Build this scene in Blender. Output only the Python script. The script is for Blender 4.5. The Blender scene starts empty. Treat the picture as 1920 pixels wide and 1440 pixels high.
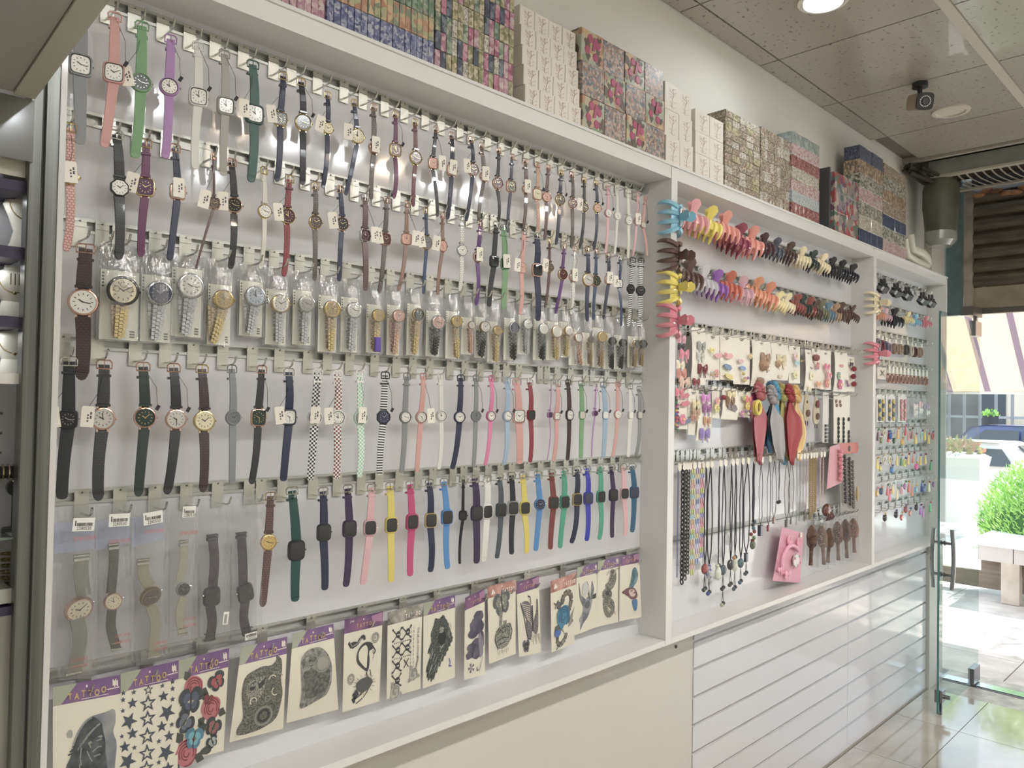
import bpy, math, random
from mathutils import Vector, Matrix
random.seed(7)
R = math.radians
# ------------------------------------------------------------------ camera
CAM = Vector((0.0, -1.55, 1.73))
F = 1441.0
def _n(v): return Vector(v).normalized()
cX = _n((1439, 57, 1441))
_u = Vector((.018, -1, (57 - .018 * 1439) / 1441))
cZ = (_u - cX * _u.dot(cX)).normalized()
cY = cZ.cross(cX)
if cX.cross(cY).dot(cZ) < 0: cY = -cY
def w_(c): return Vector((cX.dot(c), cY.dot(c), cZ.dot(c)))
def ray(px, py): return w_(Vector((px - 960, py - 720, F)).normalized())
def at(px, py, y=0.0):                      # a point of the photograph on the plane y = const (y = 0 is the display back board)
    r = ray(px, py); return CAM + r * ((y - CAM.y) / r.y)
def atx(px, py, x):
    r = ray(px, py); return CAM + r * ((x - CAM.x) / r.x)
def atz(px, py, z):
    r = ray(px, py); return CAM + r * ((z - CAM.z) / r.z)
scene = bpy.context.scene
col = scene.collection
cd = bpy.data.cameras.new('camera'); cam = bpy.data.objects.new('camera', cd); col.objects.link(cam)
rt, up, bk = w_(Vector((1, 0, 0))), w_(Vector((0, -1, 0))), w_(Vector((0, 0, -1)))
cam.matrix_world = Matrix(((rt.x, up.x, bk.x, CAM.x), (rt.y, up.y, bk.y, CAM.y), (rt.z, up.z, bk.z, CAM.z), (0, 0, 0, 1)))
cd.sensor_width = 36; cd.lens = F / 1920 * 36; cd.clip_start = .02; cd.clip_end = 200
scene.camera = cam
# ------------------------------------------------------------------ light and exposure
scene.view_settings.view_transform = 'Standard'; scene.view_settings.look = 'None'
scene.view_settings.gamma = 1; scene.view_settings.use_curve_mapping = False
scene.view_settings.exposure = -0.34
wd = bpy.data.worlds.new('sky'); scene.world = wd; wd.use_nodes = True
bg = wd.node_tree.nodes['Background']; bg.inputs[0].default_value = (.72, .85, 1, 1); bg.inputs[1].default_value = 3.7
sd = bpy.data.lights.new('sun', 'SUN'); sd.energy = 17; sd.angle = R(.6); sd.color = (1, .95, .86)
sun = bpy.data.objects.new('sun', sd); col.objects.link(sun)
sun.rotation_euler = Vector((-.74, .16, -.95)).to_track_quat('-Z', 'Y').to_euler()
def lamp(x, y, z, power, colr, size=.1):
    l = bpy.data.lights.new('ceiling_or_shelf_fill_lamp', 'AREA'); l.shape = 'DISK'; l.size = size; l.energy = power; l.color = colr
    o = bpy.data.objects.new('ceiling_or_shelf_fill_lamp', l); o.location = (x, y, z); col.objects.link(o)
WARM, COOL = (1, .8, .62), (.93, .97, 1)
LAMPS = [(-1.6, COOL), (-.9, WARM), (-.2, COOL), (.3, WARM), (.98, COOL), (1.39, COOL), (1.81, WARM), (2.13, COOL), (2.49, COOL), (2.81, WARM), (3.19, COOL), (3.52, COOL), (4.3, WARM)]
for x, c in LAMPS: lamp(x, -2.38, 3.16, 5 if c is COOL else 3.2, c, .16)
for x in (-1.5, -.3, .9, 2.1): lamp(x, -3.4, 3.16, 9.5, COOL, .18)
lamp(2.69, -.40, 3.13, 3.0, COOL, .14)
# ------------------------------------------------------------------ materials
def lin(h, g=1.0):
    h = h.lstrip('#'); o = []
    for i in (0, 2, 4):
        c = int(h[i:i + 2], 16) / 255; c = c / 12.92 if c <= .04045 else ((c + .055) / 1.055) ** 2.4
        o.append(c * g)
    y = .3 * o[0] + .55 * o[1] + .15 * o[2]
    return (*[min(.9, .006 + y + (c - y) * .74) for c in o], 1)  # every colour greyed and slightly lifted, a mild haze put into it
_mc = {}
def mat(h, rough=.5, metal=0.0, g=1.28, coat=0.0, spec=.5, trans=0.0, alpha=1.0, emit=None, sheen=0):
    k = (h, rough, metal, g, coat, spec, trans, alpha, emit, sheen)
    if k in _mc: return _mc[k]
    m = bpy.data.materials.new('m_' + h); m.use_nodes = True
    b = m.node_tree.nodes['Principled BSDF']
    c = lin(h, g if not metal else 1.0)
    b.inputs['Base Color'].default_value = c; b.inputs['Roughness'].default_value = rough; b.inputs['Metallic'].default_value = metal
    b.inputs['Coat Weight'].default_value = coat; b.inputs['Coat Roughness'].default_value = .08
    b.inputs['Specular IOR Level'].default_value = spec
    b.inputs['Transmission Weight'].default_value = trans; b.inputs['Alpha'].default_value = alpha
    b.inputs['Sheen Weight'].default_value = sheen
    if emit: b.inputs['Emission Color'].default_value = lin(emit[0]); b.inputs['Emission Strength'].default_value = emit[1]
    _mc[k] = m; return m
def nodes(m): return m.node_tree.nodes, m.node_tree.links, m.node_tree.nodes['Principled BSDF']
def clone(m, name): c = m.copy(); c.name = name; return c
def add(nt, t, **kw):
    n = nt.nodes.new(t)
    for k, v in kw.items():
        if k in n.inputs: n.inputs[k].default_value = v
        else: setattr(n, k, v)
    return n
def ramp(nt, fac, stops, interp='LINEAR'):
    r = nt.nodes.new('ShaderNodeValToRGB'); cr = r.color_ramp; cr.interpolation = interp
    while len(cr.elements) < len(stops): cr.elements.new(.5)
    for e, (p, c) in zip(cr.elements, stops): e.position = p; e.color = c
    nt.links.new(fac, r.inputs[0]); return r
def noisy(h1, h2, scale=8, rough=.5, g=1.45, coat=0, stops=(.35, .65), bump=0, coord='Object', detail=3, stretch=None, metal=0):
    m = bpy.data.materials.new('n_' + h1); m.use_nodes = True; nt = m.node_tree; b = nt.nodes['Principled BSDF']
    tc = add(nt, 'ShaderNodeTexCoord'); mp = add(nt, 'ShaderNodeMapping')
    if stretch: mp.inputs['Scale'].default_value = stretch
    nt.links.new(tc.outputs[coord], mp.inputs[0])
    n = add(nt, 'ShaderNodeTexNoise', Scale=scale, Detail=detail); nt.links.new(mp.outputs[0], n.inputs['Vector'])
    r = ramp(nt, n.outputs['Fac'], [(stops[0], lin(h1, g)), (stops[1], lin(h2, g))]); nt.links.new(r.outputs[0], b.inputs['Base Color'])
    b.inputs['Roughness'].default_value = rough; b.inputs['Coat Weight'].default_value = coat; b.inputs['Metallic'].default_value = metal
    if bump:
        bp = add(nt, 'ShaderNodeBump', Strength=bump, Distance=.002); nt.links.new(n.outputs['Fac'], bp.inputs['Height']); nt.links.new(bp.outputs[0], b.inputs['Normal'])
    return m
def cells(cols, scale, rough=.35, coat=.3, g=1.05, tex='VORONOI', rand=True, stretch=None):     # printed multi-colour pattern
    m = bpy.data.materials.new('print'); m.use_nodes = True; nt = m.node_tree; b = nt.nodes['Principled BSDF']
    tc = add(nt, 'ShaderNodeTexCoord'); mp = add(nt, 'ShaderNodeMapping'); nt.links.new(tc.outputs['Object'], mp.inputs[0])
    if stretch: mp.inputs['Scale'].default_value = stretch
    src = mp.outputs[0]
    if rand:
        oi = add(nt, 'ShaderNodeObjectInfo'); ad = add(nt, 'ShaderNodeVectorMath', operation='ADD'); mu = add(nt, 'ShaderNodeVectorMath', operation='SCALE')
        cb = add(nt, 'ShaderNodeCombineXYZ')
        for i in range(3): nt.links.new(oi.outputs['Random'], cb.inputs[i])
        nt.links.new(cb.outputs[0], mu.inputs[0]); mu.inputs['Scale'].default_value = 7.0
        nt.links.new(src, ad.inputs[0]); nt.links.new(mu.outputs[0], ad.inputs[1]); src = ad.outputs[0]
    v = add(nt, 'ShaderNodeTexVoronoi', Scale=scale); nt.links.new(src, v.inputs['Vector'])
    sp = add(nt, 'ShaderNodeSeparateColor'); nt.links.new(v.outputs['Color'], sp.inputs[0])
    n = len(cols); r = ramp(nt, sp.outputs[0], [(i / n, lin(c, g)) for i, c in enumerate(cols)], 'CONSTANT')
    nt.links.new(r.outputs[0], b.inputs['Base Color']); b.inputs['Roughness'].default_value = rough; b.inputs['Coat Weight'].default_value = coat
    return m
def uvpat(kind, c1, c2, rough=.45):
    m = bpy.data.materials.new(kind); m.use_nodes = True; nt = m.node_tree; b = nt.nodes['Principled BSDF']
    uv = add(nt, 'ShaderNodeUVMap')
    if kind == 'checker':
        t = add(nt, 'ShaderNodeTexChecker', Scale=225.0); t.inputs[1].default_value = lin(c1, 1.4); t.inputs[2].default_value = lin(c2, 1.4)
        nt.links.new(uv.outputs[0], t.inputs[0]); nt.links.new(t.outputs[0], b.inputs['Base Color'])
    elif kind == 'stripe':
        sx = add(nt, 'ShaderNodeSeparateXYZ'); nt.links.new(uv.outputs[0], sx.inputs[0])
        a = add(nt, 'ShaderNodeMath', operation='MULTIPLY'); a.inputs[1].default_value = 165.0; nt.links.new(sx.outputs[1], a.inputs[0])
        f = add(nt, 'ShaderNodeMath', operation='FRACT'); nt.links.new(a.outputs[0], f.inputs[0])
        r = ramp(nt, f.outputs[0], [(0, lin(c1, 1.4)), (.5, lin(c2, 1.4))], 'CONSTANT'); nt.links.new(r.outputs[0], b.inputs['Base Color'])
    else:   # croc leather: brick relief and a little tone
        t = add(nt, 'ShaderNodeTexBrick', Scale=95.0); t.inputs['Color1'].default_value = lin(c1, 1.4); t.inputs['Color2'].default_value = lin(c2, 1.4)
        t.inputs['Mortar'].default_value = lin(c1, .7); t.inputs['Mortar Size'].default_value = .06; t.inputs['Brick Width'].default_value = .6; t.inputs['Row Height'].default_value = .45
        nt.links.new(uv.outputs[0], t.inputs[0]); nt.links.new(t.outputs[0], b.inputs['Base Color'])
        bp = add(nt, 'ShaderNodeBump', Strength=.6, Distance=.001); nt.links.new(t.outputs['Fac'], bp.inputs['Height']); bp.invert = True; nt.links.new(bp.outputs[0], b.inputs['Normal'])
        b.inputs['Coat Weight'].default_value = .5
    b.inputs['Roughness'].default_value = rough; return m
def sheet(tint='ffffff', clear=.82, gloss=.06):     # clear plastic film: mostly see-through, some gloss
    m = bpy.data.materials.new('film'); m.use_nodes = True; nt = m.node_tree; nt.nodes.clear()
    o = add(nt, 'ShaderNodeOutputMaterial'); t = add(nt, 'ShaderNodeBsdfTransparent'); t.inputs[0].default_value = lin(tint)
    g = add(nt, 'ShaderNodeBsdfGlossy'); g.inputs['Roughness'].default_value = .09; d = add(nt, 'ShaderNodeBsdfDiffuse'); d.inputs[0].default_value = (.85, .87, .9, 1)
    tc = add(nt, 'ShaderNodeTexCoord'); n = add(nt, 'ShaderNodeTexNoise', Scale=38.0, Detail=3); mp = add(nt, 'ShaderNodeMapping'); mp.inputs['Scale'].default_value = (1.6, 1, .45)
    nt.links.new(tc.outputs['Object'], mp.inputs[0]); nt.links.new(mp.outputs[0], n.inputs['Vector'])
    bp = add(nt, 'ShaderNodeBump', Strength=1.0, Distance=.012); nt.links.new(n.outputs['Fac'], bp.inputs['Height']); nt.links.new(bp.outputs[0], g.inputs['Normal'])
    m1 = add(nt, 'ShaderNodeMixShader'); m1.inputs[0].default_value = .55; nt.links.new(g.outputs[0], m1.inputs[2]); nt.links.new(d.outputs[0], m1.inputs[1])
    m2 = add(nt, 'ShaderNodeMixShader'); m2.inputs[0].default_value = 1 - clear
    nt.links.new(t.outputs[0], m2.inputs[1]); nt.links.new(m1.outputs[0], m2.inputs[2]); nt.links.new(m2.outputs[0], o.inputs[0]); return m
def glass(tint='e9f6f2', gloss=.1):
    m = bpy.data.materials.new('pane'); m.use_nodes = True; nt = m.node_tree; nt.nodes.clear()
    o = add(nt, 'ShaderNodeOutputMaterial'); t = add(nt, 'ShaderNodeBsdfTransparent'); t.inputs[0].default_value = lin(tint)
    g = add(nt, 'ShaderNodeBsdfGlossy'); g.inputs['Roughness'].default_value = .0; fr = add(nt, 'ShaderNodeFresnel', IOR=1.45)
    ge = add(nt, 'ShaderNodeNewGeometry'); iv = add(nt, 'ShaderNodeMath', operation='SUBTRACT'); iv.inputs[0].default_value = 1; nt.links.new(ge.outputs['Backfacing'], iv.inputs[1]); mu = add(nt, 'ShaderNodeMath', operation='MULTIPLY'); nt.links.new(fr.outputs[0], mu.inputs[0]); nt.links.new(iv.outputs[0], mu.inputs[1])
    m2 = add(nt, 'ShaderNodeMixShader'); nt.links.new(mu.outputs[0], m2.inputs[0]); nt.links.new(t.outputs[0], m2.inputs[1]); nt.links.new(g.outputs[0], m2.inputs[2]); nt.links.new(m2.outputs[0], o.inputs[0]); return m
# ------------------------------------------------------------------ mesh builder
class MB:
    def __init__(s): s.v = []; s.f = []; s.uv = {}
    def put(s, vs, fs, uvs=None):
        b = len(s.v); s.v += [tuple(v) for v in vs]
        for i, f in enumerate(fs):
            if uvs: s.uv[len(s.f)] = uvs[i]
            s.f.append(tuple(b + k for k in f))
        return s
    def box(s, x0, x1, y0, y1, z0, z1, M=None):
        vs = [Vector((x, y, z)) for x in (x0, x1) for y in (y0, y1) for z in (z0, z1)]
        if M: vs = [M @ v for v in vs]
        return s.put(vs, [(0, 1, 3, 2), (4, 6, 7, 5), (0, 4, 5, 1), (2, 3, 7, 6), (0, 2, 6, 4), (1, 5, 7, 3)])
    def bbox(s, x0, x1, y0, y1, z0, z1, b):     # box with chamfered front (-y) edges and top/bottom
        r = []
        for (y, i) in ((y1, 0), (y0 + b, 0), (y0, b)):
            r.append([(x0 + i, y, z0 + i), (x1 - i, y, z0 + i), (x1 - i, y, z1 - i), (x0 + i, y, z1 - i)])
        return s.loft(r)
    def loft(s, rings, cap=(True, True), closed=True):
        n = len(rings[0]); vs = [p for r in rings for p in r]; fs = []
        for i in range(len(rings) - 1):
            for j in range(n if closed else n - 1):
                a = i * n + j; b = i * n + (j + 1) % n; fs.append((a, b, b + n, a + n))
        if cap[0]: fs.append(tuple(range(n))[::-1])
        if cap[1]: fs.append(tuple((len(rings) - 1) * n + k for k in range(n)))
        return s.put(vs, fs)
    def prism(s, pts, y0, y1, M=None):
        a = [Vector((x, y0, z)) for x, z in pts]; b = [Vector((x, y1, z)) for x, z in pts]
        if M: a = [M @ v for v in a]; b = [M @ v for v in b]
        return s.loft([a, b])
    def tube(s, pts, r, n=6, closed=False):
        pts = [Vector(p) for p in pts]; m = len(pts); rr = r if isinstance(r, (list, tuple)) else [r] * m
        rings = []; prev = None
        for i, p in enumerate(pts):
            if closed: t = pts[(i + 1) % m] - pts[i - 1]
            else: t = pts[min(i + 1, m - 1)] - pts[max(i - 1, 0)]
            if t.length < 1e-9: t = Vector((0, 0, 1))
            t.normalize()
            if prev is None: a = t.orthogonal().normalized()
            else:
                a = prev - t * prev.dot(t)
                a = a.normalized() if a.length > 1e-6 else t.orthogonal().normalized()
            prev = a; b = t.cross(a)
            rings.append([p + (a * math.cos(2 * math.pi * k / n) + b * math.sin(2 * math.pi * k / n)) * rr[i] for k in range(n)])
        if closed: rings.append(rings[0]); return s.loft(rings, (False, False))
        return s.loft(rings)
    def cyl(s, c, ax, r, h, n=16, r2=None):
        c = Vector(c); ax = Vector(ax).normalized(); a = ax.orthogonal().normalized(); b = ax.cross(a); r2 = r if r2 is None else r2
        return s.loft([[c + ax * t + (a * math.cos(2 * math.pi * k / n) + b * math.sin(2 * math.pi * k / n)) * q for k in range(n)] for t, q in ((0, r), (h, r2))])
    def ball(s, c, r, n=8, m=6, sc=(1, 1, 1)):
        c = Vector(c); rings = []
        for i in range(m + 1):
            a = math.pi * i / m; q = max(.02, math.sin(a)); rings.append([c + Vector((r * q * math.cos(2 * math.pi * k / n) * sc[0], r * q * math.sin(2 * math.pi * k / n) * sc[1], r * math.cos(a) * sc[2])) for k in range(n)])
        return s.loft(rings)
    def ribbon(s, pts, w, th, nrm=(0, -1, 0)):  # flat band along pts, wide across the tangent, with uv in metres
        pts = [Vector(p) for p in pts]; m = len(pts); L = 0; nv = Vector(nrm); vs = []; lens = []
        for i, p in enumerate(pts):
            if i: L += (p - pts[i - 1]).length
            lens.append(L); t = (pts[min(i + 1, m - 1)] - pts[max(i - 1, 0)]).normalized(); sd = t.cross(nv).normalized(); n2 = sd.cross(t).normalized()
            hw = (w[i] if isinstance(w, (list, tuple)) else w) / 2; e = min(th * .4, hw * .5)
            vs += [p - sd * hw, p - sd * (hw - e) + n2 * th * .5, p + sd * (hw - e) + n2 * th * .5, p + sd * hw, p + sd * (hw - e) - n2 * th * .5, p - sd * (hw - e) - n2 * th * .5]
        fs = []; uvs = []; U = [0, .1, .9, 1, .9, .1]
        W = max(w) if isinstance(w, (list, tuple)) else w
        for i in range(m - 1):
            for j in range(6):
                a = i * 6 + j; b = i * 6 + (j + 1) % 6; fs.append((a, b, b + 6, a + 6)); u0, u1 = U[j] * W, U[(j + 1) % 6] * W
                uvs.append([(u0, lens[i]), (u1, lens[i]), (u1, lens[i + 1]), (u0, lens[i + 1])])
        fs.append((5, 4, 3, 2, 1, 0)); uvs.append([(0, 0)] * 6); k = (m - 1) * 6; fs.append(tuple(k + q for q in range(6))); uvs.append([(0, 0)] * 6)
        return s.put(vs, fs, uvs)
    def mesh(s, name, m, smooth=False):
        me = bpy.data.meshes.new(name); me.from_pydata(s.v, [], s.f)
        if s.uv:
            ul = me.uv_layers.new(name='UVMap'); k = 0
            for i, f in enumerate(s.f):
                q = s.uv.get(i)
                for j in range(len(f)):
                    if q: ul.data[k].uv = q[j]
                    k += 1
        me.materials.append(m)
        if smooth:
            me.polygons.foreach_set('use_smooth', [True] * len(me.polygons))
            me.set_sharp_from_angle(angle=R(40))
        me.update(); return me
    def build(s, name, m, parent=None, smooth=False, loc=None): return link(name, s.mesh(name, m, smooth), parent, loc)
def link(name, me, parent=None, loc=None, rz=0):
    o = bpy.data.objects.new(name, me); col.objects.link(o)
    if parent: o.parent = parent
    if loc is not None: o.location = loc
    if rz: o.rotation_euler.z = rz
    return o
def tag(o, label, cat, group=None, kind=None):
    if label: o['label'] = ' '.join(label.split())
    if cat: o['category'] = cat
    if group: o['group'] = group
    if kind: o['kind'] = kind
    return o
def thing(name, label, cat, loc=(0, 0, 0), group=None, rz=0):
    o = bpy.data.objects.new(name, None); o.empty_display_size = .02; col.objects.link(o); o.location = loc; o.rotation_euler.z = rz
    return tag(o, label, cat, group)
def struct(name, mb, m): o = mb.build(name, m); o['kind'] = 'structure'; return o
ORD = ['', 'first', 'second', 'third', 'fourth', 'fifth', 'sixth', 'seventh', 'eighth', 'ninth', 'tenth', '11th', '12th', '13th', '14th', '15th', '16th', '17th', '18th', '19th', '20th', '21st', '22nd', '23rd', '24th', '25th', '26th', '27th', '28th', '29th', '30th', '31st', '32nd', '33rd', '34th', '35th', '36th', '37th', '38th', '39th', '40th']
def copy_thing(root, loc, label=None, group=None, rz=None):
    r = root.copy(); col.objects.link(r); r.location = loc
    if rz is not None: r.rotation_euler.z = rz
    if label: r['label'] = label
    if group: r['group'] = group
    for ch in KIDS.get(root.name, []):
        c = ch.copy(); col.objects.link(c); c.parent = r
    return r
KIDS = {}
_txt = {}
def text_shape(s, bold=0.0):      # lettering from the built-in font as flat polygons in a 1-high box
    if (s, bold) in _txt: return _txt[(s, bold)]
    cu = bpy.data.curves.new('t', 'FONT'); cu.body = s; cu.size = 1; cu.align_x = 'CENTER'; cu.align_y = 'CENTER'; cu.resolution_u = 2; cu.offset = bold
    o = bpy.data.objects.new('t', cu); col.objects.link(o); dg = bpy.context.evaluated_depsgraph_get()
    me = bpy.data.meshes.new_from_object(o.evaluated_get(dg)); vs = [(v.co.x, v.co.y) for v in me.vertices]; fs = [tuple(p.vertices) for p in me.polygons]
    bpy.data.objects.remove(o); bpy.data.curves.remove(cu); bpy.data.meshes.remove(me); _txt[(s, bold)] = (vs, fs); return vs, fs
# common materials
WHITE = mat('d7d6d4', .32, g=1.12, coat=.15); MATTE = mat('d6d3cc', .6, g=1.1)
BOARD = mat('d2d2d6', .085, g=1.06); CHROME = mat('cfd0c8', .22, 1.0); ALU = mat('bcbdb8', .4, .55); DARKALU = mat('6c6d68', .4, 1.0)
GOLD = mat('cdb578', .24, 1.0); ROSE = mat('d2a892', .24, 1.0); SILVER = mat('bcbec2', .22, 1.0); BLACKM = mat('2c2d30', .35); CARDW = mat('dcd8c8', .6, g=1.25)
THREAD = mat('2c2c34', .7, g=1)

def project(p):
    d = Vector(p) - CAM; x = cX * 0; c = Vector((rt.dot(d), up.dot(d), -bk.dot(d))); return 960 + F * c.x / c.z, 720 - F * c.y / c.z
# ================================================================== setting
YW = .022
wallm = mat('dcdad2', .55, g=1.1)
struct('wall_left', MB().box(.36, 5.3, YW, .3, 0, 3.3), wallm)
struct('wall_left', MB().box(-3.2, .36, .06, .3, 0, 3.3), wallm)
struct('wall_right', MB().box(-3.2, 5.5, -4.8, -4.6, 0, 3.3), wallm)
struct('wall_back', MB().box(-3.3, -3.1, -4.8, .3, 0, 3.3), wallm)
struct('wall_front', MB().box(5.5, 5.7, -4.8, -2.6, 0, 3.3), wallm)
struct('wall_front', MB().box(5.21, 5.47, -.02, .3, 0, 3.3), mat('b9b3aa', .5))
struct('wall_front', MB().box(5.72, 5.9, -2.6, .6, 2.47, 3.6), mat('6f6a60', .8))
# ceiling panels in a grid, thin dark joints, one white tee bar
tilem = noisy('6f675e', 'aaa297', 55, .34, g=1.0, stops=(.27, .36), detail=1, coat=.25)
ceil = struct('ceiling', MB().box(-3.2, 5.5, -4.8, .3, 3.2, 3.32), mat('6a6259', .8))
xs = [1.8, 2.417, 3.036, 3.66, 4.30, 4.80]; ys = [YW, -.066, -.705, -1.33, -1.95, -2.57]
tshare = {}
for i in range(5):
    for j in range(5):
        g = .0035; x0, x1, y1, y0 = xs[i] + g, xs[i + 1] - g, ys[j] - g, ys[j + 1] + g
        if j == 1: y0 += .018
        if j == 2: y1 -= .018
        if i == 4 and j == 0: continue
        o = MB().box(x0, x1, y0, y1, 3.18, 3.199).build('ceiling_panel', tilem, ceil)
mb = MB().box(-3.2, 1.8, -4.8, YW, 3.181, 3.2)
for y0, y1 in ((-4.8, -2.57),): mb.box(1.8, 4.9, y0, y1, 3.181, 3.2)
mb.build('ceiling_panel', tilem, ceil)
MB().box(-3, 4.86, -.725, -.688, 3.172, 3.199).build('tee_bar', mat('b9b2a6', .4, g=1.2), ceil)
MB().box(4.80, 4.83, -.7, .02, 3.165, 3.199).build('tee_bar', mat('a8a299', .5, g=1.0), ceil)
# floor
tm = noisy('a39a8c', 'c2bbae', 2.3, .09, g=1.05, coat=.35, detail=5)
floor = struct('floor', MB().box(-3.2, 5.55, -4.8, .3, -.1, -.004), mat('5e564c', .7))
fx = [2.15, 2.80, 3.42, 4.04, 4.655, 5.24]; fy = [-.012, -.33, -.95, -1.57, -2.19]
for i in range(5):
    for j in range(4):
        MB().box(fx[i] + .002, fx[i + 1] - .002, fy[j + 1] + .002, fy[j] - .002, -.02, 0).build('floor_tile', tm, floor)
mb = MB()
mb.box(-3.2, 2.148, -4.7, 0, -.02, -.0005); mb.box(2.152, 5.24, -4.7, -2.192, -.02, -.0005); mb.build('floor_tile', tm, floor)
struct('trim_1', MB().box(2.2, 5.24, -.010, .02, -.02, .004), mat('8f877b', .5))
crk = noisy('8d8880', 'b3aea6', 14, .35, g=1.1, detail=6, bump=.5)
MB().box(5.242, 5.72, -2.6, -.0, -.02, -.001).build('threshold', crk, floor)
# steel floor-spring covers across the doorway
fs = thing('floor_spring', 'bright steel floor spring cover strip set across the doorway', 'floor spring', (5.53, -.2, 0))
for y0, y1 in ((-.02, -.155), (-.185, -.46)):
    MB().box(-.045, .045, y1 + .2, y0 + .2, -.01, .006).build('cover_plate', mat('c9ccd2', .16, 1.0), fs)
MB().box(-.065, .06, -.27, .19, -.012, .002).build('frame', mat('6f7078', .35, 1.0), fs)
# ------------------------------------------------------------------ wall display cabinets
D = .11
RAILS = {1: [2.459, 2.234, 2.036, 1.823, 1.541, 1.225], 2: [2.425, 2.238, 2.021, 1.811, 1.550, 1.239], 3: [2.45, 2.291, 2.14, 1.983, 1.821, 1.65, 1.505, 1.36, 1.205]}
BAYS = {1: (.372, 2.182), 2: (2.217, 4.0), 3: (4.035, 5.185)}
ZB, ZT = .945, 2.485
GREY = mat('b5b4b2', .35, g=1.1); seam = mat('8f8e8a', .5, g=1)
BL = {1: 'white wall cabinet holding rows of wrist watches and tattoo cards', 2: 'white wall cabinet holding hair claws, scarves and necklaces', 3: 'white wall cabinet nearest the glass door, full of keychains'}
for b, (x0, x1) in BAYS.items():
    cab = thing('wall_cabinet', BL[b], 'cabinet', (x0, 0, ZB))
    L = (0, 0, -ZB)
    def P(name, mb, m): mb.v = [(a - x0, c, d - ZB) for a, c, d in mb.v]; return mb.build(name, m, cab)
    zr = sorted(RAILS[b], reverse=True); zs = [ZT + .0]
    tops = [ZT] + [z - .012 for z in zr]; bots = [z + .012 for z in zr] + [ZB - .002]
    for t, q in zip(tops, bots):
        P('back_panel', MB().box(x0 - .004, x1 + .004, 0, .018, q, t), BOARD)
    for z in zr:
        P('slot_rail', MB().box(x0, x1, .008, .02, z - .013, z + .013).box(x0, x1, -.0035, .012, z + .008, z + .0135).box(x0, x1, -.0035, .012, z - .0135, z - .008), ALU)
    ex0, ex1 = x0 - .018, x1 + .018
    P('side_panel', MB().box(x0 - (.0195 if b == 1 else .0175), x0, -D, .02, ZB - .018, ZT + .04), WHITE)
    P('side_panel', MB().box(x1, x1 + .0175, -D, .02, ZB - .018, ZT + .04), WHITE)
    P('top_panel', MB().box(x0 + .001, x1 - .001, -D + .002, .02, ZT, ZT + .042), WHITE)
    P('bottom_panel', MB().box(x0 + .001, x1 - .001, -D + .0005, .02, ZB - .018, ZB), WHITE)
# ledge running above the three cabinets
tag(MB().box(.33, 5.21, -D - .003, .02, ZT + .042, ZT + .05).build('ledge_board', WHITE), 'long white ledge board above the cabinets carrying the gift boxes', 'shelf')
# ------------------------------------------------------------------ slatted lower wall
sl = thing('slatwall', 'glossy white slatted wall panel below the cabinets beside the glass door', 'wall panel', (2.54, 0, 0))
gz = [.925 - .0, .841, .738, .634, .530, .427, .323, .220, .117, .0]
for k in range(len(gz) - 1):
    zt, zb = gz[k] - .006, gz[k + 1] + .006
    if k == len(gz) - 2: zb = .004
    for (a, c) in ((0, 1.45), (1.453, 2.675)):
        MB().box(a, c, 0, .012, zb, zt).build('slat', BOARD, sl)
    MB().box(0, 2.675, .0075, .011, zb - .013, zb + .001).build('groove_strip', mat('b4b4b2', .25, .8), sl)
MB().box(0, 2.675, .012, .02, 0, .925).build('backing', mat('8c8b88', .5), sl)
MB().box(0, 2.67, -.012, 0, .915, .926).build('metal_strip', mat('d7d4cf', .2, 1.0), sl)
tag(MB().box(.36, 2.538, .004, .02, .0, .925).build('lower_panel', mat('cbc8c0', .3, g=1.1)), 'plain cream panel under the watch cabinet, left of the slats', 'wall panel')
sc = MB().cyl((2.42, .004, .848), (0, -1, 0), .006, .004, 10).build('cable_grommet', mat('4c4a48', .5)); tag(sc, 'small dark screw cap on the cream panel under the cabinets', 'screw cap')
# ------------------------------------------------------------------ grey steel post and soffit at far left
post = thing('steel_post', 'brushed grey steel post at the left edge of the watch cabinet', 'post', (.312, -.14, 0))
pm = noisy('62645f', '7a7c77', 3, .28, g=1, stretch=(30, 1, .3), metal=.75)
MB().bbox(0, .02, 0, .03, 0, 2.34, .002).build('front_face', pm, post); MB().bbox(.0225, .044, .002, .03, 0, 2.34, .002).build('front_face', pm, post)
MB().box(.019, .024, .006, .03, 0, 2.34).build('seam', mat('34352f', .5), post)
s0 = at(65, 187, -.15); s1 = atz(206, 0, s0.z); ang = math.atan2(s1.x - s0.x, s0.y - s1.y)
so = thing('overhead_panel', 'dark grey overhead panel with pale edge strip above the post', 'overhead panel', (s0.x, -.152, s0.z), rz=ang)
MB().box(-1.3, -.030, -1.1, 0, .004, .04).build('underside', mat('a19f96', .3, g=1.2, coat=.3), so)
MB().box(-.029, 0, -1.1, 0, 0, .04).build('edge_strip', mat('b0ae9c', .4, g=1.2), so)
MB().box(-.032, -.029, -1.1, 0, .006, .01).build('shadow_gap', mat('4c4b45', .6, g=.8), so)
bp = thing('side_panel_board', 'dull grey glossy board hanging below the overhead panel at far left', 'board', (0, -.150, s0.z - .10))
MB().box(-.8, .316, 0, .008, .0, .098).build('board', mat('7d7c74', .15, g=.8, coat=.5), bp)
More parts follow.
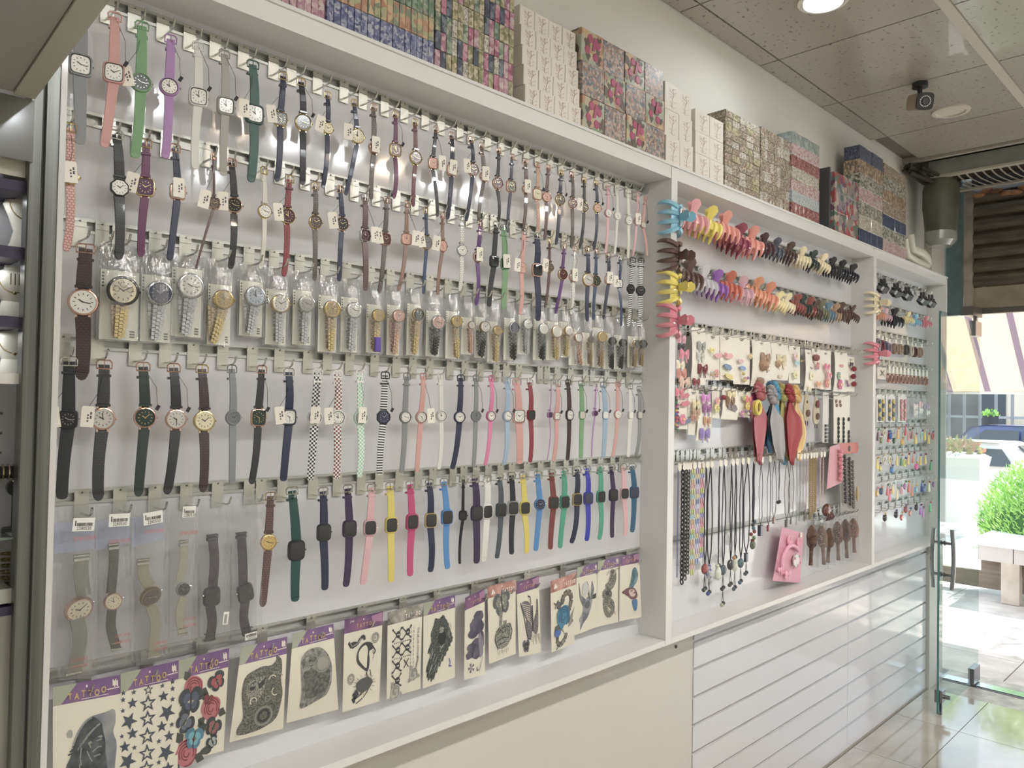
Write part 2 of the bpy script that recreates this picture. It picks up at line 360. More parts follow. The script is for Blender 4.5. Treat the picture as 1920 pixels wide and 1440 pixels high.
# ------------------------------------------------------------------ doorway: posts, shutter, glass door
def stru(name, lab, cat, mb, m, grp=None): return tag(mb.build(name, m), lab, cat, grp)
stru('steel_post', 'weathered teal steel door post above the glass door', 'post', MB().box(5.50, 5.56, -.105, -.018, 2.33, 3.2), noisy('4e6a6c', '5f7d7e', 9, .5, g=1, detail=4))
stru('steel_post', 'chipped cream door jamb beside the teal post', 'post', MB().box(5.565, 5.62, -.155, -.105, 2.33, 3.2), noisy('8b8070', 'b5a997', 12, .6, g=1, detail=5))
sh = thing('roller_shutter', 'dusty brown rolled metal shutter hanging over the doorway', 'shutter', (5.60, -.15, 2.5))
shm = noisy('4a4034', '6b5f4d', 9, .6, g=1.0, detail=5, stretch=(1, .6, 3))
for k in range(7):
    z = .055 + k * .09
    MB().tube([(.02, y, z) for y in (-2.4, 0)], .05, 10).build('slat', shm, sh)
MB().box(0, .03, -2.4, .0, -.125, .01).build('bottom_bar', noisy('8c8066', 'a59a80', 7, .6, g=1.0), sh)
MB().box(-.01, .04, -2.4, .0, -.16, -.128).build('seal_strip', mat('4f4a44', .5), sh)
MB().cyl((-.0, -.06, .04), (-1, 0, 0), .03, .004, 18).build('sticker', mat('93a07a', .5, g=1), sh)
rg = MB(); 
for k in range(26): rg.ball((0, -k * .05, .02 * math.sin(k * 1.3)), .035, 6, 4, (1, 1.2, .5))
tag(rg.build('torn_fabric', noisy('7a4a1c', 'c4813b', 20, .8, g=1), loc=(5.52, -.2, 3.09)), 'rusty orange strip of torn fabric along the shutter top', 'fabric strip')
dk = MB().box(5.56, 5.58, -2.6, -.15, 3.14, 3.3).build('lintel', mat('2c2a26', .8)); tag(dk, 'dark lintel board above the rolled shutter', 'lintel')
# air curtain
ac = thing('air_curtain', 'pale grey air curtain unit with slatted grille over the doorway', 'air curtain', (4.9, -.09, 3.09))
MB().box(0, .02, -1.3, 0, 0, .088).build('front_panel', noisy('84887e', '9a9d92', 6, .4, g=1), ac)
MB().box(.02, .42, -1.3, 0, .06, .088).build('housing', mat('3a3029', .7), ac)
MB().box(-.01, .03, -1.3, .04, -.012, 0).box(.39, .43, -1.3, 0.04, -.012, 0).box(.0, .43, .02, .04, -.012, 0).build('grille_frame', mat('b0ab9c', .4, g=1.1), ac)
for k in range(30):
    y = -.02 - k * .042
    MB().ribbon([(.02 + .37 * t, y - .03 * t + .02 * math.sin(t * 3), -.006) for t in (0, .25, .5, .75, 1)], .010, .003, (0, 0, -1)).build('grille_slat', mat('a39b8a', .4, g=1.1), ac)
# fat duct with glossy lower cap and cables
du = thing('air_duct', 'grey green wrapped duct hanging from the ceiling corner', 'duct', (5.0, -.13, 2.72))
MB().loft([[(r * math.cos(a), r * .8 * math.sin(a), z) for a in [i * math.pi / 9 for i in range(18)]] for z, r in ((.05, .105), (.18, .118), (.19, .122), (.3, .12), (.36, .1))]).build('wrap', noisy('4b4d3e', '62644f', 6, .45, g=1), du, True)
MB().loft([[(r * math.cos(a), r * .8 * math.sin(a), z) for a in [i * math.pi / 9 for i in range(18)]] for z, r in ((-.03, .07), (-.0, .105), (.05, .108))]).build('lower_cap', mat('8f928c', .15, g=1, coat=.5), du, True)
cb = MB(); random.seed(4)
for k in range(14):
    z0 = 3.12 - random.random() * .06
    cb.tube([(4.72 + random.random() * .1, .0 - random.random() * .1, z0 + .03), (4.85 + random.random() * .1, -.05 - random.random() * .1, z0 - .02 * random.random()), (5.05 + random.random() * .12, -.1 - .1 * random.random(), z0 - .03), (5.2, -.12, z0 - .1 * random.random())], .011, 6)
tag(cb.build('cable_bundle', mat('40382f', .7, g=1)), 'tangled brown cables and foil pipes in the ceiling corner', 'cables', kind='stuff')
wp = thing('drain_pipe', 'white plastic drain pipe bent on the ledge beside the last box stack', 'pipe', (4.5, -.06, 2.54))
pw = mat('c9c6b4', .4, g=1.15)
a, b_, c_, d_ = [at(*p, -.06) - Vector((4.5, -.06, 2.54)) for p in ((1694, 448), (1699, 478), (1718, 491), (1737, 499))]
e_, f_, g_, h_ = [at(*p, -.03) - Vector((4.5, -.06, 2.54)) for p in ((1704, 440), (1706, 466), (1727, 474), (1738, 497))]
MB().tube([a, b_, c_, d_], .024, 10).build('pipe_run', pw, wp, True); MB().tube([e_, f_, g_, (g_ + h_) / 2 + Vector((.03, 0, .01)), h_], .03, 10).build('pipe_run', pw, wp, True)
# glass door, swung inwards along the wall
DX0, DX1, DY = 4.80, 5.61, -.185
dr = thing('door_1', 'frameless green-edged glass shop door standing open along the wall', 'door', (5.5, DY, 0)); dr['kind'] = 'structure'
MB().box(DX0 - 5.5 + .006, DX1 - 5.5, -.004, .004, .012, 2.285).build('glass_pane', glass('e9f5f2'), dr)
MB().box(DX0 - 5.5, DX0 - 5.5 + .006, -.0055, .0055, .012, 2.285).build('pane_edge', mat('2f7f7b', .15, g=1.0, coat=.6), dr)
st = mat('8d8e93', .25, 1.0)
for z, zz in ((.012, .11), (2.19, 2.285)):
    MB().bbox(-.04, .10, -.017, .017, z, zz, .003).build('patch_fitting', st, dr)
MB().bbox(DX0 - 5.5 + .01, DX0 - 5.5 + .075, -.02, .02, .07, .14, .003).cyl((DX0 - 5.5 + .05, -.02, .1), (0, -1, 0), .012, .03, 12).build('lock_fitting', st, dr)
MB().box(DX0 - 5.5 + .03, DX0 - 5.5 + .045, -.012, .012, .0, .07).build('lock_bolt', st, dr)
for sgn in (-1, 1):
    h = MB().tube([(-.62 + .0 * k, sgn * (.05 + .006 * math.cos((k - 4) * .5)), .70 + k * .0425) for k in range(9)], [.012] * 9, 10).build('handle', mat('9fa1a6', .2, 1.0), dr, True)
    MB().cyl((-.62, 0, .78), (0, sgn, 0), .008, .05, 10).cyl((-.62, 0, .96), (0, sgn, 0), .008, .05, 10).cyl((-.62, sgn * .006, .78), (0, sgn, 0), .014, .008, 12).cyl((-.62, sgn * .006, .96), (0, sgn, 0), .014, .008, 12).build('standoff', st, h)
MB().box(-.15, .06, -.03, .03, 2.31, 2.365).build('top_pivot', mat('77706a', .3, .8), dr); MB().box(.01, .04, -.01, .01, 2.285, 2.312).build('pivot_pin', st, dr)
# ------------------------------------------------------------------ downlights and cctv camera
for x, c in LAMPS + [(2.69, COOL)]:
    y = -2.38 if (x, c) in LAMPS else -.40
    rr = .085 if y < -1 else .075
    dl = thing('downlight', 'round recessed ceiling downlight' + (' glowing softly near the top edge' if y > -1 else ' in the row along the middle of the shop'), 'downlight', (x, y, 3.18), None if y > -1 else 'lit downlights')
    if y < -1: dl['label'] = '%s downlight, %s in the mid-shop row from the back' % ('warm' if c is WARM else 'cool white', ORD[1 + [q for q, _ in LAMPS].index(x)])
    MB().loft([[(r * math.cos(i * math.pi / 12), r * math.sin(i * math.pi / 12), z) for i in range(24)] for r, z in ((rr + .012, 0), (rr + .012, -.006), (rr, -.008))], (False, False)).build('rim', mat('cfcac0', .3, g=1.2), dl, True)
    col_ = 'ffdcb0' if c is WARM else 'eef4ff'
    MB().cyl((0, 0, -.012), (0, 0, 1), rr * (.9), .01, 24).build('lens', mat(col_, .3, emit=(col_, 130 if y < -1 else 3)), dl)
p = atz(1783, 208, 3.18); dl = thing('downlight', 'unlit cream ceiling ring behind the security camera', 'downlight', (p.x, p.y, 3.18))
MB().loft([[(r * math.cos(i * math.pi / 12), r * math.sin(i * math.pi / 12), z) for i in range(24)] for r, z in ((.085, 0), (.082, -.007), (.066, -.008), (.06, -.001), (.0, -.001))], (False, False)).build('rim', mat('c8c0ae', .4, g=1.2), dl, True)
p = atz(1725, 156, 3.18); cc = thing('security_camera', 'cream security camera with black ringed lens under the ceiling', 'camera', (p.x, p.y, 3.18))
MB().cyl((0, 0, -.02), (0, 0, 1), .033, .02, 20).build('mount_base', BLACKM, cc, True)
MB().cyl((0, 0, -.05), (0, 0, 1), .01, .035, 10).build('arm', BLACKM, cc)
dirv = Vector((-.72, -.62, -.30)).normalized(); q = dirv.to_track_quat('Y', 'Z').to_matrix().to_4x4()
def rr_(w, h, e=4, n=20): return [(w * math.copysign(abs(math.cos(t)) ** (2 / e), math.cos(t)), h * math.copysign(abs(math.sin(t)) ** (2 / e), math.sin(t))) for t in [2 * math.pi * k / n for k in range(n)]]
Tm = Matrix.Translation((0, 0, -.085)) @ q
MB().prism(rr_(.034, .036), -.06, .05, Tm).build('housing', mat('a08f74', .35, g=1.1), cc, True)
MB().prism(rr_(.036, .037), .045, .056, Tm).build('face_plate', mat('26262a', .3), cc, True)
ln = MB(); ln.v = []
for k in range(18):
    a = k * math.pi / 9; ln.cyl(Tm @ Vector((.022 * math.cos(a), .0555, .022 * math.sin(a))), dirv, .0028, .002, 6)
ln.build('led_ring', mat('d8dae0', .3), cc)
MB().cyl(Tm @ Vector((0, .055, 0)), dirv, .013, .004, 18).build('lens', mat('111118', .08, coat=1), cc, True)
# ================================================================== outside the door
pv = thing('pavement', 'sunlit pale stone pavement outside the shop door', 'pavement', (5.72, 0, 0)); pv['kind'] = 'structure'
pvm = noisy('a29e98', 'bdb9b4', 5, .8, g=1.25, detail=5)
px_ = [0, .52, 1.12, 1.72, 2.32, 2.92, 3.52, 4.2, 5.0, 6.0, 7.2]
for i in range(10):
    for j in range(6):
        y0 = -1.2 + j * .9
        MB().box(px_[i] + .004, px_[i + 1] - .004, y0 + .004, y0 + .896, -.04, -.004).build('paving_slab', pvm, pv)
MB().box(0, 7.3, -6, 9, -.1, -.012).build('bedding', mat('77726c', .9), pv)
MB().box(-.02, 7.3, -6, -1.2, -.1, -.004).box(0, 7.3, 4.2, 9, -.1, -.004).build('paving_slab', pvm, pv)
rd = tag(MB().box(13.0, 40, -20, 40, -.2, -.1).build('road', mat('8a8886', .9, g=1.1)), 'grey road surface beyond the pavement', 'road'); rd['kind'] = 'structure'
# planter: white coping on a low block wall with timber shade underneath
gy = lambda px, X: atx(px, 1030, X).y
pl = thing('planter', 'low pale planter bench with white coping in front of the bush', 'planter', (8.0, 0, 0))
Y1 = gy(1829, 8.0) ; Y0 = -2.4
MB().box(-.05, .75, Y0, Y1, .50, .56).build('coping', mat('e8e6e2', .6, g=1.4), pl)
yy = Y1 - .02; k = 0
while yy > Y0 + .3:
    MB().box(0, .09, yy - .272, yy, .36, .498).build('block', mat('aaa29b', .8), pl); yy -= .28
MB().box(.02, .7, Y0, Y1 - .02, .37, .495).build('soil_box', mat('8b8279', .9), pl)
MB().box(.10, .16, Y0, Y1 - .02, .24, .36).build('timber_rail', noisy('6d5d4d', '8b7966', 5, .8, g=1, stretch=(1, .3, 3)), pl)
MB().box(.3, .36, Y0, Y1 + .5, .05, .2).build('timber_rail', noisy('7d6c58', '96836c', 5, .8, g=1, stretch=(1, .3, 3)), pl)
for y in (gy(1894, 8.0), Y0 + .3): MB().box(0.0, .12, y - .07, y + .07, 0, .36).build('support_block', noisy('96897b', 'a99d90', 6, .8), pl)
# bush
random.seed(5)
bs = thing('bush', 'bright feathery green bush growing behind the white coping', 'bush', (8.75, -.25, .5))
def leafblob(n, cx, cy, cz, rx, ry, rz, ln, wd):
    mb = MB()
    for _ in range(n):
        a, b2 = random.random() * 6.28, math.acos(random.uniform(-.2, 1)); r = random.random() ** .35
        p = Vector((cx + rx * r * math.sin(b2) * math.cos(a), cy + ry * r * math.sin(b2) * math.sin(a), cz + rz * r * math.cos(b2)))
        d = Vector((random.uniform(-.6, .6) + math.sin(b2) * math.cos(a) * .5, random.uniform(-.6, .6) + math.sin(b2) * math.sin(a) * .5, random.uniform(.3, 1))).normalized() * ln * random.uniform(.6, 1.3)
        s = d.cross(Vector((random.random(), random.random(), .1))).normalized() * wd
        mb.put([p, p + d * .5 + s, p + d, p + d * .5 - s], [(0, 1, 2, 3)])
    return mb
gm1, gm2 = noisy('4f8f2e', 'a8d64a', 4, .55, g=1.35), mat('86b53a', .5, g=1.3)
o = leafblob(8500, 0, .05, -.02, .36, .80, .88, .06, .006).build('foliage', gm1, bs); o['kind'] = 'stuff'
o = leafblob(2600, 0, .40, -.0, .3, .42, .72, .07, .006).build('foliage', gm2, bs); o['kind'] = 'stuff'
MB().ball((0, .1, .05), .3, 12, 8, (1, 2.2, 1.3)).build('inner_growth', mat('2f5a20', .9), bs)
MB().tube([(0, 0, -.3), (0, .05, .3)], .03).build('stem', mat('5c4a34', .8), bs)
# cars
def car(X, Yc, roofz, name, lab, body, L=3.8, W=1.6, hgt=None, rz=0.0):
    t = thing('car', lab, 'car', (X, Yc, -.1), rz=rz); h = roofz + .1
    # side profile in (y = length, z); extruded across x with tumblehome
    prof = [(-L / 2, .30), (-L / 2, .62), (-L / 2 + .08, .80), (-L / 2 + .75, .90), (-.62, h - .06), (-.45, h), (.75, h), (1.0, h - .05), (1.45, .98), (L / 2 - .1, .92), (L / 2, .7), (L / 2, .3)]
    def ring(x, ins): return [(x, y, z) if z < .95 else (x - math.copysign(ins, x), y, z) for y, z in prof]
    MB().loft([ring(-W / 2 + .05, .16), ring(-W / 2, .14), ring(W / 2, .14), ring(W / 2 - .05, .16)]).build('body', body, t, True)
    gl = mat('2b3436', .12, g=1, coat=.6)
    for s in (-1, 1):
        a = s * (W / 2 + .004); q = s * (W / 2 - .125)
        for p4 in (((-.68, .98), (-.50, h - .09), (.12, h - .09), (.12, .98)), ((.18, .98), (.18, h - .09), (.74, h - .09), (1.22, 1.0))):
            vs = [(a - s * .135 * max(0, (z - .93)) / (h - .93) - 0 * s, y, z) for y, z in p4]; vs2 = [(x + s * .006, y, z) for x, y, z in vs]
            MB().loft([vs, vs2]).build('side_window', gl, t)
        for y in (-L * .31, L * .31):
            w = MB().cyl((s * (W / 2 - .16), y, .3), (s, 0, 0), .3, .17, 24).build('wheel', mat('26262a', .7), t, True)
            MB().cyl((s * (W / 2 + .012), y, .3), (s, 0, 0), .19, .01, 16).build('hub_cap', SILVER, w)
        MB().bbox(-.09, .09, -.05, .05, -.06, .06, .02).build('wing_mirror', body, t, loc=(s * (W / 2 + .06), -.72, 1.0))
        MB().ball((s * (W / 2 - .2), -L / 2 + .05, .68), .1, 10, 6, (1.5, .7, .8)).build('headlight', mat('a9b0b4', .1, coat=1), t)
    z1 = .92; MB().loft([[(-W / 2 + .2, -L / 2 + .85, z1), (W / 2 - .2, -L / 2 + .85, z1), (W / 2 - .28, -.66, h - .05), (-W / 2 + .28, -.66, h - .05)], [(-W / 2 + .2, -L / 2 + .83, z1 + .02), (W / 2 - .2, -L / 2 + .83, z1 + .02), (W / 2 - .28, -.68, h - .03), (-W / 2 + .28, -.68, h - .03)]]).build('windscreen', gl, t)
    MB().box(-W / 2 + .1, W / 2 - .1, -L / 2 - .03, -L / 2 + .03, .25, .45).build('bumper', body, t)
    return t
cw = atx(1900, 835, 14.0)
car(14.0, cw.y + .5, cw.z + .05, 'car', 'white hatchback parked beyond the green bush', mat('d9d9d6', .25, g=1.15, coat=.6), 3.9)
cbp = atx(1858, 796, 17.5); car(17.5, cbp.y - .8, cbp.z, 'car', 'dark blue car behind the roof of the white car', mat('3c4f86', .3, coat=.6), 4.2)
# awning over the pavement
aw = thing('awning', 'beige fabric awning with purple grey stripes outside the door', 'awning', (6.4, 0, 2.6))
def awn(s, t):     # s along y, t outwards and down
    x = 5.93 + 1.87 * t; y = 3.0 - 6.0 * s; z = 3.15 - .55 * t - .72 * t * t + .03 * math.sin(t * 9 + s * 7); return Vector((x - 6.4, y, z - 2.6))
n1, n2 = 120, 12; S = 9; mA, mB_ = MB(), MB()
for k in range(n1):
    s0_, s1_ = k / n1, (k + 1) / n1; ph = (k % 6)
    tgt = mB_ if ph == 0 else mA
    vs = [awn(s, j / n2) for s in (s0_, s1_) for j in range(n2 + 1)]
    tgt.put(vs, [(j, j + 1, n2 + 2 + j, n2 + 1 + j) for j in range(n2)])
cl1 = mat('c9a47e', .85, g=1.0); cl2 = mat('6f5a68', .85, g=.9)
for m_ in (cl1, cl2):
    nt = m_.node_tree; b = nt.nodes['Principled BSDF']; tr = add(nt, 'ShaderNodeBsdfTranslucent'); tr.inputs[0].default_value = b.inputs[0].default_value
    mx = add(nt, 'ShaderNodeMixShader'); mx.inputs[0].default_value = .38; nt.links.new(b.outputs[0], mx.inputs[1]); nt.links.new(tr.outputs[0], mx.inputs[2]); nt.links.new(mx.outputs[0], nt.nodes['Material Output'].inputs[0])
mA.build('canvas', cl1, aw, True); mB_.build('stripe', cl2, aw, True)
MB().tube([awn(0, 1.0), awn(1, 1.0)], .02).build('front_bar', mat('b7b2aa', .4), aw)
for y in (2.8, -2.8): MB().tube([(-.05, y, .3), (1.35, y, -.66)], .014).build('arm', mat('c9c6c0', .4), aw)
# far side: grille fence, planters, trees, building
fc = thing('metal_fence', 'pale metal bar fence across the street behind the cars', 'fence', (22, 0, 0))
for k in range(26): MB().box(-.03, .03, -1.5 + k * .35, -1.44 + k * .35, -.1, 2.6).build('bar', mat('6f7076', .6), fc)
for z in (.4, 1.5, 2.5): MB().box(-.02, .02, -1.6, 7.6, z, z + .06).build('rail', mat('7f8086', .6), fc)
bd = thing('building', 'shaded cream building front across the street', 'building', (27, 0, 0))
MB().box(0, 1, -12, 16, -.1, 6).build('wall', noisy('a08e78', 'c9b9a2', .8, .9, g=1.15), bd)
for y in (2.4, 5.2, 8, 10.8): MB().box(-.05, .02, y - .9, y + .9, .6, 2.6).build('window', mat('33383d', .3), bd)
MB().box(-.1, 0, -1.4, .8, -.1, 2.5).build('doorway', mat('2a2c30', .5), bd)
def tree(x, y, h, r, lab, n):
    t = thing('tree', lab, 'tree', (x, y, -.1)); MB().tube([(0, 0, 0), (.05, .05, h * .5), (0, .1, h)], [.12, .09, .05], 8).build('trunk', mat('8b8072', .9), t)
    o = leafblob(n, 0, 0, h, r, r, r * .6, .16, .05).build('foliage', noisy('7fae34', 'c0dd62', 2, .6, g=1.2), t); o['kind'] = 'stuff'
t1 = atx(1850, 752, 12.5); tree(12.2, t1.y + 1.0, t1.z + .55, .75, 'small leafy vine just under the awning edge', 420)
tree(9.6, -1.9, 3.6, 1.3, 'street tree to the right of the doorway casting dappled shade', 900)
tree(19, 4.6, 2.4, 1.3, 'leafy street tree far behind the open glass door', 1500)
tree(18.5, 1.5, 4.3, 1.5, 'tall street tree beyond the blue car', 1200)
bn = thing('plant_tub', 'dark tub with a small plant behind the blue car roof', 'plant tub', (20.6, atx(1857, 780, 20.6).y, -.1))
MB().loft([[(r * math.cos(i * .5236), r * math.sin(i * .5236), z) for i in range(12)] for z, r in ((1.2, .13), (1.68, .17))]).build('tub', mat('2d2d33', .6), bn, True)
leafblob(60, 0, 0, 1.66, .16, .16, .14, .09, .025).build('plant', gm1, bn)
MB().box(-.12, .12, -.14, .14, 0, 1.2).build('stand', mat('9b958c', .8), bn)
stp = atx(1776, 850, 12.2); tb = thing('street_planter', 'round ribbed concrete street planter seen through the glass door', 'planter', (12.2, stp.y, -.02))
MB().loft([[(r * math.cos(i * .2618), r * math.sin(i * .2618), z) for i in range(24)] for z, r in ((0, .34), (.35, .42), (.9, .5), (1.08, .54), (1.12, .46))]).build('pot', mat('b3aaa0', .85), tb, True)
o = leafblob(200, 0, 0, 1.12, .42, .42, .2, .1, .03).build('flowers', noisy('6f8a3a', 'a06a4a', 6, .7), tb)
# ================================================================== hooks
def hook_mesh(L):
    pl = MB().box(-.012, .012, -.0045, -.0035, -.040, .006).box(-.012, -.002, -.0055, .004, .006, .0105).box(.002, .012, -.0055, .004, .006, .0105).box(-.012, .012, -.006, -.0035, -.0035, .0005)
    wr = MB().tube([(0, -.004, -.030), (0, -.012, -.031), (0, -L * .75, -.030), (0, -L * .9, -.026), (0, -L, -.014)], .0021, 6)
    return pl, wr
HK = {}
PLM = mat('c6c6ba', .3, .6)
def hook(x, z, label, group, L=.066, y=0.0):
    if L not in HK:
        pl, wr = hook_mesh(L); t = thing('slatwall_hook', label, 'hook', (x, y, z), group)
        HK[L] = (t, [pl.build('back_plate', PLM, t), wr.build('wire', CHROME, t, True)]); return t
    t0, ch = HK[L]; t = t0.copy(); col.objects.link(t); t.location = (x, y, z); t['label'] = label; t['group'] = group
    for c in ch: q = c.copy(); col.objects.link(q); q.parent = t
    return t
# ================================================================== wrist watches
CW = {'gy': ('grey', '7f8387'), 'pk': ('salmon pink', 'cb948b'), 'gn': ('green', '6f9f6c'), 'lc': ('lilac', 'a87bb4'), 'wh': ('white', 'cfcfca'), 'lg': ('light grey', '9c9b95'),
      'tl': ('dark teal', '42635f'), 'nv': ('navy blue', '262f4b'), 'bk': ('black', '262a30'), 'br': ('brown', '63494a'), 'mr': ('maroon', '6c2537'), 'pu': ('purple', '5a2a74'),
      'mg': ('magenta', '6a2a58'), 'rd': ('red', '8c1f35'), 'gb': ('grey brown', '5c534f'), 'tn': ('tan', '8f6c5b'), 'cr': ('cream', 'c9c6b8'), 'bl': ('blue', '2c4468'), 'db': ('dark brown', '3d2a2e'),
      'dg': ('dark green', '1f3430'), 'hp': ('bright pink', 'd46a9c'), 'lb': ('light blue', '8fabc4'), 'lp': ('pale pink', 'd5a3ac'), 'ye': ('yellow', 'd3c22a'), 'hm': ('hot pink', 'c22f74'),
      'sb': ('sky blue', '3c86c8'), 'dp': ('dark purple', '3a2a4e'), 'sl': ('slate grey', '45505a'), 'rb': ('red brown', '7c3633'), 'te': ('turquoise green', '2f9a80'), 'rv': ('royal blue', '2c36b4'),
      'pb': ('petrol blue', '1f5c7c'), 'te2': ('deep teal', '1c4a48'), 'bz': ('beige pink', 'c59a85')}
CM = {'G': ('gold', GOLD), 'R': ('rose gold', ROSE), 'S': ('silver', SILVER), 'K': ('black', mat('25262a', .3))}
DIALS = {'w': ('white', 'dad9d2'), 'k': ('black', '17181b'), 'g': ('silver', 'b9b6ae'), 'p': ('purple', '4a1f4a'), 'm': ('maroon', '4a1822'), 'n': ('dark green', '16332c'), 'b': ('navy', '2a3050'), 'o': ('pink gold', 'd3a08c'), 'y': ('grey', '6c7076'), 'd': ('brown', '4c3a34'), 'c': ('champagne', 'd4cba4'), 'u': ('gold', 'cba94e')}
def outline(kind, w, h, n=24):
    e = {'r': 2, 'q': 4.6, 's': 4.2, 'b': 2.6, 'o': 2}[kind]
    if kind == 'o': n = 8
    off = math.pi / 8 if kind == 'o' else 0
    return [(w * math.copysign(abs(math.cos(t)) ** (2 / e), math.cos(t)), h * math.copysign(abs(math.sin(t)) ** (2 / e), math.sin(t))) for t in [2 * math.pi * (k + .0) / n + off for k in range(n)]]
PATS = {}
def strapmat(code, kind):
    hx = CW[code][1]
    if kind == 'c':
        if code not in PATS: PATS[code] = uvpat('croc', hx, hx, .35)
        return PATS[code]
    if kind == 'k':
        if 'k' + code not in PATS: PATS['k' + code] = uvpat('checker', {'bk': '1d1d22', 'mr': '6a2426', 'gn': '7fb894'}[code], 'd8d8d2')
        return PATS['k' + code]
    if kind == 'z':
        if 'z' not in PATS: PATS['z'] = uvpat('stripe', '23232b', 'd8d8d6')
        return PATS['z']
    return mat(hx, .38 if kind in 'lt' else .55, coat=.25 if kind in 'lt' else 0, g=1.15)
def tagcard(root, x, z, ang, y=-.012, sc=1.0):
    Mx = Matrix.Translation((x, y, z)) @ Matrix.Rotation(ang, 4, 'Y')
    w, h = .0105 * sc, .0185 * sc
    o = MB().prism([(-w, -h), (w, -h), (w, h * .86), (w * .8, h), (-w * .8, h), (-w, h * .86)], -.0004, .0004, Mx).build('price_tag', CARDW, root)
    mb = MB()
    for k in range(3): mb.box(-w * .1 + 0, w * .16, -.0008, -.0004, -h * .5 + k * h * .28, -h * .5 + k * h * .28 + h * .16, Mx)
    mb.box(w * .35, w * .6, -.0008, -.0004, -h * .2, h * .1, Mx).box(w * .35, w * .6, -.0008, -.0004, h * .2, h * .45, Mx).build('printing', mat('4a4a50', .6), o)
    MB().tube([(0, -.002, -.004), (x * .4 + .003, y * .5 - .006, z * .5), tuple(Mx @ Vector((0, 0, h * .9)))], .0005, 4).build('tag_string', THREAD, root)
def hands(root, hw, hh, y, m, cx, cz, T, small=False):
    mk = MB()
    for k in range(12):
        a = k * math.pi / 6; r0 = .80 if k % 3 else .72
        M2 = T @ Matrix.Rotation(a, 4, 'Y')
        rr = hh if k % 6 == 0 else hw if k % 3 == 0 else (hw + hh) / 2
        mk.box(-hw * .03, hw * .03, y - .0003, y + .0002, rr * .62, rr * (.80), M2)
    mk.build('hour_markers', m, root)
    for a, l, w in ((R(-58), .42, .045), (R(random.choice((48, 60, -8, 175, 100))), .62, .035)):
        MB().box(-hw * w, hw * w, y - .0008, y - .0003, -hh * .1, hh * l, T @ Matrix.Rotation(a, 4, 'Y')).build('hand', m, root)
def watch(code, kind, shape, cc, dc, t, c, b, cmm, smm, flags, label, group, y=-.046, yaw=None):
    A = at(*t, y); Cc = at(*c, y) - A; B = at(*b, y) - A
    X = A.x; far = X > 1.75
    if yaw is None: yaw = -R(7 + 9 * X / 2.2) + R(random.uniform(-9, 7))
    if 'v' in flags: yaw -= R(38)
    root = thing('wrist_watch', label, 'watch', A, group, yaw)
    w = smm / 1000; cmm *= 1.1; cw = cmm / 2000; ch = cw * {'r': 1, 'q': 1.06, 's': 1.16, 'b': 1.1, 'o': 1}[shape]
    if shape == 'b': cw *= .86
    if 'e' in flags: cw *= .72; ch *= .95      # slim rectangular case
    sm = strapmat(code, kind); th = .0026 if kind != 't' else .002
    bow = random.uniform(.000, .006)
    # upper strap
    up0 = Vector((0, 0, 0)); cu = Cc + Vector((0, 0, ch * .86)); L1 = (cu - up0).length
    pts = [up0.lerp(cu, k / 5) + Vector((0, -bow * math.sin(k / 5 * math.pi) - .002, 0)) for k in range(6)]
    w1 = [w * .86] * 2 + [w * .92, w * .97, w, w * 1.02]
    MB().ribbon(pts, w1, th).build('strap', sm, root)
    # lower strap with a rounded or pointed tip
    cl = Cc - Vector((0, 0, ch * .86)); sway = random.uniform(-.0035, .0035)
    pts = [cl.lerp(B, k / 8) + Vector((sway * math.sin(k / 8 * math.pi), -bow * math.sin(k / 8 * 3.14) - .002, 0)) for k in range(8)]
    dirb = (B - cl).normalized(); tip = w * (.55 if kind in 'lct' else .42)
    pts += [B - dirb * tip, B - dirb * tip * .45, B - dirb * tip * .12, B]
    for p in pts[-4:]: p.y -= .002
    wl = [w * 1.02, w, w * .97, w * .95, w * .93, w * .92, w * .9, w * .9, w * .88] + ([w * .70, w * .45, w * .12] if kind in 'lct' else [w * .80, w * .58, w * .22])
    MB().ribbon(pts, wl, th).build('strap', sm, root)
    if X < 1.5 and kind in 'slm':
        mb = MB()
        for k in range(8):
            p = cl.lerp(B, .50 + k * .052); mb.cyl((p.x, -.0036 - bow * .3, p.z), (0, 1, 0), .0007, .0005, 6)
        mb.build('strap_holes', mat('17171a', .8) if kind == 'l' else mat('6b6b6b', .8, g=.9), root)
    # keepers and buckle
    MB().bbox(-w * .54, w * .54, -.0062, .003, -.022, -.0175, .0006).build('keeper', sm, root)
    if kind in 'lct': MB().bbox(Cc.x - w * .56, Cc.x + w * .56, -.0066, .003, cu.z + .004, cu.z + .0085, .0006).build('keeper', sm, root)
    bm = {'s': sm if shape != 's' else SILVER, 'm': CHROME, 'k': sm, 'z': mat('2b2b33', .4)}.get(kind, CM[cc][1] if cc in 'GR' else CHROME)
    if 'x' not in flags:
        ww = w * .60
        MB().tube([(-ww, -.004, -.007), (-ww, -.004, .004), (-ww * .7, -.004, .008), (ww * .7, -.004, .008), (ww, -.004, .004), (ww, -.004, -.007)], .0016, 6, True).tube([(0, -.0045, .007), (0, -.0055, -.006)], .0009, 5).build('buckle', bm, root)
    # case
    cm = sm if cc == '=' else CM[cc][1]
    if cc == '=' and kind in 'kz': cm = mat(CW[{'gn': 'gn', 'bk': 'wh', 'mr': 'wh'}.get(code, 'bk')][1], .4) if kind == 'k' else mat('23262f', .4)
    if cc == '=' and kind == 'k': cm = mat('cfd0cc' if code != 'gn' else 'b9d6c4', .4)
    T = Matrix.Translation(Cc) @ Matrix.Rotation(math.atan2(-(B.x), -B.z) * 1.0 - math.pi * (1 if -B.z < 0 else 0), 4, 'Y') if False else Matrix.Translation(Cc)
    n = 16 if far else 24
    def ring(s, yy, ex=0): return [T @ Vector((x * s, yy, z * s)) for x, z in outline(shape, cw, ch, n)]
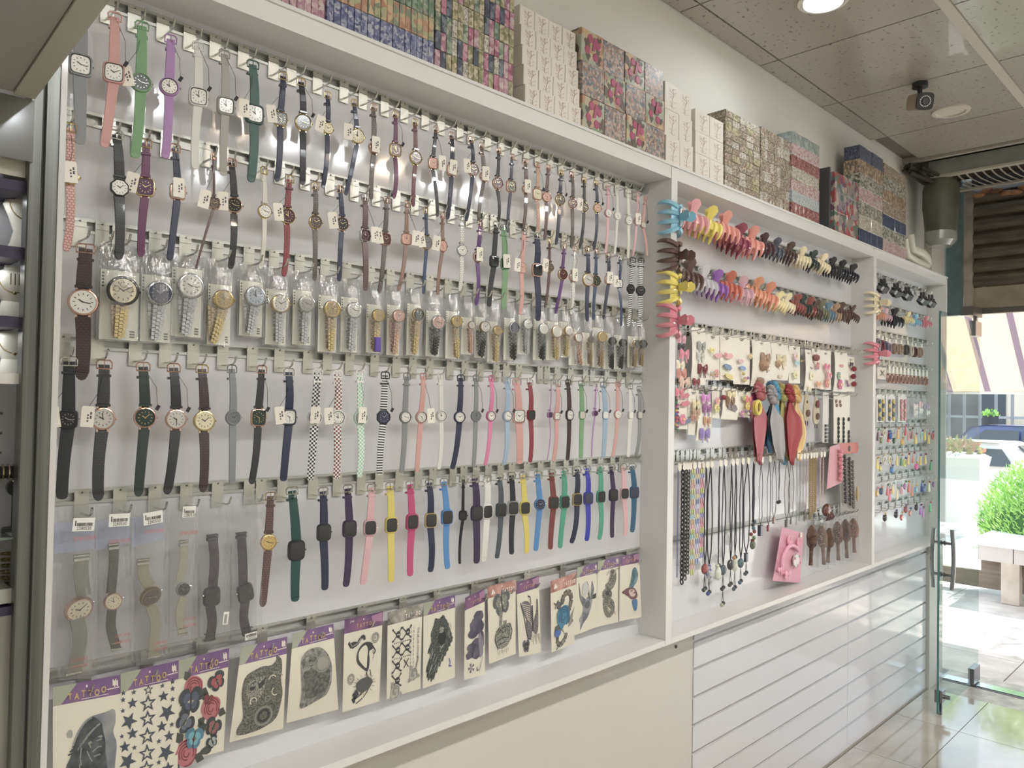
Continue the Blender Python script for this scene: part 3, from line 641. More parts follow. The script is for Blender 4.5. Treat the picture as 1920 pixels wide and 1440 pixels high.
    sm_ = shape == 's' and dc in 'kb' and kind == 'm'
    MB().loft([ring(.86, .003), ring(1, 0), ring(1, -.0045), ring(.95, -.0072)] + ([] if sm_ else [ring(.86, -.0078), ring(.82, -.0062)])).build('case', cm, root, True)
    if not sm_ and cc != '=' or kind == 'k':
        MB().box(-w * .5, -w * .34, -.004, .001, -ch * 1.13, ch * 1.13, T).box(w * .34, w * .5, -.004, .001, -ch * 1.13, ch * 1.13, T).build('lugs', cm, root)
    dm = mat(DIALS[dc][1], .22 if dc in 'kpmnb' else .4, coat=.12, g=1.2)
    if sm_:
        MB().loft([ring(.86, -.0070), ring(.84, -.0080), ring(.7, -.0084)]).build('screen', mat('15171c' if dc == 'k' else DIALS[dc][1], .08, coat=1, g=1), root, True)
    else:
        MB().loft([ring(.83, -.0062), ring(.82, -.0066)]).build('dial', dm, root)
        if dc == 'w' and cc == '=' and not far: MB().loft([ring(.84, -.0079), ring(.78, -.0082), ring(.76, -.0070)], (False, False)).build('bezel_ring', mat('3a3b40', .4), root)
        hm = mat('2a2a2e', .4) if dc in 'wgcyou' else (GOLD if cc in 'GR' else SILVER)
        if not (far and cmm < 26): hands(root, cw * .8, ch * .8, -.0068, hm, 0, 0, T)
    MB().cyl(T @ Vector((cw * .97, -.003, 0)), (1, 0, 0), .0019, .0028, 8).build('crown', cm if cc != '=' else SILVER, root)
    if 't' in flags: tagcard(root, Cc.x + (-.015 - cw * .5) * (1 if 'R' not in flags else -1), Cc.z + .004, R(random.uniform(-14, 10)))
    if 'T' in flags: tagcard(root, Cc.x - .001, Cc.z + .006, R(random.uniform(-6, 6)), -.013)
    if 'n' in flags:    # loose black thread ending in a little seal
        x2 = Cc.x + cw * .9
        MB().tube([(0, -.004, 0), (x2 * .9 + .002, -.008, Cc.z * .4), (x2 + .002, -.01, Cc.z + ch)], .0005, 4).build('tag_string', THREAD, root)
        MB().box(-.003, .003, -.001, .001, -.006, .004, Matrix.Translation((x2 + .003, -.01, Cc.z + ch)) @ Matrix.Rotation(.5, 4, 'Y')).build('seal', THREAD, root)
    return root
ROWS = {}
ROWS[0] = ('top row', 1, 0, '''gy s q = w 152,6 150,123 149,271 35 22 -
pk s q = w 215,33 213,138 196,276 33 18 n
gn s r = n 266,50 264,156 253,296 34 19 t
lc s r = w 320,75 317,164 310,297 33 17 n
wh s q = w 371,88 371,183 365,317 33 17 n
lg s q = w 420,102 422,200 418,330 32 17 n
tl s q = w 473,122 476,215 470,342 36 20 t
nv c q G k 530,144 525,224 519,341 26 14 t
bk l r G k 564,155 567,231 566,348 34 15 n
nv l r G c 613,180 613,242 605,353 24 12 t
nv l r G c 663,194 668,257 649,366 32 11 t
gb c r R d 699,202 700,278 695,375 26 13 T
mg l q G m 740,216 740,282 738,373 28 12 n
mr c r G m 777,230 778,297 774,388 31 12 -
bk c q R o 816,244 811,307 819,407 25 11 tR
nv c q R w 846,255 846,320 839,412 26 13 T
nv l r R m 882,263 885,319 874,415 32 12 t
gb c r R w 902,274 906,332 897,417 26 11 T
bk c r R p 934,283 932,344 934,416 30 11 -
nv c q R n 959,295 957,350 951,436 28 11 -
br c r R w 984,303 985,355 980,436 24 12 T
bz c q R c 1006,310 1006,365 1007,435 28 13 n
br z2 r R o 1027,315 1024,370 1021,451 27 12 -
nv l r G k 1051,325 1049,375 1043,459 31 13 n
gb c r R m 1071,328 1072,382 1070,466 28 13 -
bk c o G n 1094,338 1094,389 1087,466 28 12 t
nv l o G o 1116,344 1118,391 1113,469 28 12 n
lp s r = w 1139,353 1139,400 1135,475 25 12 n
wh s r = w 1155,355 1156,405 1152,477 25 11 -
cr l r = w 1176,359 1177,414 1176,485 27 14 -
lp s r = g 1195,366 1193,415 1188,480 22 11 T
pk s r = g 1209,372 1206,422 1211,480 20 11 n''')
ROWS[1] = ('second row', 1, 1, '''pk c r G w 132,241 131,332 124,472 26 15 T
bk c o K w 218,254 223,353 222,487 31 18 -
mg l q G p 274,270 272,352 264,482 30 15 t
nv l q R w 328,279 332,360 317,489 27 14 T
br t q R d 399,294 400,382 368,504 20 5 t
bk c r R k 434,306 438,386 432,505 29 14 t
cr l r G w 494,321 495,397 487,505 27 11 -
rd c r G m 542,337 538,406 532,519 31 14 t
gb c r G d 590,350 590,417 589,527 28 12 -
nv l r R k 637,356 640,421 635,528 29 12 t
br c q S m 683,371 683,442 684,546 24 15 tR
gb c q R m 724,376 721,449 711,550 25 13 t
tn l q R o 762,384 761,449 748,546 24 11 tR
bl l b G y 797,395 799,456 793,552 28 10 t
tn l b R o 829,405 829,462 821,553 24 10 t
wh c r S w 865,409 865,470 861,547 27 12 -
pu l r R p 899,420 895,482 893,573 28 13 T
bk m s = k 930,422 926,490 918,575 25 16 -
gn s s = n 944,428 946,495 943,580 26 18 T
pk s s = o 981,435 977,502 975,590 24 16 t
nv m s R k 1006,443 1006,507 1007,602 31 20 -
br c r G d 1029,453 1029,502 1022,577 25 11 t
pu l r R m 1057,463 1054,515 1043,588 31 12 -
wh c r R w 1077,467 1074,520 1071,590 28 13 T
nv l r G g 1101,467 1101,525 1100,603 38 16 -
bl l r R n 1117,472 1116,527 1113,600 33 12 -
nv l q R w 1140,480 1140,525 1133,598 25 12 T
bl l q K w 1161,482 1160,532 1163,612 24 11 t
bk z o = k 1185,488 1182,542 1178,612 30 18 -
bk z o = k 1201,489 1200,545 1198,613 32 18 -''')
ROWS[2] = ('third row', 1, 2, '''db c r R w 161,467 156,567 153,713 45 25 -''')
ROWS[3] = ('fourth row', 1, 3, '''bk m q = k 130,678 128,786 116,936 28 21 t
bk c r R g 195,684 192,785 184,939 38 21 t
dg l r R n 268,688 271,783 259,931 36 19 n
bk l r R g 325,690 329,786 313,927 36 19 n
db c r G c 378,692 382,789 380,923 38 19 -
gy s r = y 434,692 436,783 434,908 28 15 -
bk l s R n 490,693 484,783 472,908 29 16 n
nv m s = w 541,698 541,782 531,902 28 18 t
bk k r = w 595,699 590,783 582,901 30 17 T
mr k r = w 632,702 632,783 630,898 32 17 t
gn k r = w 674,700 675,783 673,895 32 17 T
bk z o = b 721,704 718,782 711,890 33 18 n
gy s r = w 762,706 759,782 753,887 28 15 -
pk s r = w 793,706 789,782 782,885 28 15 tR
wh s r = w 825,706 826,780 822,880 27 13 -
nv s r = w 863,709 861,782 850,880 29 16 -
gy s r = y 891,709 891,780 887,877 28 15 n
hp s r = w 920,710 919,780 910,873 27 14 n
lb s r = w 950,715 950,780 945,872 29 16 n
pk s q = w 968,717 971,780 972,870 35 22 -
rd m s = k 992,717 994,778 993,867 24 17 -
lc t s = p 1032,719 1030,778 1026,863 14 4 -
pk s s = w 1045,720 1043,780 1038,865 20 16 n
db s b = w 1064,717 1066,778 1063,863 28 16 -
gn s s = g 1089,719 1090,778 1088,860 20 17 n
lc t r = p 1117,720 1115,775 1110,857 18 6 n
lb s s = w 1130,722 1133,778 1130,858 20 17 n
pk s r = w 1157,720 1157,777 1150,857 26 14 n
wh s s = w 1180,725 1181,778 1177,857 20 18 n
gy s s = g 1197,729 1198,778 1193,855 20 16 n''')
ROWS[4] = ('fifth row', 1, 4, '''br c r G u 507,930 503,1016 493,1138 31 17 -
te2 m s K k 547,920 554,1031 552,1127 34 21 -
nv m s K k 605,921 606,998 608,1106 30 19 -
dp m s = k 651,916 654,991 648,1100 31 19 -
lp m s = k 696,914 693,989 681,1097 29 18 -
ye m s = k 730,911 732,984 732,1091 30 19 -
hm m s = k 768,908 771,978 768,1080 31 20 -
nv m s G k 804,905 806,975 806,1072 30 18 -
sb m s = k 831,903 836,969 837,1066 30 18 -
bk m s K k 869,899 868,966 863,1058 20 8 v
dp m s = k 889,897 892,962 892,1056 32 22 -
wh m s = k 912,897 912,959 906,1053 30 22 -
sl m s = k 935,894 938,956 931,1047 31 18 -
bk m s S k 958,891 960,952 958,1039 32 18 -
ye m s = k 979,891 982,952 985,1037 30 18 -
sb m r = b 1007,889 1010,945 1004,1033 32 18 -
rb m s = k 1033,886 1036,942 1031,1030 30 19 -
te m s = k 1056,883 1057,941 1050,1028 32 20 -
nv m s G k 1081,880 1081,936 1073,1019 31 19 -
rv m s = b 1099,878 1101,934 1099,1014 31 19 -
te m s = k 1124,875 1125,931 1123,1012 31 20 -
dp m s = k 1145,875 1148,928 1146,1008 31 18 -
lp m s = k 1168,874 1169,925 1170,1005 30 18 -
pb m s = b 1184,874 1187,923 1184,998 32 21 -''')
KW = {'s': 'silicone', 'l': 'leather', 'c': 'crocodile-grain leather', 'm': 'silicone', 't': 'thin', 'k': 'checkered', 'z': 'black and white striped', 'z2': 'braided leather'}
SH = {'r': 'round', 'q': 'square', 's': 'rectangular', 'b': 'barrel', 'o': 'octagonal'}
HN = {}
def put_hook(row, x, z, what, grp, L=.066):
    HN[row] = HN.get(row, 0) + 1
    return hook(x, z, '%s hook from the left on the rail of %s' % (ORD[HN[row]] if HN[row] < len(ORD) else 'last', what), grp, L)
for ri, (rn, bay, rail, txt) in ROWS.items():
    rows = [l.split() for l in txt.split('\n')]; off = 0
    for i, (code, kind, shape, cc, dc, t, c, b, cmm, smm, fl) in enumerate(rows):
        t, c, b = [tuple(float(q) for q in v.split(',')) for v in (t, c, b)]
        fl2 = fl
        smart = kind == 'm' and shape == 's'
        cname = '' if cc == '=' else CM[cc][0] + ' '
        look = ('%s smart-style watch with %sblack screen' % (CW[code][0], (cname + 'rimmed ') if cname else '')) if smart else '%s %s watch, %s%s %s dial' % (('' if kind == 'z' else CW[code][0]), KW[kind] + (' strap' if kind in 'kztl' else ''), cname, SH[shape], DIALS[dc][0])
        if ri == 2: lab = 'large dark brown leather watch with white dial, left end of third row'
        else: lab = '%s, %s from left, %s' % (look, ORD[i + 1 + (6 if ri == 4 else 0)], rn)
        k2 = 'c' if kind == 'z2' else kind
        watch(code, k2, shape, cc, dc, t, c, b, float(cmm), float(smm), fl2, lab, 'watches hanging in the %s' % rn)
        P0 = at(*t, -.046)
        put_hook(ri, P0.x, RAILS[1][rail], 'the %s of watches' % rn, 'hooks of the watch cabinet')
# ================================================================== bracelet watches in clear bags, third row
METAL = {'G': GOLD, 'S': SILVER, 'R': ROSE, 'K': mat('4a4a48', .3, .8), 'A': mat('a8946a', .3, 1.0)}
MN = {'G': 'gold', 'S': 'silver', 'R': 'rose gold', 'K': 'dark grey', 'A': 'antique gold'}
FILM = sheet(clear=.80)
def bracelet(mb, p0, p1, w, n):
    d = (p1 - p0); 
    for k in range(n):
        a = p0 + d * ((k + .08) / n); b = p0 + d * ((k + .92) / n); taper = 1 - .25 * k / n
        for u0, u1, yy in ((-.5, -.19, 0), (-.16, .16, -.0012), (.19, .5, 0)):
            off = .5 * d / n if abs(u0 + u1) < .1 else Vector()
            q = [a + off * .9, b + off * .9]
            mb.box(q[0].x + u0 * w * taper, q[0].x + u1 * w * taper, q[0].y - .0045 + yy, q[0].y, q[1].z, q[0].z)
BAG = '''230,546 223,633 K G c 46 Gd 1.1 cream-faced black-rimmed gold
299,550 291,637 S S b 40 Gd 1 navy-faced silver
357,537 348,627 S S w 42 - 1 white-faced silver
418,562 401,642 G G u 34 - 1 gold-faced gold
478,556 469,626 S S w 36 - 1 pale blue-faced silver
525,570 522,643 G S w 34 - 1 gold-rimmed silver
574,570 570,643 S S g 32 - 1 two-tone silver
622,580 620,657 G G u 34 - 1 gold chronograph-dial gold
663,582 658,657 S S w 32 - 1 white-faced silver
708,592 703,658 G G u 27 - 1 slim gold
746,593 740,663 R R o 27 - 1 rose-faced rose gold
783,590 778,663 G G n 27 - 1 dark-faced gold
820,605 815,665 S K o 31 - 1 pink-faced silver
855,603 857,670 G G u 27 - 1 champagne gold
883,610 883,662 R R w 18 - 1 tiny rose gold
908,613 903,668 A K w 26 - 1 antique grey
932,620 930,677 G G u 24 - 1 small gold
963,615 963,673 S K b 28 - 1 blue-faced steel
988,608 987,662 S S w 26 - 1 small white-faced silver
1018,617 1017,673 S K w 29 - 1 white-faced steel
1043,622 1043,673 G G w 32 - 1 white-faced gold
1065,620 1062,667 G G w 26 - 1 small gold-rimmed
1083,633 1088,683 R R w 24 - 1 white-faced rose gold
1107,637 1107,683 A A d 18 - 1 thin antique gold
1128,632 1127,687 G A u 30 - 1 large gold
1147,640 1147,690 K K k 24 - 1 dark grey
1167,643 1165,690 K K k 24 - 1 black-faced dark
1192,645 1190,687 G A n 24 - 1 green-faced gold
1205,645 1203,685 K A k 25 - 1 black-faced end'''
for i, l in enumerate(BAG.split('\n')):
    f, b, c1, c2, dc, cmm, fl, _s, look = l.split(' ', 8)
    f = tuple(map(float, f.split(','))); b = tuple(map(float, b.split(',')))
    y = -.042; A = at(*f, y); B = at(*b, y); cw = float(cmm) * 1.2 / 2000
    tilt = R(-(6 + 12 * A.x / 2.2))
    lab = '%s bracelet watch in a clear bag, %s bag in third row' % (look, ORD[i + 1])
    t = thing('wrist_watch', lab, 'watch', A, 'bagged bracelet watches', tilt)
    shp = 'r' if dc != 'g' else 'r'
    def rg(s, yy, n=26): return [Vector((x * s, yy, z * s)) for x, z in outline(shp, cw, cw, n)]
    m1, m2 = METAL[c1], METAL[c2]
    if c1 == 'K' and i == 0: m1 = mat('23241f', .3, coat=.4)
    MB().loft([rg(.9, .003), rg(1, 0), rg(1, -.005), rg(.92, -.008), rg(.84, -.0085), rg(.80, -.007)]).build('case', m1, t, True)
    if i != 0 and i < 16:
        tk = MB()
        for k in range(24): tk.box(-.0006, .0006, -.0083, -.0078, cw * .86, cw * .95, Matrix.Rotation(k * math.pi / 12, 4, 'Y'))
        tk.build('bezel_notches', mat('77736a', .4, .6), t)
    MB().loft([rg(.81, -.007), rg(.80, -.0073)]).build('dial', mat(DIALS[dc][1] if not (i == 4) else 'a9b9c6', .25, coat=.6, g=1.2, metal=.3 if dc in 'ug' else 0), t)
    if A.x < 1.6:
        hands(t, cw * .8, cw * .8, -.0076, mat('23241f', .4) if dc in 'cwugo' else SILVER, 0, 0, Matrix())
        if i in (0, 7, 3):
            sd_ = MB()
            for (a, q) in ((0, .42), (150, .42), (210, .42)) if i else ((0, .4), (75, .42), (-75, .42)):
                x, z = cw * q * math.sin(R(a)), cw * q * math.cos(R(a)); n = 16
                sd_.loft([[(x + rr * math.cos(k * math.pi / 8), -.0078, z + rr * math.sin(k * math.pi / 8)) for k in range(n)] for rr in (cw * .17, cw * .2)], (False, False))
            sd_.build('subdials', mat('3a382c', .4), t)
    Bl = B - A; Bl.x = Bl.x * 1.0
    w = cw * .9 if i != 0 else cw * .8
    br = MB(); bracelet(br, Vector((0, 0, -cw * .93)), Vector((Bl.x, 0, Bl.z)), w, 9 if A.x < 1.4 else 7); br.build('bracelet', m2, t)
    br = MB(); bracelet(br, Vector((Bl.x * .9 - .003, .012, -cw * .6)), Vector((Bl.x, .012, Bl.z + .004)), w, 7); br.build('bracelet_back', m2, t)
    MB().cyl((cw * .98, -.003, 0), (1, 0, 0), .0023, .003, 8).build('crown', m1, t)
    if i == 9: MB().bbox(-.009, .006, -.012, -.002, Bl.z - .002, Bl.z + .032, .002).build('purple_tape', mat('5a3da8', .3), t)['label'] = 'purple film wrapped round the bracelet'
    # the clear bag with its pale backing card
    hx = A.x; wv = max(.020, cw * 1.28); zt = RAILS[1][2] - .030; zb = B.z - .006
    if i == 0: wv = .037
    bg_ = thing('plastic_bag', 'clear bag around the %s watch, %s bag in third row' % (look, ORD[i + 1]), 'plastic bag', (hx + .002, -.03, zt), 'clear watch bags')
    dz = zb - zt; zc = at(f[0], f[1], y).z + cw + .012 - zt
    MB().box(-wv * .92, wv * .90, .008, .009, dz + .003, zc).build('backing_card', mat('dad5c6', .6, g=1.35), bg_)
    if i < 24:
        pr = MB()
        for k in range(5): pr.box(-wv * .86, -wv * .76, .0074, .0079, zc - .008 - k * .006, zc - .005 - k * .006)
        for k in range(3): pr.box(wv * .5, wv * .74, .0074, .0079, dz + .008 + k * .005, dz + .011 + k * .005)
        pr.build('card_printing', mat('55534c', .6), bg_)
    fr = MB(); nx, nz = 6, 10
    vs = [];
    for a in range(nz + 1):
        for b2 in range(nx + 1):
            u, v = b2 / nx * 2 - 1, a / nz
            bul = .020 * (1 - u * u) * math.sin(min(1, v * 1.15) * math.pi * .9 + .12) + random.uniform(-.0016, .0016)
            vs.append((u * wv * (1.04 + .03 * math.sin(v * 9 + i)), -.004 - max(0, bul), dz * v + .002 * math.sin(u * 4 + i)))
    fr.put(vs, [(a * (nx + 1) + b2, a * (nx + 1) + b2 + 1, (a + 1) * (nx + 1) + b2 + 1, (a + 1) * (nx + 1) + b2) for a in range(nz) for b2 in range(nx)])
    fr.box(-wv * 1.04, wv * 1.04, .011, .0113, dz, 0).build('clear_film', FILM, bg_, True)
    put_hook('third', hx + .003, RAILS[1][2], 'bagged bracelet watches', 'hooks of the watch cabinet')
for x in (125, 190, 245):
    put_hook(9, at(x, 440, 0).x + .0, RAILS[1][2] - .0, 'the third row, bare of bags', 'hooks of the watch cabinet') if x == 190 else None
# ================================================================== long bags with barcode stickers, fifth row left
def bilin(q, u, v): return (q[0][0] * (1 - u) * (1 - v) + q[1][0] * u * (1 - v) + q[2][0] * u * v + q[3][0] * (1 - u) * v, q[0][1] * (1 - u) * (1 - v) + q[1][1] * u * (1 - v) + q[2][1] * u * v + q[3][1] * (1 - u) * v)
LB = [dict(q=[(104, 950), (180, 946), (178, 1268), (104, 1272)], st=(149, 980), tx=(151, 1006), w=[(153, 1039), (152, 1075), (157, 1118)], f=(147, 1140), l=[(144, 1160), (150, 1195), (145, 1235), (138, 1264)], m='7f8078', fc='R', d='c', s=48, sw=24, rt=-14, lab='dark mesh watch with rose gold case'),
      dict(q=[(182, 948), (248, 940), (246, 1245), (182, 1252)], st=(215, 972), tx=(215, 1011), w=[(213, 1018), (213, 1060), (208, 1112)], f=(211, 1127), l=[(210, 1142), (208, 1175), (215, 1205), (218, 1219)], m='55564f', fc='R', d='c', s=32, sw=17, rt=0, lab='charcoal mesh watch with small cream dial'),
      dict(q=[(250, 942), (312, 935), (310, 1236), (250, 1246)], st=(278, 968), tx=(280, 993), w=[(268, 1047), (270, 1080), (282, 1100)], f=(281, 1117), l=[(283, 1135), (292, 1165), (290, 1200), (288, 1233)], m='9a9a82', fc='A', d='d', s=40, sw=21, rt=-18, lab='olive steel mesh watch with dark dial'),
      dict(q=[(314, 936), (368, 930), (366, 1215), (314, 1232)], st=(345, 957), tx=(344, 996), w=[(344, 1012), (344, 1050), (336, 1090)], f=(342, 1104), l=[(344, 1120), (336, 1150), (342, 1191)], m='a9a894', fc='S', d='k', s=27, sw=16, rt=0, lab='thin silver mesh watch with black dial'),
      dict(q=[(370, 936), (428, 930), (426, 1198), (370, 1214)], st=(411, 1153), tx=None, w=[(398, 1002), (402, 1050), (399, 1102)], f=(396, 1118), l=[(394, 1136), (398, 1165), (393, 1201)], m='3b3038', fc='K', d='k', s=34, sw=20, rt=0, lab='dark purple smart-style watch in a long bag'),
      dict(q=[(428, 932), (488, 928), (486, 1186), (428, 1198)], st=(458, 1186), tx=None, w=[(452, 998), (455, 1045), (456, 1096)], f=(459, 1111), l=[(460, 1126), (457, 1160), (464, 1190)], m='3a303c', fc='K', d='k', s=34, sw=20, rt=-12, lab='dark tilted smart-style watch in a long bag')]
FILM2 = sheet('fbfcfd', .87); random.seed(11)
for i, e in enumerate(LB):
    y = -.04; q = e['q']; A = at(*bilin(q, .5, 0), y); W = lambda p, yy=y: at(p[0], p[1], yy) - A
    bag = thing('plastic_bag', 'long clear bag, %s from left, holding the %s' % (ORD[i + 1], e['lab'].replace(' in a long bag', '')), 'plastic bag', A, 'long bags with barcode stickers')
    vs = []; nx, nz = 6, 14
    for a in range(nz + 1):
        for b2 in range(nx + 1):
            u, v = b2 / nx, a / nz; p = W(bilin(q, u, v)); p.y = -.012 - .010 * math.sin(u * math.pi) * math.sin(v * math.pi) + random.uniform(-.0012, .0012); vs.append(p)
    fr = MB().put(vs, [(a * (nx + 1) + b2, a * (nx + 1) + b2 + 1, (a + 1) * (nx + 1) + b2 + 1, (a + 1) * (nx + 1) + b2) for a in range(nz) for b2 in range(nx)])
    fr.put([Vector((p.x, .012, p.z)) for p in (W(q[0]), W(q[1]), W(q[2]), W(q[3]))], [(0, 1, 2, 3)]).build('clear_film', FILM2, bag, True)
    if i < 3:
        MB().put([Vector((p.x, .008, p.z)) for p in (W(bilin(q, 0, .10)), W(bilin(q, 1, .10)), W(bilin(q, 1, .26)), W(bilin(q, 0, .28)))], [(0, 1, 2, 3)]).build('blue_print', mat('9fadd0', .5, g=1.3, alpha=.55), bag)
    # sticker with bars and digits
    sx, sz = W(e['st']).x, W(e['st']).z; sw, sh_ = (.0175, .0115) if i < 3 else (.0125, .0105) if i == 3 else (.0055, .0125) if i == 4 else (.0125, .0065)
    MT = Matrix.Translation((sx, -.0245 if i < 4 else -.03, sz)) @ Matrix.Rotation(R((4, 2, -5, 3, 6, -3)[i]), 4, 'Y')
    stk = MB().box(-sw, sw, -.0003, .0003, -sh_, sh_, MT).build('barcode_sticker', mat('dddcd2', .5, g=1.3), bag)
    bm_ = MB(); x = -sw * .62
    if i != 4:
        while x < sw * .8:
            ww = random.choice((.0004, .0007, .0011)); bm_.box(x, x + ww, -.0006, -.0003, -sh_ * (.25 if i < 4 else .2), sh_ * (.25 if i < 4 else .7), MT); x += ww + random.choice((.0005, .0008))
        bm_.box(-sw * .8, -sw * .7, -.0006, -.0003, -sh_ * .2, sh_ * .6, MT)
    else:
        z = -sh_ * .8
        while z < sh_ * .6: bm_.box(-sw * .6, sw * .4, -.0006, -.0003, z, z + .0007, MT); z += .0015
    bm_.build('bars', mat('2e2e30', .6, g=1), stk)
    vv, ff = text_shape('2280530' if i < 4 else '228053022')
    if i != 4:
        s = .0085 if i < 4 else .005
        MB().put([MT @ Vector((a * s * .8 + .001, -.0007, b2 * s - sh_ * .62)) for a, b2 in vv], ff).build('digits', mat('2e2e30', .6, g=1), stk)
    if e['tx']:
        vv, ff = text_shape('EMPORER')
        for (px, py) in (e['tx'], (e['l'][-1][0] + 3, e['l'][-1][1] - (34 if i < 3 else 36)), (e['l'][-1][0] + 3, e['l'][-1][1] - (22 if i < 3 else 24))):
            c0 = W((px, py)); s = .0105 if py < 1030 else .0075
            MB().put([Vector((c0.x + a * s * .78, -.0262, c0.z + b2 * s)) for a, b2 in vv], ff).build('red_lettering', mat('c4564e', .6, g=1.2, alpha=.8), bag)
    # watch inside
    F0 = at(*e['f'], -.036); root = thing('wrist_watch', '%s, in the %s long bag from left' % (e['lab'], ORD[i + 1]) if 'bag' not in e['lab'] else e['lab'] + ', %s from left' % ORD[i + 1], 'watch', F0, 'watches in the long bags')
    WW = lambda p, yy=-.036: at(p[0], p[1], yy) - F0
    mm = noisy(e['m'], e['m'], 400, .3, g=1.3, metal=.7 if i < 4 else .1); sw = e['sw'] / 1000
    def smooth(ps, m_=5):
        out = []
        for k in range(len(ps) - 1):
            p0, p1, p2, p3 = ps[max(k - 1, 0)], ps[k], ps[k + 1], ps[min(k + 2, len(ps) - 1)]
            for j in range(m_):
                t = j / m_; out.append(.5 * ((2 * p1) + (p2 - p0) * t + (2 * p0 - 5 * p1 + 4 * p2 - p3) * t * t + (3 * p1 - p0 - 3 * p2 + p3) * t ** 3))
        return out + [ps[-1]]
    MB().ribbon(smooth([WW(p) for p in e['w']]), sw, .002).build('mesh_band' if i < 4 else 'strap', mm, root, True)
    MB().ribbon(smooth([WW(p) for p in e['l']]), sw, .002).build('mesh_band' if i < 4 else 'strap', mm, root, True)
    k0, k1 = WW(e['w'][0]), WW(e['l'][-1]); bk_ = CHROME if i < 4 else mat('3a3a3e', .4)
    MB().bbox(k0.x - sw * .54, k0.x + sw * .54, -.005, .003, k0.z - .012, k0.z - .006, .001).bbox(k0.x - sw * .54, k0.x + sw * .54, -.005, .003, k0.z - .004, k0.z, .001).bbox(k1.x - sw * .54, k1.x + sw * .54, -.005, .003, k1.z, k1.z + .005, .001).bbox(k1.x - sw * .54, k1.x + sw * .54, -.004, .003, k1.z + .013, k1.z + .015, .0006).build('clasp', bk_, root)
    T = Matrix.Rotation(R(e['rt']), 4, 'Y') @ Matrix.Rotation(R(22 if i in (0, 2) else 0), 4, 'X')
    shp = 'r' if i < 4 else 's'; cw = e['s'] / 2000; ch = cw * (1 if i < 4 else 1.15)
    def rg(s, yy, n=28): return [T @ Vector((x * s, yy, z * s)) for x, z in outline(shp, cw, ch, n)]
    MB().loft([rg(.88, .003), rg(1, 0), rg(1, -.004), rg(.93, -.007)] + ([rg(.86, -.0072), rg(.82, -.006)] if i < 4 else [])).build('case', METAL[e['fc']] if e['fc'] != 'K' else mat('26242a', .35), root, True)
    MB().loft([rg(.83, -.006), rg(.82, -.0064)] if i < 4 else [rg(.9, -.007), rg(.86, -.0078)]).build('dial' if i < 4 else 'screen', mat(DIALS[e['d']][1], .2, coat=.7, g=1.15), root)
    if i < 4: hands(root, cw * .8, cw * .8, -.0066, mat('3a3a34', .4) if e['d'] == 'c' else SILVER, 0, 0, T)
    MB().cyl(T @ Vector((cw * (.97 if i < 4 else -.97), -.003, .004)), (1 if i < 4 else -1, 0, 0), .002, .003, 8).build('crown', SILVER, root)
    hk = at(*bilin(q, .62, 0), 0); put_hook(4, hk.x, RAILS[1][4], 'long bags in the fifth row', 'hooks of the watch cabinet')
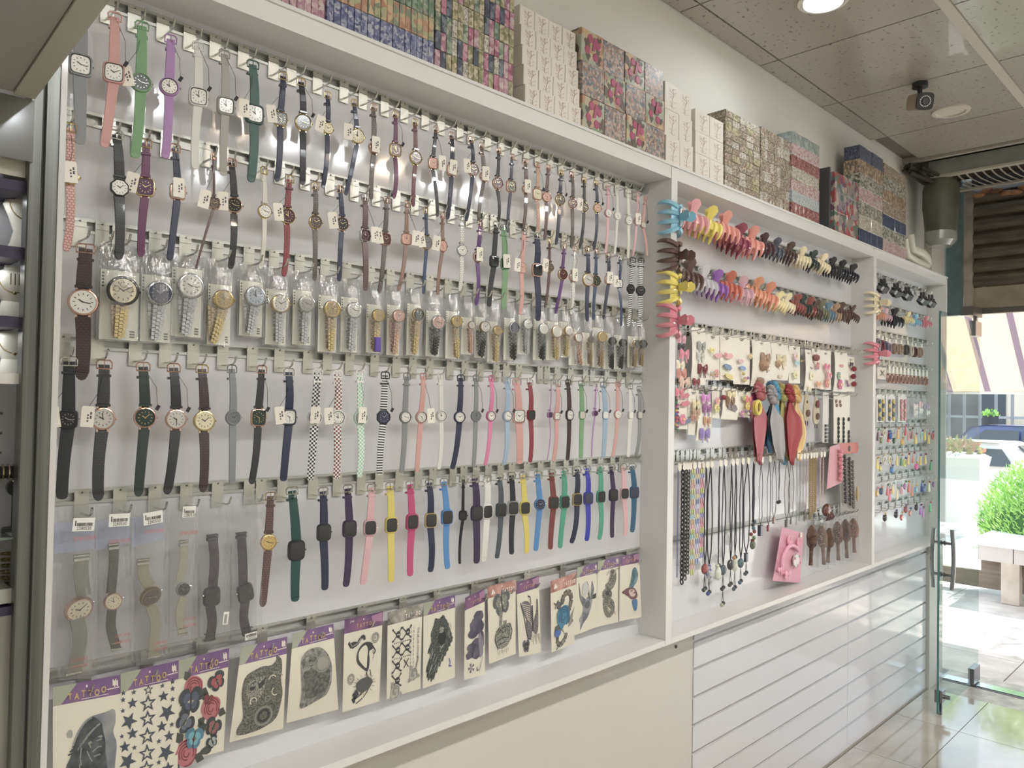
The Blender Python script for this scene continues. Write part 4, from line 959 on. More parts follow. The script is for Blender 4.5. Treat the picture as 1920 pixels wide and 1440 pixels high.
# ================================================================== hair claws
random.seed(21)
HC = {'blue': '6fb4cc', 'brown': '5a4038', 'yellow': 'ddc92e', 'pink': 'd8788c', 'coral': 'd98a7a', 'burgundy': '8e2f4c', 'dark maroon': '4a2a32', 'slate': '48505c', 'dark brown': '4f3834', 'cream': 'd6c9a0', 'dark green': '2c3a38',
      'black': '26272e', 'clear': 'cfcdd2', 'purple': '8a4fa8', 'red orange': 'bf5a42', 'clear pink': 'dcaebc', 'orange': 'd08a62', 'orange and magenta': 'd28560', 'pale yellow': 'dcc98c', 'rust': '8f4238', 'olive': '6b6a48', 'blue grey': '56788a', 'tan': 'a07e5a', 'salmon': 'e2969a'}
def claw(cn, P, s, lab, group, tilt=0.0, yaw=0.0, cat='hair claw', big=False, n=5, alpha=1, clamp=False):
    m = mat(HC[cn], .28, coat=.4, g=1.35, alpha=alpha); t = thing('hair_claw', lab, cat, P, group, yaw)
    T = Matrix.Rotation(tilt, 4, 'Y') if not clamp else Matrix(((0, -1, 0, 0), (0, 0, -1, 0), (1, 0, 0, 0), (0, 0, 0, 1)))
    for side in (-1, 1):
        mb = MB(); hd = []
        for k in range(n):
            u = (k / (n - 1) * 2 - 1); x0 = u * s * .42; sp = 1.25 if big else 1.0
            pts = []
            for j in range(7):
                a = j / 6 * 2.15
                yy = side * s * (.06 + .42 * math.sin(a)) ; zz = -s * (.10 + .62 * (1 - math.cos(a)) * .75); pts.append(T @ Vector((x0 * (1 + (sp - 1 + .25) * math.sin(a)), yy, zz)))
            mb.tube(pts, [s * q * (1.35 if big else 1.35) for q in (.075, .08, .08, .075, .065, .05, .02)], 6)
        NW = 3 if big else 5
        vs = []
        for j in range(NW):
            a = j / 6 * 2.15
            for k in range(5):
                u = k / 4 * 2 - 1; vs.append(T @ Vector((u * s * .45 * (1 + .3 * math.sin(a)), side * s * (.06 + .42 * math.sin(a)), -s * (.10 + .465 * (1 - math.cos(a))))))
        mb.put(vs + [v + T.to_3x3() @ Vector((0, -side * s * .05, 0)) for v in vs], [(j * 5 + k, j * 5 + k + 1, j * 5 + k + 6, j * 5 + k + 5) for j in range(NW - 1) for k in range(4)] + [(NW * 5 + j * 5 + k, NW * 5 + j * 5 + k + 1, NW * 5 + j * 5 + k + 6, NW * 5 + j * 5 + k + 5) for j in range(NW - 1) for k in range(4)])
        mb.build('comb', m, t, True)
        h = MB(); q = []
        for j in range(5):
            z = s * (.0 + .14 * j); w = s * (.17, .14, .19, .22, .10)[j]; y = side * s * (.05 + .05 * j)
            q.append([T @ Vector((w * cx_, y + dy, z)) for cx_, dy in ((-1, 0), (-.4, side * s * .03), (.4, side * s * .03), (1, 0), (.4, -side * s * .03), (-.4, -side * s * .03))])
        h.loft(q).build('handle', m, t, True)
    MB().tube([T @ Vector((x * s * .36, 0, s * .0 + .0)) for x in (-1, 1)], s * .04, 6).build('spring', SILVER, t)
    return t
YF = -D - .012
for i, (cn, px, py) in enumerate((('blue', 1262, 406), ('brown', 1259, 478), ('yellow', 1261, 538), ('pink', 1259, 600))):
    p = at(px, py, YF); 
    t = claw(cn, (2.2, -D - .024, p.z), .083, '%s octopus hair claw clipped on the edge between watches and hair goods' % cn, 'claws clipped on the cabinet edge', clamp=True, big=True, n=4)
for i, (cn, px, py) in enumerate((('cream', 1637, 566), ('pink', 1637, 662))):
    p = at(px, py, YF); claw(cn, (4.018, -D - .024, p.z), .083, '%s hair claw clipped on the far cabinet divider' % cn, 'claws clipped on the cabinet edge', clamp=True, big=True, n=4)
C1 = 'salmon,1298,409 yellow,1328,420 coral,1357,429 burgundy,1383,450 coral,1408,455 dark_maroon,1432,460 slate,1454,468 dark_brown,1479,475 cream,1503,484 dark_green,1521,489 cream,1541,495 black,1560,502 black,1577,507 black,1596,513'
C2 = 'brown,1291,516 clear,1318,528 purple,1341,535 red_orange,1367,537 clear_pink,1391,546 orange,1417,546 orange_and_magenta,1440,555 pale_yellow,1458,566 cream,1474,569 rust,1493,571 dark_green,1504,573 rust,1516,576 dark_brown,1527,580 olive,1538,582 blue_grey,1551,585 tan,1564,587 brown,1577,585 dark_brown,1596,589'
for ri, (row, rail, rn) in enumerate(((C1, 0, 'top claw row'), (C2, 1, 'second claw row'))):
    for i, it in enumerate(row.split()):
        cn, px, py = it.split(','); cn = cn.replace('_', ' '); y = -.07; p = at(float(px), float(py), y)
        s = (.088 if i < 5 else .066) if ri == 0 else (.078 if i < 7 else .062)
        claw(cn, (p.x, y, p.z + s * .18), s, '%s hair claw, %s from left in the %s' % (cn, ORD[i + 1], rn), 'hair claws in the ' + rn, tilt=R(random.uniform(8, 28)), yaw=R(-35 + random.uniform(-15, 15)), alpha=.55 if 'clear' in cn else 1, n=5 if i < 7 else 6)
        put_hook('c%d' % ri, p.x, RAILS[2][rail], 'the ' + rn, 'hooks of the hair goods cabinet', .06)
# ================================================================== small goods builders
def ball_(mb, p, r, sc=(1, 1, 1)): mb.ball(p, r, 8, 6, sc)
def bow(root, x, z, s, m, y=-.012, name='bow'):
    mb = MB()
    for sg in (-1, 1):
        rings = []
        for j in range(5):
            u = j / 4; hw = s * (.10 + .42 * math.sin(min(1, u * 1.15) * 1.9)); th = s * (.05 + .22 * math.sin(u * 3.0))
            rings.append([(x + sg * s * u * .9, y - th, z + hw * .2), (x + sg * s * u * .9, y - th * .4, z + hw), (x + sg * s * u * .9, y, z + hw * .8), (x + sg * s * u * .9, y, z - hw * .8), (x + sg * s * u * .9, y - th * .4, z - hw), (x + sg * s * u * .9, y - th, z - hw * .2)])
        mb.loft(rings)
        mb.ribbon([(x + sg * s * .1, y - .002, z - s * .1), (x + sg * s * .35, y - .002, z - s * .5), (x + sg * s * .5, y - .002, z - s * .9)], s * .22, .001)
    mb.ball((x, y - s * .15, z), s * .18, 8, 6, (1, .8, 1.2)); return mb.build(name, m, root, True)
def flower(root, x, z, s, m, m2, y=-.012):
    mb = MB()
    for k in range(6):
        a = k * math.pi / 3; mb.ball((x + s * .55 * math.cos(a), y - s * .1, z + s * .55 * math.sin(a)), s * .38, 8, 5, (1, .45, 1))
    o = mb.build('flower', m, root, True); MB().ball((x, y - s * .25, z), s * .28, 8, 5, (1, .7, 1)).build('centre', m2, o, True)
def snapclip(root, x, z, s, m, ang=0, y=-.010):
    M2 = Matrix.Translation((x, y, z)) @ Matrix.Rotation(ang, 4, 'Y')
    MB().prism([(-s, -.06 * s), (-s * .6, -.28 * s), (s * .6, -.34 * s), (s, 0), (s * .6, .34 * s), (-s * .6, .28 * s), (-s, .06 * s)], -.003, 0, M2).build('hair_clip', m, root)
def beads(root, x, z, s, cols, n, y=-.010):
    for k in range(n):
        MB().ball((x + random.uniform(-s, s), y - random.random() * s * .6, z + random.uniform(-s, s)), s * random.uniform(.25, .42), 6, 5).build('bead', mat(random.choice(cols), .4, coat=.3), root, True)
def card(name, lab, cat, q, y, group, yaw=0.0, m=CARDW, curl=.0):
    TL, TR, BR, BL = [at(*p, y) for p in q]; O = (TL + TR) / 2; t = thing(name, lab, cat, O, group)
    vs = []
    for a in range(7):
        v = a / 6
        for b2 in range(3):
            u = b2 / 2; p = TL.lerp(TR, u).lerp(BL.lerp(BR, u), v) - O; p.y = -curl * math.sin(v * 2.6) * .01 - .0; vs.append(p)
    f = [(a * 3 + b2, a * 3 + b2 + 1, (a + 1) * 3 + b2 + 1, (a + 1) * 3 + b2) for a in range(6) for b2 in range(2)]
    k = len(vs); vs += [v + Vector((0, .0012, 0)) for v in vs]; f += [tuple(k + i for i in ff)[::-1] for ff in f]
    MB().put(vs, f).build('backing_card', m, t)
    return t, (lambda px, py: (at(px, py, y) - O))
ACC = 'accessory cards in the hair goods cabinet'
# each: quad x0,y0,x1,y1, label, list of items (kind, px, py, size_m, colour)
GC = '''1296,613,1322,721,1|white card with silver and red glitter bows|bow 1310 648 .030 8b8f8c;bow 1308 668 .028 a7aaa4;bow 1312 692 .036 6b1f2a;bow 1300 716 .026 7a2230
1323,624,1349,712,0|white card with yellow bow and coloured clips|bow 1330 656 .016 c9c25a;clip 1342 667 .028 c48a8e;flower 1338 700 .018 c9828a;beads 1331 703 .012 8fae6a
1350,626,1375,712,0|white card with pink and blue snap clips|clip 1362 668 .030 cf8f92;clip 1360 688 .030 4f7396;clip 1362 706 .030 c2b04a;bow 1356 664 .012 cc7f88
1375,628,1406,720,0|white card with blue oval clips and tiny flowers|clip 1384 677 .022 b98c9e;clip 1388 690 .024 5f86b8;beads 1390 708 .020 c9868a;flower 1402 668 .014 c8ad74
1409,636,1444,724,1|white card with brown furry rabbit-ear bow|bow 1430 672 .045 95755c;furr 1424 685 .03 9c7c62;furr 1418 715 .022 8f7058;beads 1434 694 .012 d8cfc0
1445,640,1477,712,1|white card with beige pearl bow|bow 1460 675 .045 c4b48e;furr 1452 682 .018 a98e70;clip 1458 706 .02 b7a98c
1479,646,1500,718,0|white card with pastel flowers and blue bow|flower 1487 668 .022 dcb2bb;bow 1490 680 .022 8fb3bd;flower 1486 703 .022 c5cc9a;beads 1500 676 .01 39405a
1509,655,1521,733,1|cream card with cream chiffon flower|flower 1516 705 .024 d3cfae;bow 1513 728 .02 cfcba6;clip 1517 690 .014 8a8478
1522,650,1537,728,0|white card with dusty pink pompoms|furr 1524 671 .020 8f5a54;flower 1528 686 .02 b8707a;bow 1530 720 .024 cc8a62
1537,656,1558,730,0|white card with bright pink clip ribbons|bow 1546 688 .03 c8687e;bow 1550 703 .028 c97a86;flower 1546 718 .026 cf7a7a
1564,656,1588,734,1|white card with pink and green rosettes|clip 1574 686 .02 b87a72;flower 1568 705 .022 7fa08c;flower 1570 721 .028 c2508a;beads 1584 720 .018 b99aa8
1588,668,1602,734,0|white card with red bobbles and black ribbons|furr 1595 692 .016 8a2636;furr 1594 706 .016 7a2030;furr 1595 720 .016 8a2434;bow 1592 683 .02 2c2630
1271,725,1289,804,0|red lettered card with pink round clips|clip 1280 742 .026 b23a48;clip 1280 757 .028 b8424e;flower 1274 786 .022 cf6a8c;clip 1284 790 .024 4a4c66
1290,728,1310,815,0|white card with beige and brown bows|bow 1300 757 .028 c9bb8e;bow 1300 772 .028 a98468;bow 1296 783 .024 9a6f58
1306,738,1331,826,1|white card with metallic pink and purple bows|bow 1318 746 .032 bd6cb2;bow 1320 765 .032 8a4f8a;bow 1320 788 .028 b08058;bow 1316 812 .038 7f6cae
1335,724,1349,784,0|white card with red bobble and pastel ovals|furr 1350 745 .012 8a2e3a;flower 1340 752 .018 cf8a96;flower 1338 765 .02 c9bd72;beads 1342 768 .01 8fb0c4
1353,726,1382,786,1|white card with cream and brown ribbon bundle|bow 1366 740 .034 c9b98c;bow 1364 752 .036 7c5a3e;clip 1368 764 .04 5c4232
1384,732,1409,782,0|white card with many small coloured bows|bow 1398 748 .026 cf6a6c;flower 1390 746 .014 a0a86a;flower 1396 762 .02 c9b24a;beads 1394 774 .018 6a9a5a;flower 1386 776 .016 bb6aa0
1408,729,1430,750,0|magenta framed card with tiny green picture|flower 1419 737 .016 8fae74;clip 1419 748 .03 a8407a'''
for i, l in enumerate(GC.split('\n')):
    q, look, its = l.split('|'); x0, y0, x1, y1, cu = [float(v) for v in q.split(',')]
    if i < 12:
        rail, rn = 2, 'upper card row'
    else: rail, rn = 3, 'lower card row'
    sl_ = .12 * (x1 - x0)
    t, W = card('hair_accessory_card', look + ', hanging in the ' + rn, 'hair accessories', [(x0, y0), (x1, y0 + sl_), (x1 - cu * 2, y1 + sl_ * .4), (x0 - cu * 4, y1)], -.045, ACC, curl=cu, m=CARDW if i != 18 else mat('a8407a', .5))
    pr = MB(); c0 = W((x0 + x1) / 2, y0 + (y1 - y0) * .09); pr.box(c0.x - .012, c0.x + .012, -.0035, -.0005, c0.z - .0012, c0.z + .0012).box(c0.x - .007, c0.x + .007, -.0035, -.0005, c0.z - .006, c0.z - .0045).build('printing', mat('9a6a66' if i in (0, 12) else '77746c', .6), t)
    for it in its.split(';'):
        kd, px, py, s, c = it.split(); p = W(float(px), float(py)); s = float(s); m = mat(c, .35, coat=.35, g=1.45)
        if kd == 'bow': bow(t, p.x, p.z, s, m)
        elif kd == 'clip': snapclip(t, p.x, p.z, s, m, random.uniform(-.3, .2))
        elif kd == 'flower': flower(t, p.x, p.z, s, m, mat('d9c27a', .5))
        elif kd == 'furr':
            mb = MB(); mb.ball((p.x, -.016, p.z), s * .8, 10, 7)
            for k in range(60):
                d = Vector((random.gauss(0, 1), random.gauss(0, 1), random.gauss(0, 1))).normalized(); c3 = Vector((p.x, -.016, p.z)); sd_ = d.orthogonal().normalized() * s * .05
                mb.put([c3 + d * s * .7 - sd_, c3 + d * s * .7 + sd_, c3 + d * s * 1.15], [(0, 1, 2)])
            mb.build('pompom', mat(c, .9, g=1.45), t)
        else: beads(t, p.x, p.z, s, [c, 'c9b06a', 'd0cdc4', '8a6a9a'], 5)
    O = Vector(t.location)
    put_hook('a%d' % rail, O.x, RAILS[2][rail], 'the ' + rn, 'hooks of the hair goods cabinet', .08)
random.seed(3)
for rail, n_, nm, x0, x1 in ((2, 26, 'the upper card row, spare', 2.3, 3.93), (3, 16, 'the lower card row, spare', 2.3, 3.93), (5, 9, 'the brush row', 3.45, 3.93)):
    for k in range(n_): put_hook('sp%d' % rail, x0 + (x1 - x0) * (k + .5) / n_, RAILS[2][rail], nm, 'hooks of the hair goods cabinet', .11 if rail == 2 else .08)
# pink bow string at the left
p0 = at(1273, 632, -.05); t = thing('bow_string', 'string of pink, black and cream bows beside the cabinet divider', 'hair bows', p0)
for px, py, s, c in ((1272, 636, .03, 'c98aa0'), (1272, 650, .026, '33303c'), (1277, 664, .034, 'd2738c'), (1270, 684, .03, 'd6ccb0'), (1272, 700, .034, 'c47a68'), (1278, 716, .036, 'd0b09a'), (1268, 735, .028, 'd06a80')):
    p = at(px, py, -.05) - p0; bow(t, p.x, p.z, s, mat(c, .4, coat=.3))
MB().tube([(0, .003, .02), (0, .003, at(1272, 740, -.05).z - p0.z)], .001, 4).build('string', THREAD, t)
p0 = at(1268, 760, -.05); t = thing('bead_strand', 'strand of tiny multicoloured beads hanging at the left of the cards', 'beads', p0)
for k in range(16):
    p = at(1268 + (k % 2) * 3, 756 + k * 3.4, -.05) - p0; MB().ball((p.x, 0, p.z), .005, 6, 5).build('bead', mat(random.choice(['b84a5a', '4a7a5a', 'c9a23a', '5a6aa8', 'b04a8a']), .4, coat=.4), t, True)
# yellow and pink hair ties
p0 = at(1413, 764, -.06); t = thing('hair_tie_bundle', 'bundle of yellow, pink and purple hair ties beside the scarves', 'hair ties', p0)
for k, c in enumerate(('d6c52a', 'd6c52a', 'd58a8a', 'c85aa8', '7a4aa8')):
    MB().tube([(.004 * k + .020 * math.cos(a), -.02 + .010 * k, .026 * math.sin(a) - .002 * k) for a in [j * math.pi / 8 for j in range(16)]], .0065, 6, True).build('hair_tie', mat(c, .6), t, True)
# scarf scrunchies
SC = '''dusty pink|a85660|1425,728|1411,760 1440,764 1437,800 1433,836 1425,872 1417,872 1411,820
dark blue|2a5a7c|1446,728|1436,765 1450,765 1448,810 1446,845 1442,849 1436,835 1434,800
silver grey|8f8d90|1448,735|1443,760 1464,765 1470,800 1471,840 1466,868 1458,862 1448,830 1441,790
sky blue|3a8fae|1454,728|1450,752 1466,760 1470,800 1473,850 1470,872 1464,866 1460,820
olive|958c3c|1467,732|1461,752 1474,758 1477,810 1478,850 1474,864 1468,840 1465,800
deep red|97282e|1481,733|1474,757 1492,760 1500,790 1502,812 1492,845 1484,872 1477,866 1475,810
gold satin|c9a154|1493,734|1484,756 1500,762 1507,790 1512,812 1508,835 1496,864 1489,858 1494,810'''
for i, l in enumerate(SC.split('\n')):
    nm, hx, c0, pl_ = l.split('|'); y = -.055 - .008 * (i % 3) - (.012 if i in (0, 2, 5) else 0); p0 = at(*map(float, c0.split(',')), y)
    t = thing('scarf_scrunchie', '%s scarf scrunchie hanging with long tails, %s from left' % (nm, ORD[i + 1]), 'scrunchie', p0, 'scarf scrunchies')
    m = noisy(hx, hx, 30, .35 if i in (3, 6) else .6, g=1.45, coat=.4 if i in (3, 6) else 0, bump=.4)
    mb = MB(); N = 40; rings = []
    for k in range(N):
        a = 2 * math.pi * k / N; c3 = Vector((.016 * math.cos(a), .012 * math.sin(a) * .6, .026 * math.sin(a) - .01)); o_ = Vector((math.cos(a), 0, math.sin(a)))
        rr = .0135 * (1 + .28 * math.sin(k * 2.6)); rings.append([c3 + o_ * rr * math.cos(b2) + Vector((0, 1, 0)) * rr * math.sin(b2) for b2 in [q * math.pi / 4 for q in range(8)]])
    rings.append(rings[0]); mb.loft(rings, (False, False)).build('ruffle', m, t, True)
    pts = [at(*map(float, q.split(',')), y) - p0 for q in pl_.split()]
    # tail: soft pleated sheet between the left and right outline
    n = len(pts); zs = [p.z for p in pts]; zt, zb = max(zs), min(zs)
    def xr(z):
        xs_ = []
        for k in range(n):
            a, b2 = pts[k], pts[(k + 1) % n]
            if (a.z - z) * (b2.z - z) <= 0 and abs(a.z - b2.z) > 1e-6: xs_.append(a.x + (b2.x - a.x) * (z - a.z) / (b2.z - a.z))
        return (min(xs_), max(xs_)) if xs_ else (pts[0].x, pts[0].x)
    for s2 in (0, 1):
        vs = []; rows = 14; cols_ = 12
        for a in range(rows + 1):
            z = zt + (zb - zt) * (a / rows) * (.86 if s2 else 1); z = min(max(z, zb + 1e-4), zt - 1e-4); l_, r_ = xr(z); top = min(1, a / 3)
            l_ = l_ * top + (-.008) * (1 - top); r_ = r_ * top + .008 * (1 - top)
            for b2 in range(cols_ + 1):
                u = b2 / cols_; vs.append((l_ + (r_ - l_) * u + .004 * s2, -.004 - .006 * math.sin(u * 9 + i + a * .15) * (.4 + a / rows) + .012 * s2, z + (.028 if a == 0 else 0) * .3))
        MB().put(vs, [(a * (cols_ + 1) + b2, a * (cols_ + 1) + b2 + 1, (a + 1) * (cols_ + 1) + b2 + 1, (a + 1) * (cols_ + 1) + b2) for a in range(rows) for b2 in range(cols_)]).build('tail', m, t, True)
MB  # leather keyring figures with long ears
for i, (px, py, c) in enumerate(((1512, 762, 'ada183'), (1530, 768, 'b6a98c'))):
    p0 = at(px, py, -.06); t = thing('felt_pendant_card', ('beige felt drop with star cutout' if i == 0 else 'beige felt drop with red blossom') + ' beside the gold scarf', 'hair accessories', p0, 'beige felt drops')
    m = mat(c, .8, g=1.3)
    MB().prism([(-.012, .055), (.012, .055), (.030, .0), (.034, -.04), (.022, -.062), (.0, -.066), (-.022, -.062), (-.034, -.04), (-.030, 0)], -.003, .003).build('felt_body', m, t)
    MB().ball((.004, -.008, -.030), .016, 10, 6, (1, .4, 1)).build('brown_patch', mat('6e4a3c', .7), t, True)
    if i == 0: MB().prism([(.008 * (1 if k % 2 else .45) * math.sin(k * math.pi / 4), .02 + .008 * (1 if k % 2 else .45) * math.cos(k * math.pi / 4)) for k in range(8)], -.005, -.003).build('star', mat('3c2c26', .6), t)
    else: flower(t, -.002, .025, .02, mat('7c2c30', .6), mat('a8605a', .5), -.008)
    for x in (-.010, .012): MB().tube([(x, 0, -.066), (x, 0, -.085)], .002, 5).build('tassel', mat('4c3a34', .6), t)
# slim pack and ring card at the right end
def plain(name, lab, cat, q, hx, items, grp=None, y=-.045):
    t, W = card(name, lab, cat, q, y, grp, m=mat(hx, .55, g=1.3))
    return t, W
t, W = plain('slim_pack', 'tall slim clear pack with a row of dark stones at its foot', 'accessory pack', [(1543, 735), (1554, 737), (1553, 830), (1542, 830)], 'c4c0ba', None)
for k in range(5):
    p = W(1548, 798 + k * 7); MB().bbox(-.012, .012, -.006, 0, -.006, .006, .001).build('dark_stone', mat('3a3a40', .3, coat=.5), t, loc=(p.x, -.002, p.z))
t, W = plain('ring_card', 'white card with rows of small black rings and brown studs', 'accessory pack', [(1563, 737), (1594, 742), (1592, 834), (1563, 832)], 'd3cfc2', None)
for r_ in range(6):
    for c_ in range(3):
        if c_ == 2 and r_ in (1, 2): continue
        p = W(1571 + c_ * 9.5, 786 + r_ * 8); MB().tube([(p.x + .007 * math.cos(a), -.004, p.z + .0085 * math.sin(a)) for a in [j * math.pi / 5 for j in range(10)]], .0026, 5, True).build('black_ring', mat('26262a', .4), t, True)
for px, py in ((1567, 752), (1574, 753), (1568, 760), (1575, 760)):
    p = W(px, py); MB().ball((p.x, -.004, p.z), .009, 8, 5, (1, .5, 1)).build('brown_stud', mat('8a6a5e', .4, coat=.4), t, True)
# ================================================================== necklaces, cords and chains
NT = 'necklaces on the long row'
def neck_tag(root, x=0, z=0, w=.011, h=.022, y=-.006):
    MB().prism([(x - w, z), (x + w, z), (x + w, z - h), (x + w * .4, z - h * 1.25), (x - w * .4, z - h * 1.25), (x - w, z - h)], y - .0008, y).build('paper_tag', CARDW, root)
ZN = RAILS[2][4] - .028
def cord(i, px, pbot, spread, m, r, lab, pend=(), twin=False, chain=False):
    y = -.055; p0 = at(px, 868, y); p0.z = ZN; zb = at(px, pbot, y).z - ZN
    t = thing('necklace', lab, 'necklace', p0, NT)
    neck_tag(t)
    pts1 = [(-spread * .5 * math.sin(min(1, k / 8 * 1.4) * math.pi * .72) - .003 + .002 * math.sin(k * 1.7 + i), -.002, -.02 + (zb + .02) * k / 8) for k in range(9)]
    pts2 = [(spread * .5 * math.sin(min(1, k / 8 * 1.4) * math.pi * .72) + .003 + .002 * math.sin(k * 1.3 + i), .001, -.02 + (zb + .02) * k / 8) for k in range(9)]
    pts1[-1] = pts2[-1] = (0, 0, zb)
    MB().tube(pts1 + pts2[::-1][1:], r, 5).build('cord', m, t)
    z = zb
    for kd, s, c in pend:
        if kd == 'disc': MB().ball((0, 0, z - s), s, 14, 9, (.95, .55, 1)).build('round_pendant', noisy(c, '3d4246', 60, .25, coat=.6), t, True); z -= 2 * s
        elif kd == 'drop': MB().ball((0, 0, z - s), s, 10, 8, (.65, .45, 1.1)).build('drop_pendant', noisy(c, 'b8bcae', 70, .3, coat=.6), t, True); z -= 2.1 * s
        elif kd == 'bar': MB().bbox(-s * .5, s * .5, -s * .3, s * .3, z - 2 * s, z, s * .12).build('bar_pendant', mat(c, .3, coat=.5), t); z -= 2 * s
        elif kd == 'tail':
            MB().tube([(0, 0, z), (-.006, 0, z - s)], .0011, 4).tube([(0, 0, z), (.006, 0, z - s * .9)], .0011, 4).build('cord_tail', m, t)
            MB().ball((-.006, 0, z - s - .006), .008, 8, 6).build('end_bead', mat(c, .4, coat=.5), t, True); MB().ball((.006, 0, z - s * .9 - .006), .0075, 8, 6).build('end_bead', mat('383c40', .4, coat=.5), t, True); z -= s + .01
        elif kd == 'cluster':
            for k in range(7): MB().ball((random.uniform(-.010, .010), random.uniform(-.008, .004), z - k * s / 6), .008, 7, 5).build('bead', mat(random.choice((c, '3a3c44', '6a8a5a', '8a3434', '4a6a7a')), .4, coat=.4), t, True)
            z -= s
    put_hook('n', p0.x, RAILS[2][4], 'necklaces', 'hooks of the hair goods cabinet', .08)
    return t
BKC = mat('2b2d33', .5); 
def chain(px, pbot, w, m, lab, link_, strands=1):
    y = -.055; p0 = at(px, 868, y); p0.z = ZN; zb = at(px, pbot, y).z - ZN; t = thing('chain_necklace', lab, 'necklace', p0, NT); neck_tag(t)
    for s_ in range(strands):
        mb = MB(); n = int(-zb / (link_ * .8)); xo = (s_ - (strands - 1) / 2) * w
        for k in range(n):
            z = -.02 - k * link_ * .8; a = k % 2
            mb.tube([(xo + link_ * .38 * math.cos(q) * (1 - a * .6), link_ * .38 * math.cos(q) * a, z + link_ * .55 * math.sin(q)) for q in [j * math.pi / 4 for j in range(8)]], link_ * .13, 4, True)
        mb.build('chain', m, t)
    put_hook('n', p0.x, RAILS[2][4], 'necklaces', 'hooks of the hair goods cabinet', .08)
chain(1272, 1076, .008, mat('5a6f9c', .4), 'thin blue bead chain, leftmost on the necklace row', .008)
chain(1281, 1096, .02, BKC, 'heavy black chain necklace, second on the necklace row', .020)
chain(1287, 1086, .018, mat('5c5d58', .3, .8), 'gunmetal chain necklace beside the black chain', .018)
chain(1292, 1072, .018, mat('6a6b60', .3, .8), 'shorter gunmetal chain necklace before the pastel bands', .016)
for px, pb, cs, nm in ((1300, 1076, ('cfa0a6', 'c5d07a', '9ac0c6', 'd7b98a'), 'pink and lime'), (1309, 1050, ('b9c2d8', 'c9b0d0', 'd0c48a', '8f9fc8'), 'blue and lilac'), (1317, 1044, ('d98aa0', 'c8cf6a', '8a90c8', 'd9a0b0'), 'rose and yellow')):
    y = -.05; p0 = at(px, 868, y); p0.z = ZN; zb = at(px, pb, y).z - ZN; t = thing('pastel_chain', '%s pastel plastic link chain on the necklace row' % nm, 'necklace', p0, NT); neck_tag(t)
    n = int(-zb / .018)
    for c in range(4):
        mb = MB()
        for k in range(c, n, 4):
            for xo in (-.008, .006):
                z = -.02 - k * .018; mb.tube([(xo + .006 * math.cos(q), (k % 2) * .005 * math.cos(q), z + .011 * math.sin(q)) for q in [j * math.pi / 4 for j in range(8)]], .0024, 4, True)
        mb.build('links', mat(cs[c], .4, coat=.3), t)
    put_hook('n', p0.x, RAILS[2][4], 'necklaces', 'hooks of the hair goods cabinet', .08)
CO = [(1324, 1056, .018, [('disc', .020, 'a83a44'), ('tail', .05, '3b4a48')], 'round red pendant and bead tail'), (1332, 1058, .034, [('drop', .026, '34408a'), ('tail', .045, '3a4696')], 'blue drop pendant and blue bead'),
      (1349, 1054, .003, [('tail', .006, 'c6cdb6'), ('drop', .024, 'c3ccb0')], 'pale green bead at its end'), (1358, 1058, .024, [('disc', .020, '3c5a66'), ('tail', .045, '3a3e40'), ('tail', .05, '9aa088')], 'teal pendant and two long bead tails'),
      (1372, 1048, .016, [('disc', .021, '363c3c'), ('tail', .05, '46504e')], 'dark round pendant and bead'), (1380, 1036, .012, [('tail', .012, 'b98a4a'), ('drop', .024, 'a9b49a'), ('tail', .06, '4a5a6a')], 'grey green drop pendant and three beads'),
      (1391, 1046, .026, [('disc', .019, '46707e'), ('tail', .05, '3f5f7c')], 'blue green round pendant'), (1401, 1036, .05, [('bar', .018, '3e4c5c'), ('tail', .04, '3f5060')], 'slate bar pendant and bead')]
for i, (px, pb, sp, pe, nm) in enumerate(CO): cord(i, px, pb, sp, BKC, .0022, 'black cord necklace with ' + nm, pe)
cord(20, 1413, 978, .006, mat('23242a', .4), .004, 'thick black beaded necklace with colourful cluster pendant', [('cluster', .075, '8a3a3a'), ('disc', .018, '5a6a4a')])
for i, (px, pb, sp, pe, nm) in enumerate([(1427, 984, .03, [('bar', .022, '2a2e44')], 'navy bar pendant'), (1442, 984, .03, [('bar', .013, '7c2a34')], 'small red bar pendant'), (1452, 970, .04, [('bar', .013, '8a6a5e')], 'square pinkish pendant'),
      (1461, 930, .006, [('tail', .02, '33343a')], 'knotted black tassel'), (1476, 974, .05, [('bar', .016, '5c564e')], 'grey rectangular pendant'), (1484, 974, .05, [('bar', .010, '6a6660')], 'small grey pendant')]):
    cord(30 + i, px, pb, sp, mat('46474c', .5), .0013, 'thin dark cord necklace with ' + nm, pe)
for i, (px, pb, c, nm) in enumerate([(1494, 980, 'a3a4a6', 'silver'), (1500, 972, '8d8f92', 'steel'), (1506, 965, 'b3ae9e', 'pale'), (1512, 955, 'a99a80', 'light gold')]):
    cord(40 + i, px, pb, .012, mat(c, .3, .8), .0009, 'fine %s chain necklace near the gold chains' % nm, [('bar', .005, c)])
for k, px in enumerate((1519, 1524, 1529)): chain(px, 966 - k * 6, .010, mat('b79a58', .3, .9), '%s glittering gold rope chain strand bundle' % ('left', 'middle', 'right')[k], .011, 2)
for k, px in enumerate((1538, 1544)): chain(px, 945 - k * 8, .010, mat('cfb9ae', .5), '%s pale pearl strand beside the gold chains' % ('left', 'right')[k], .009, 1)
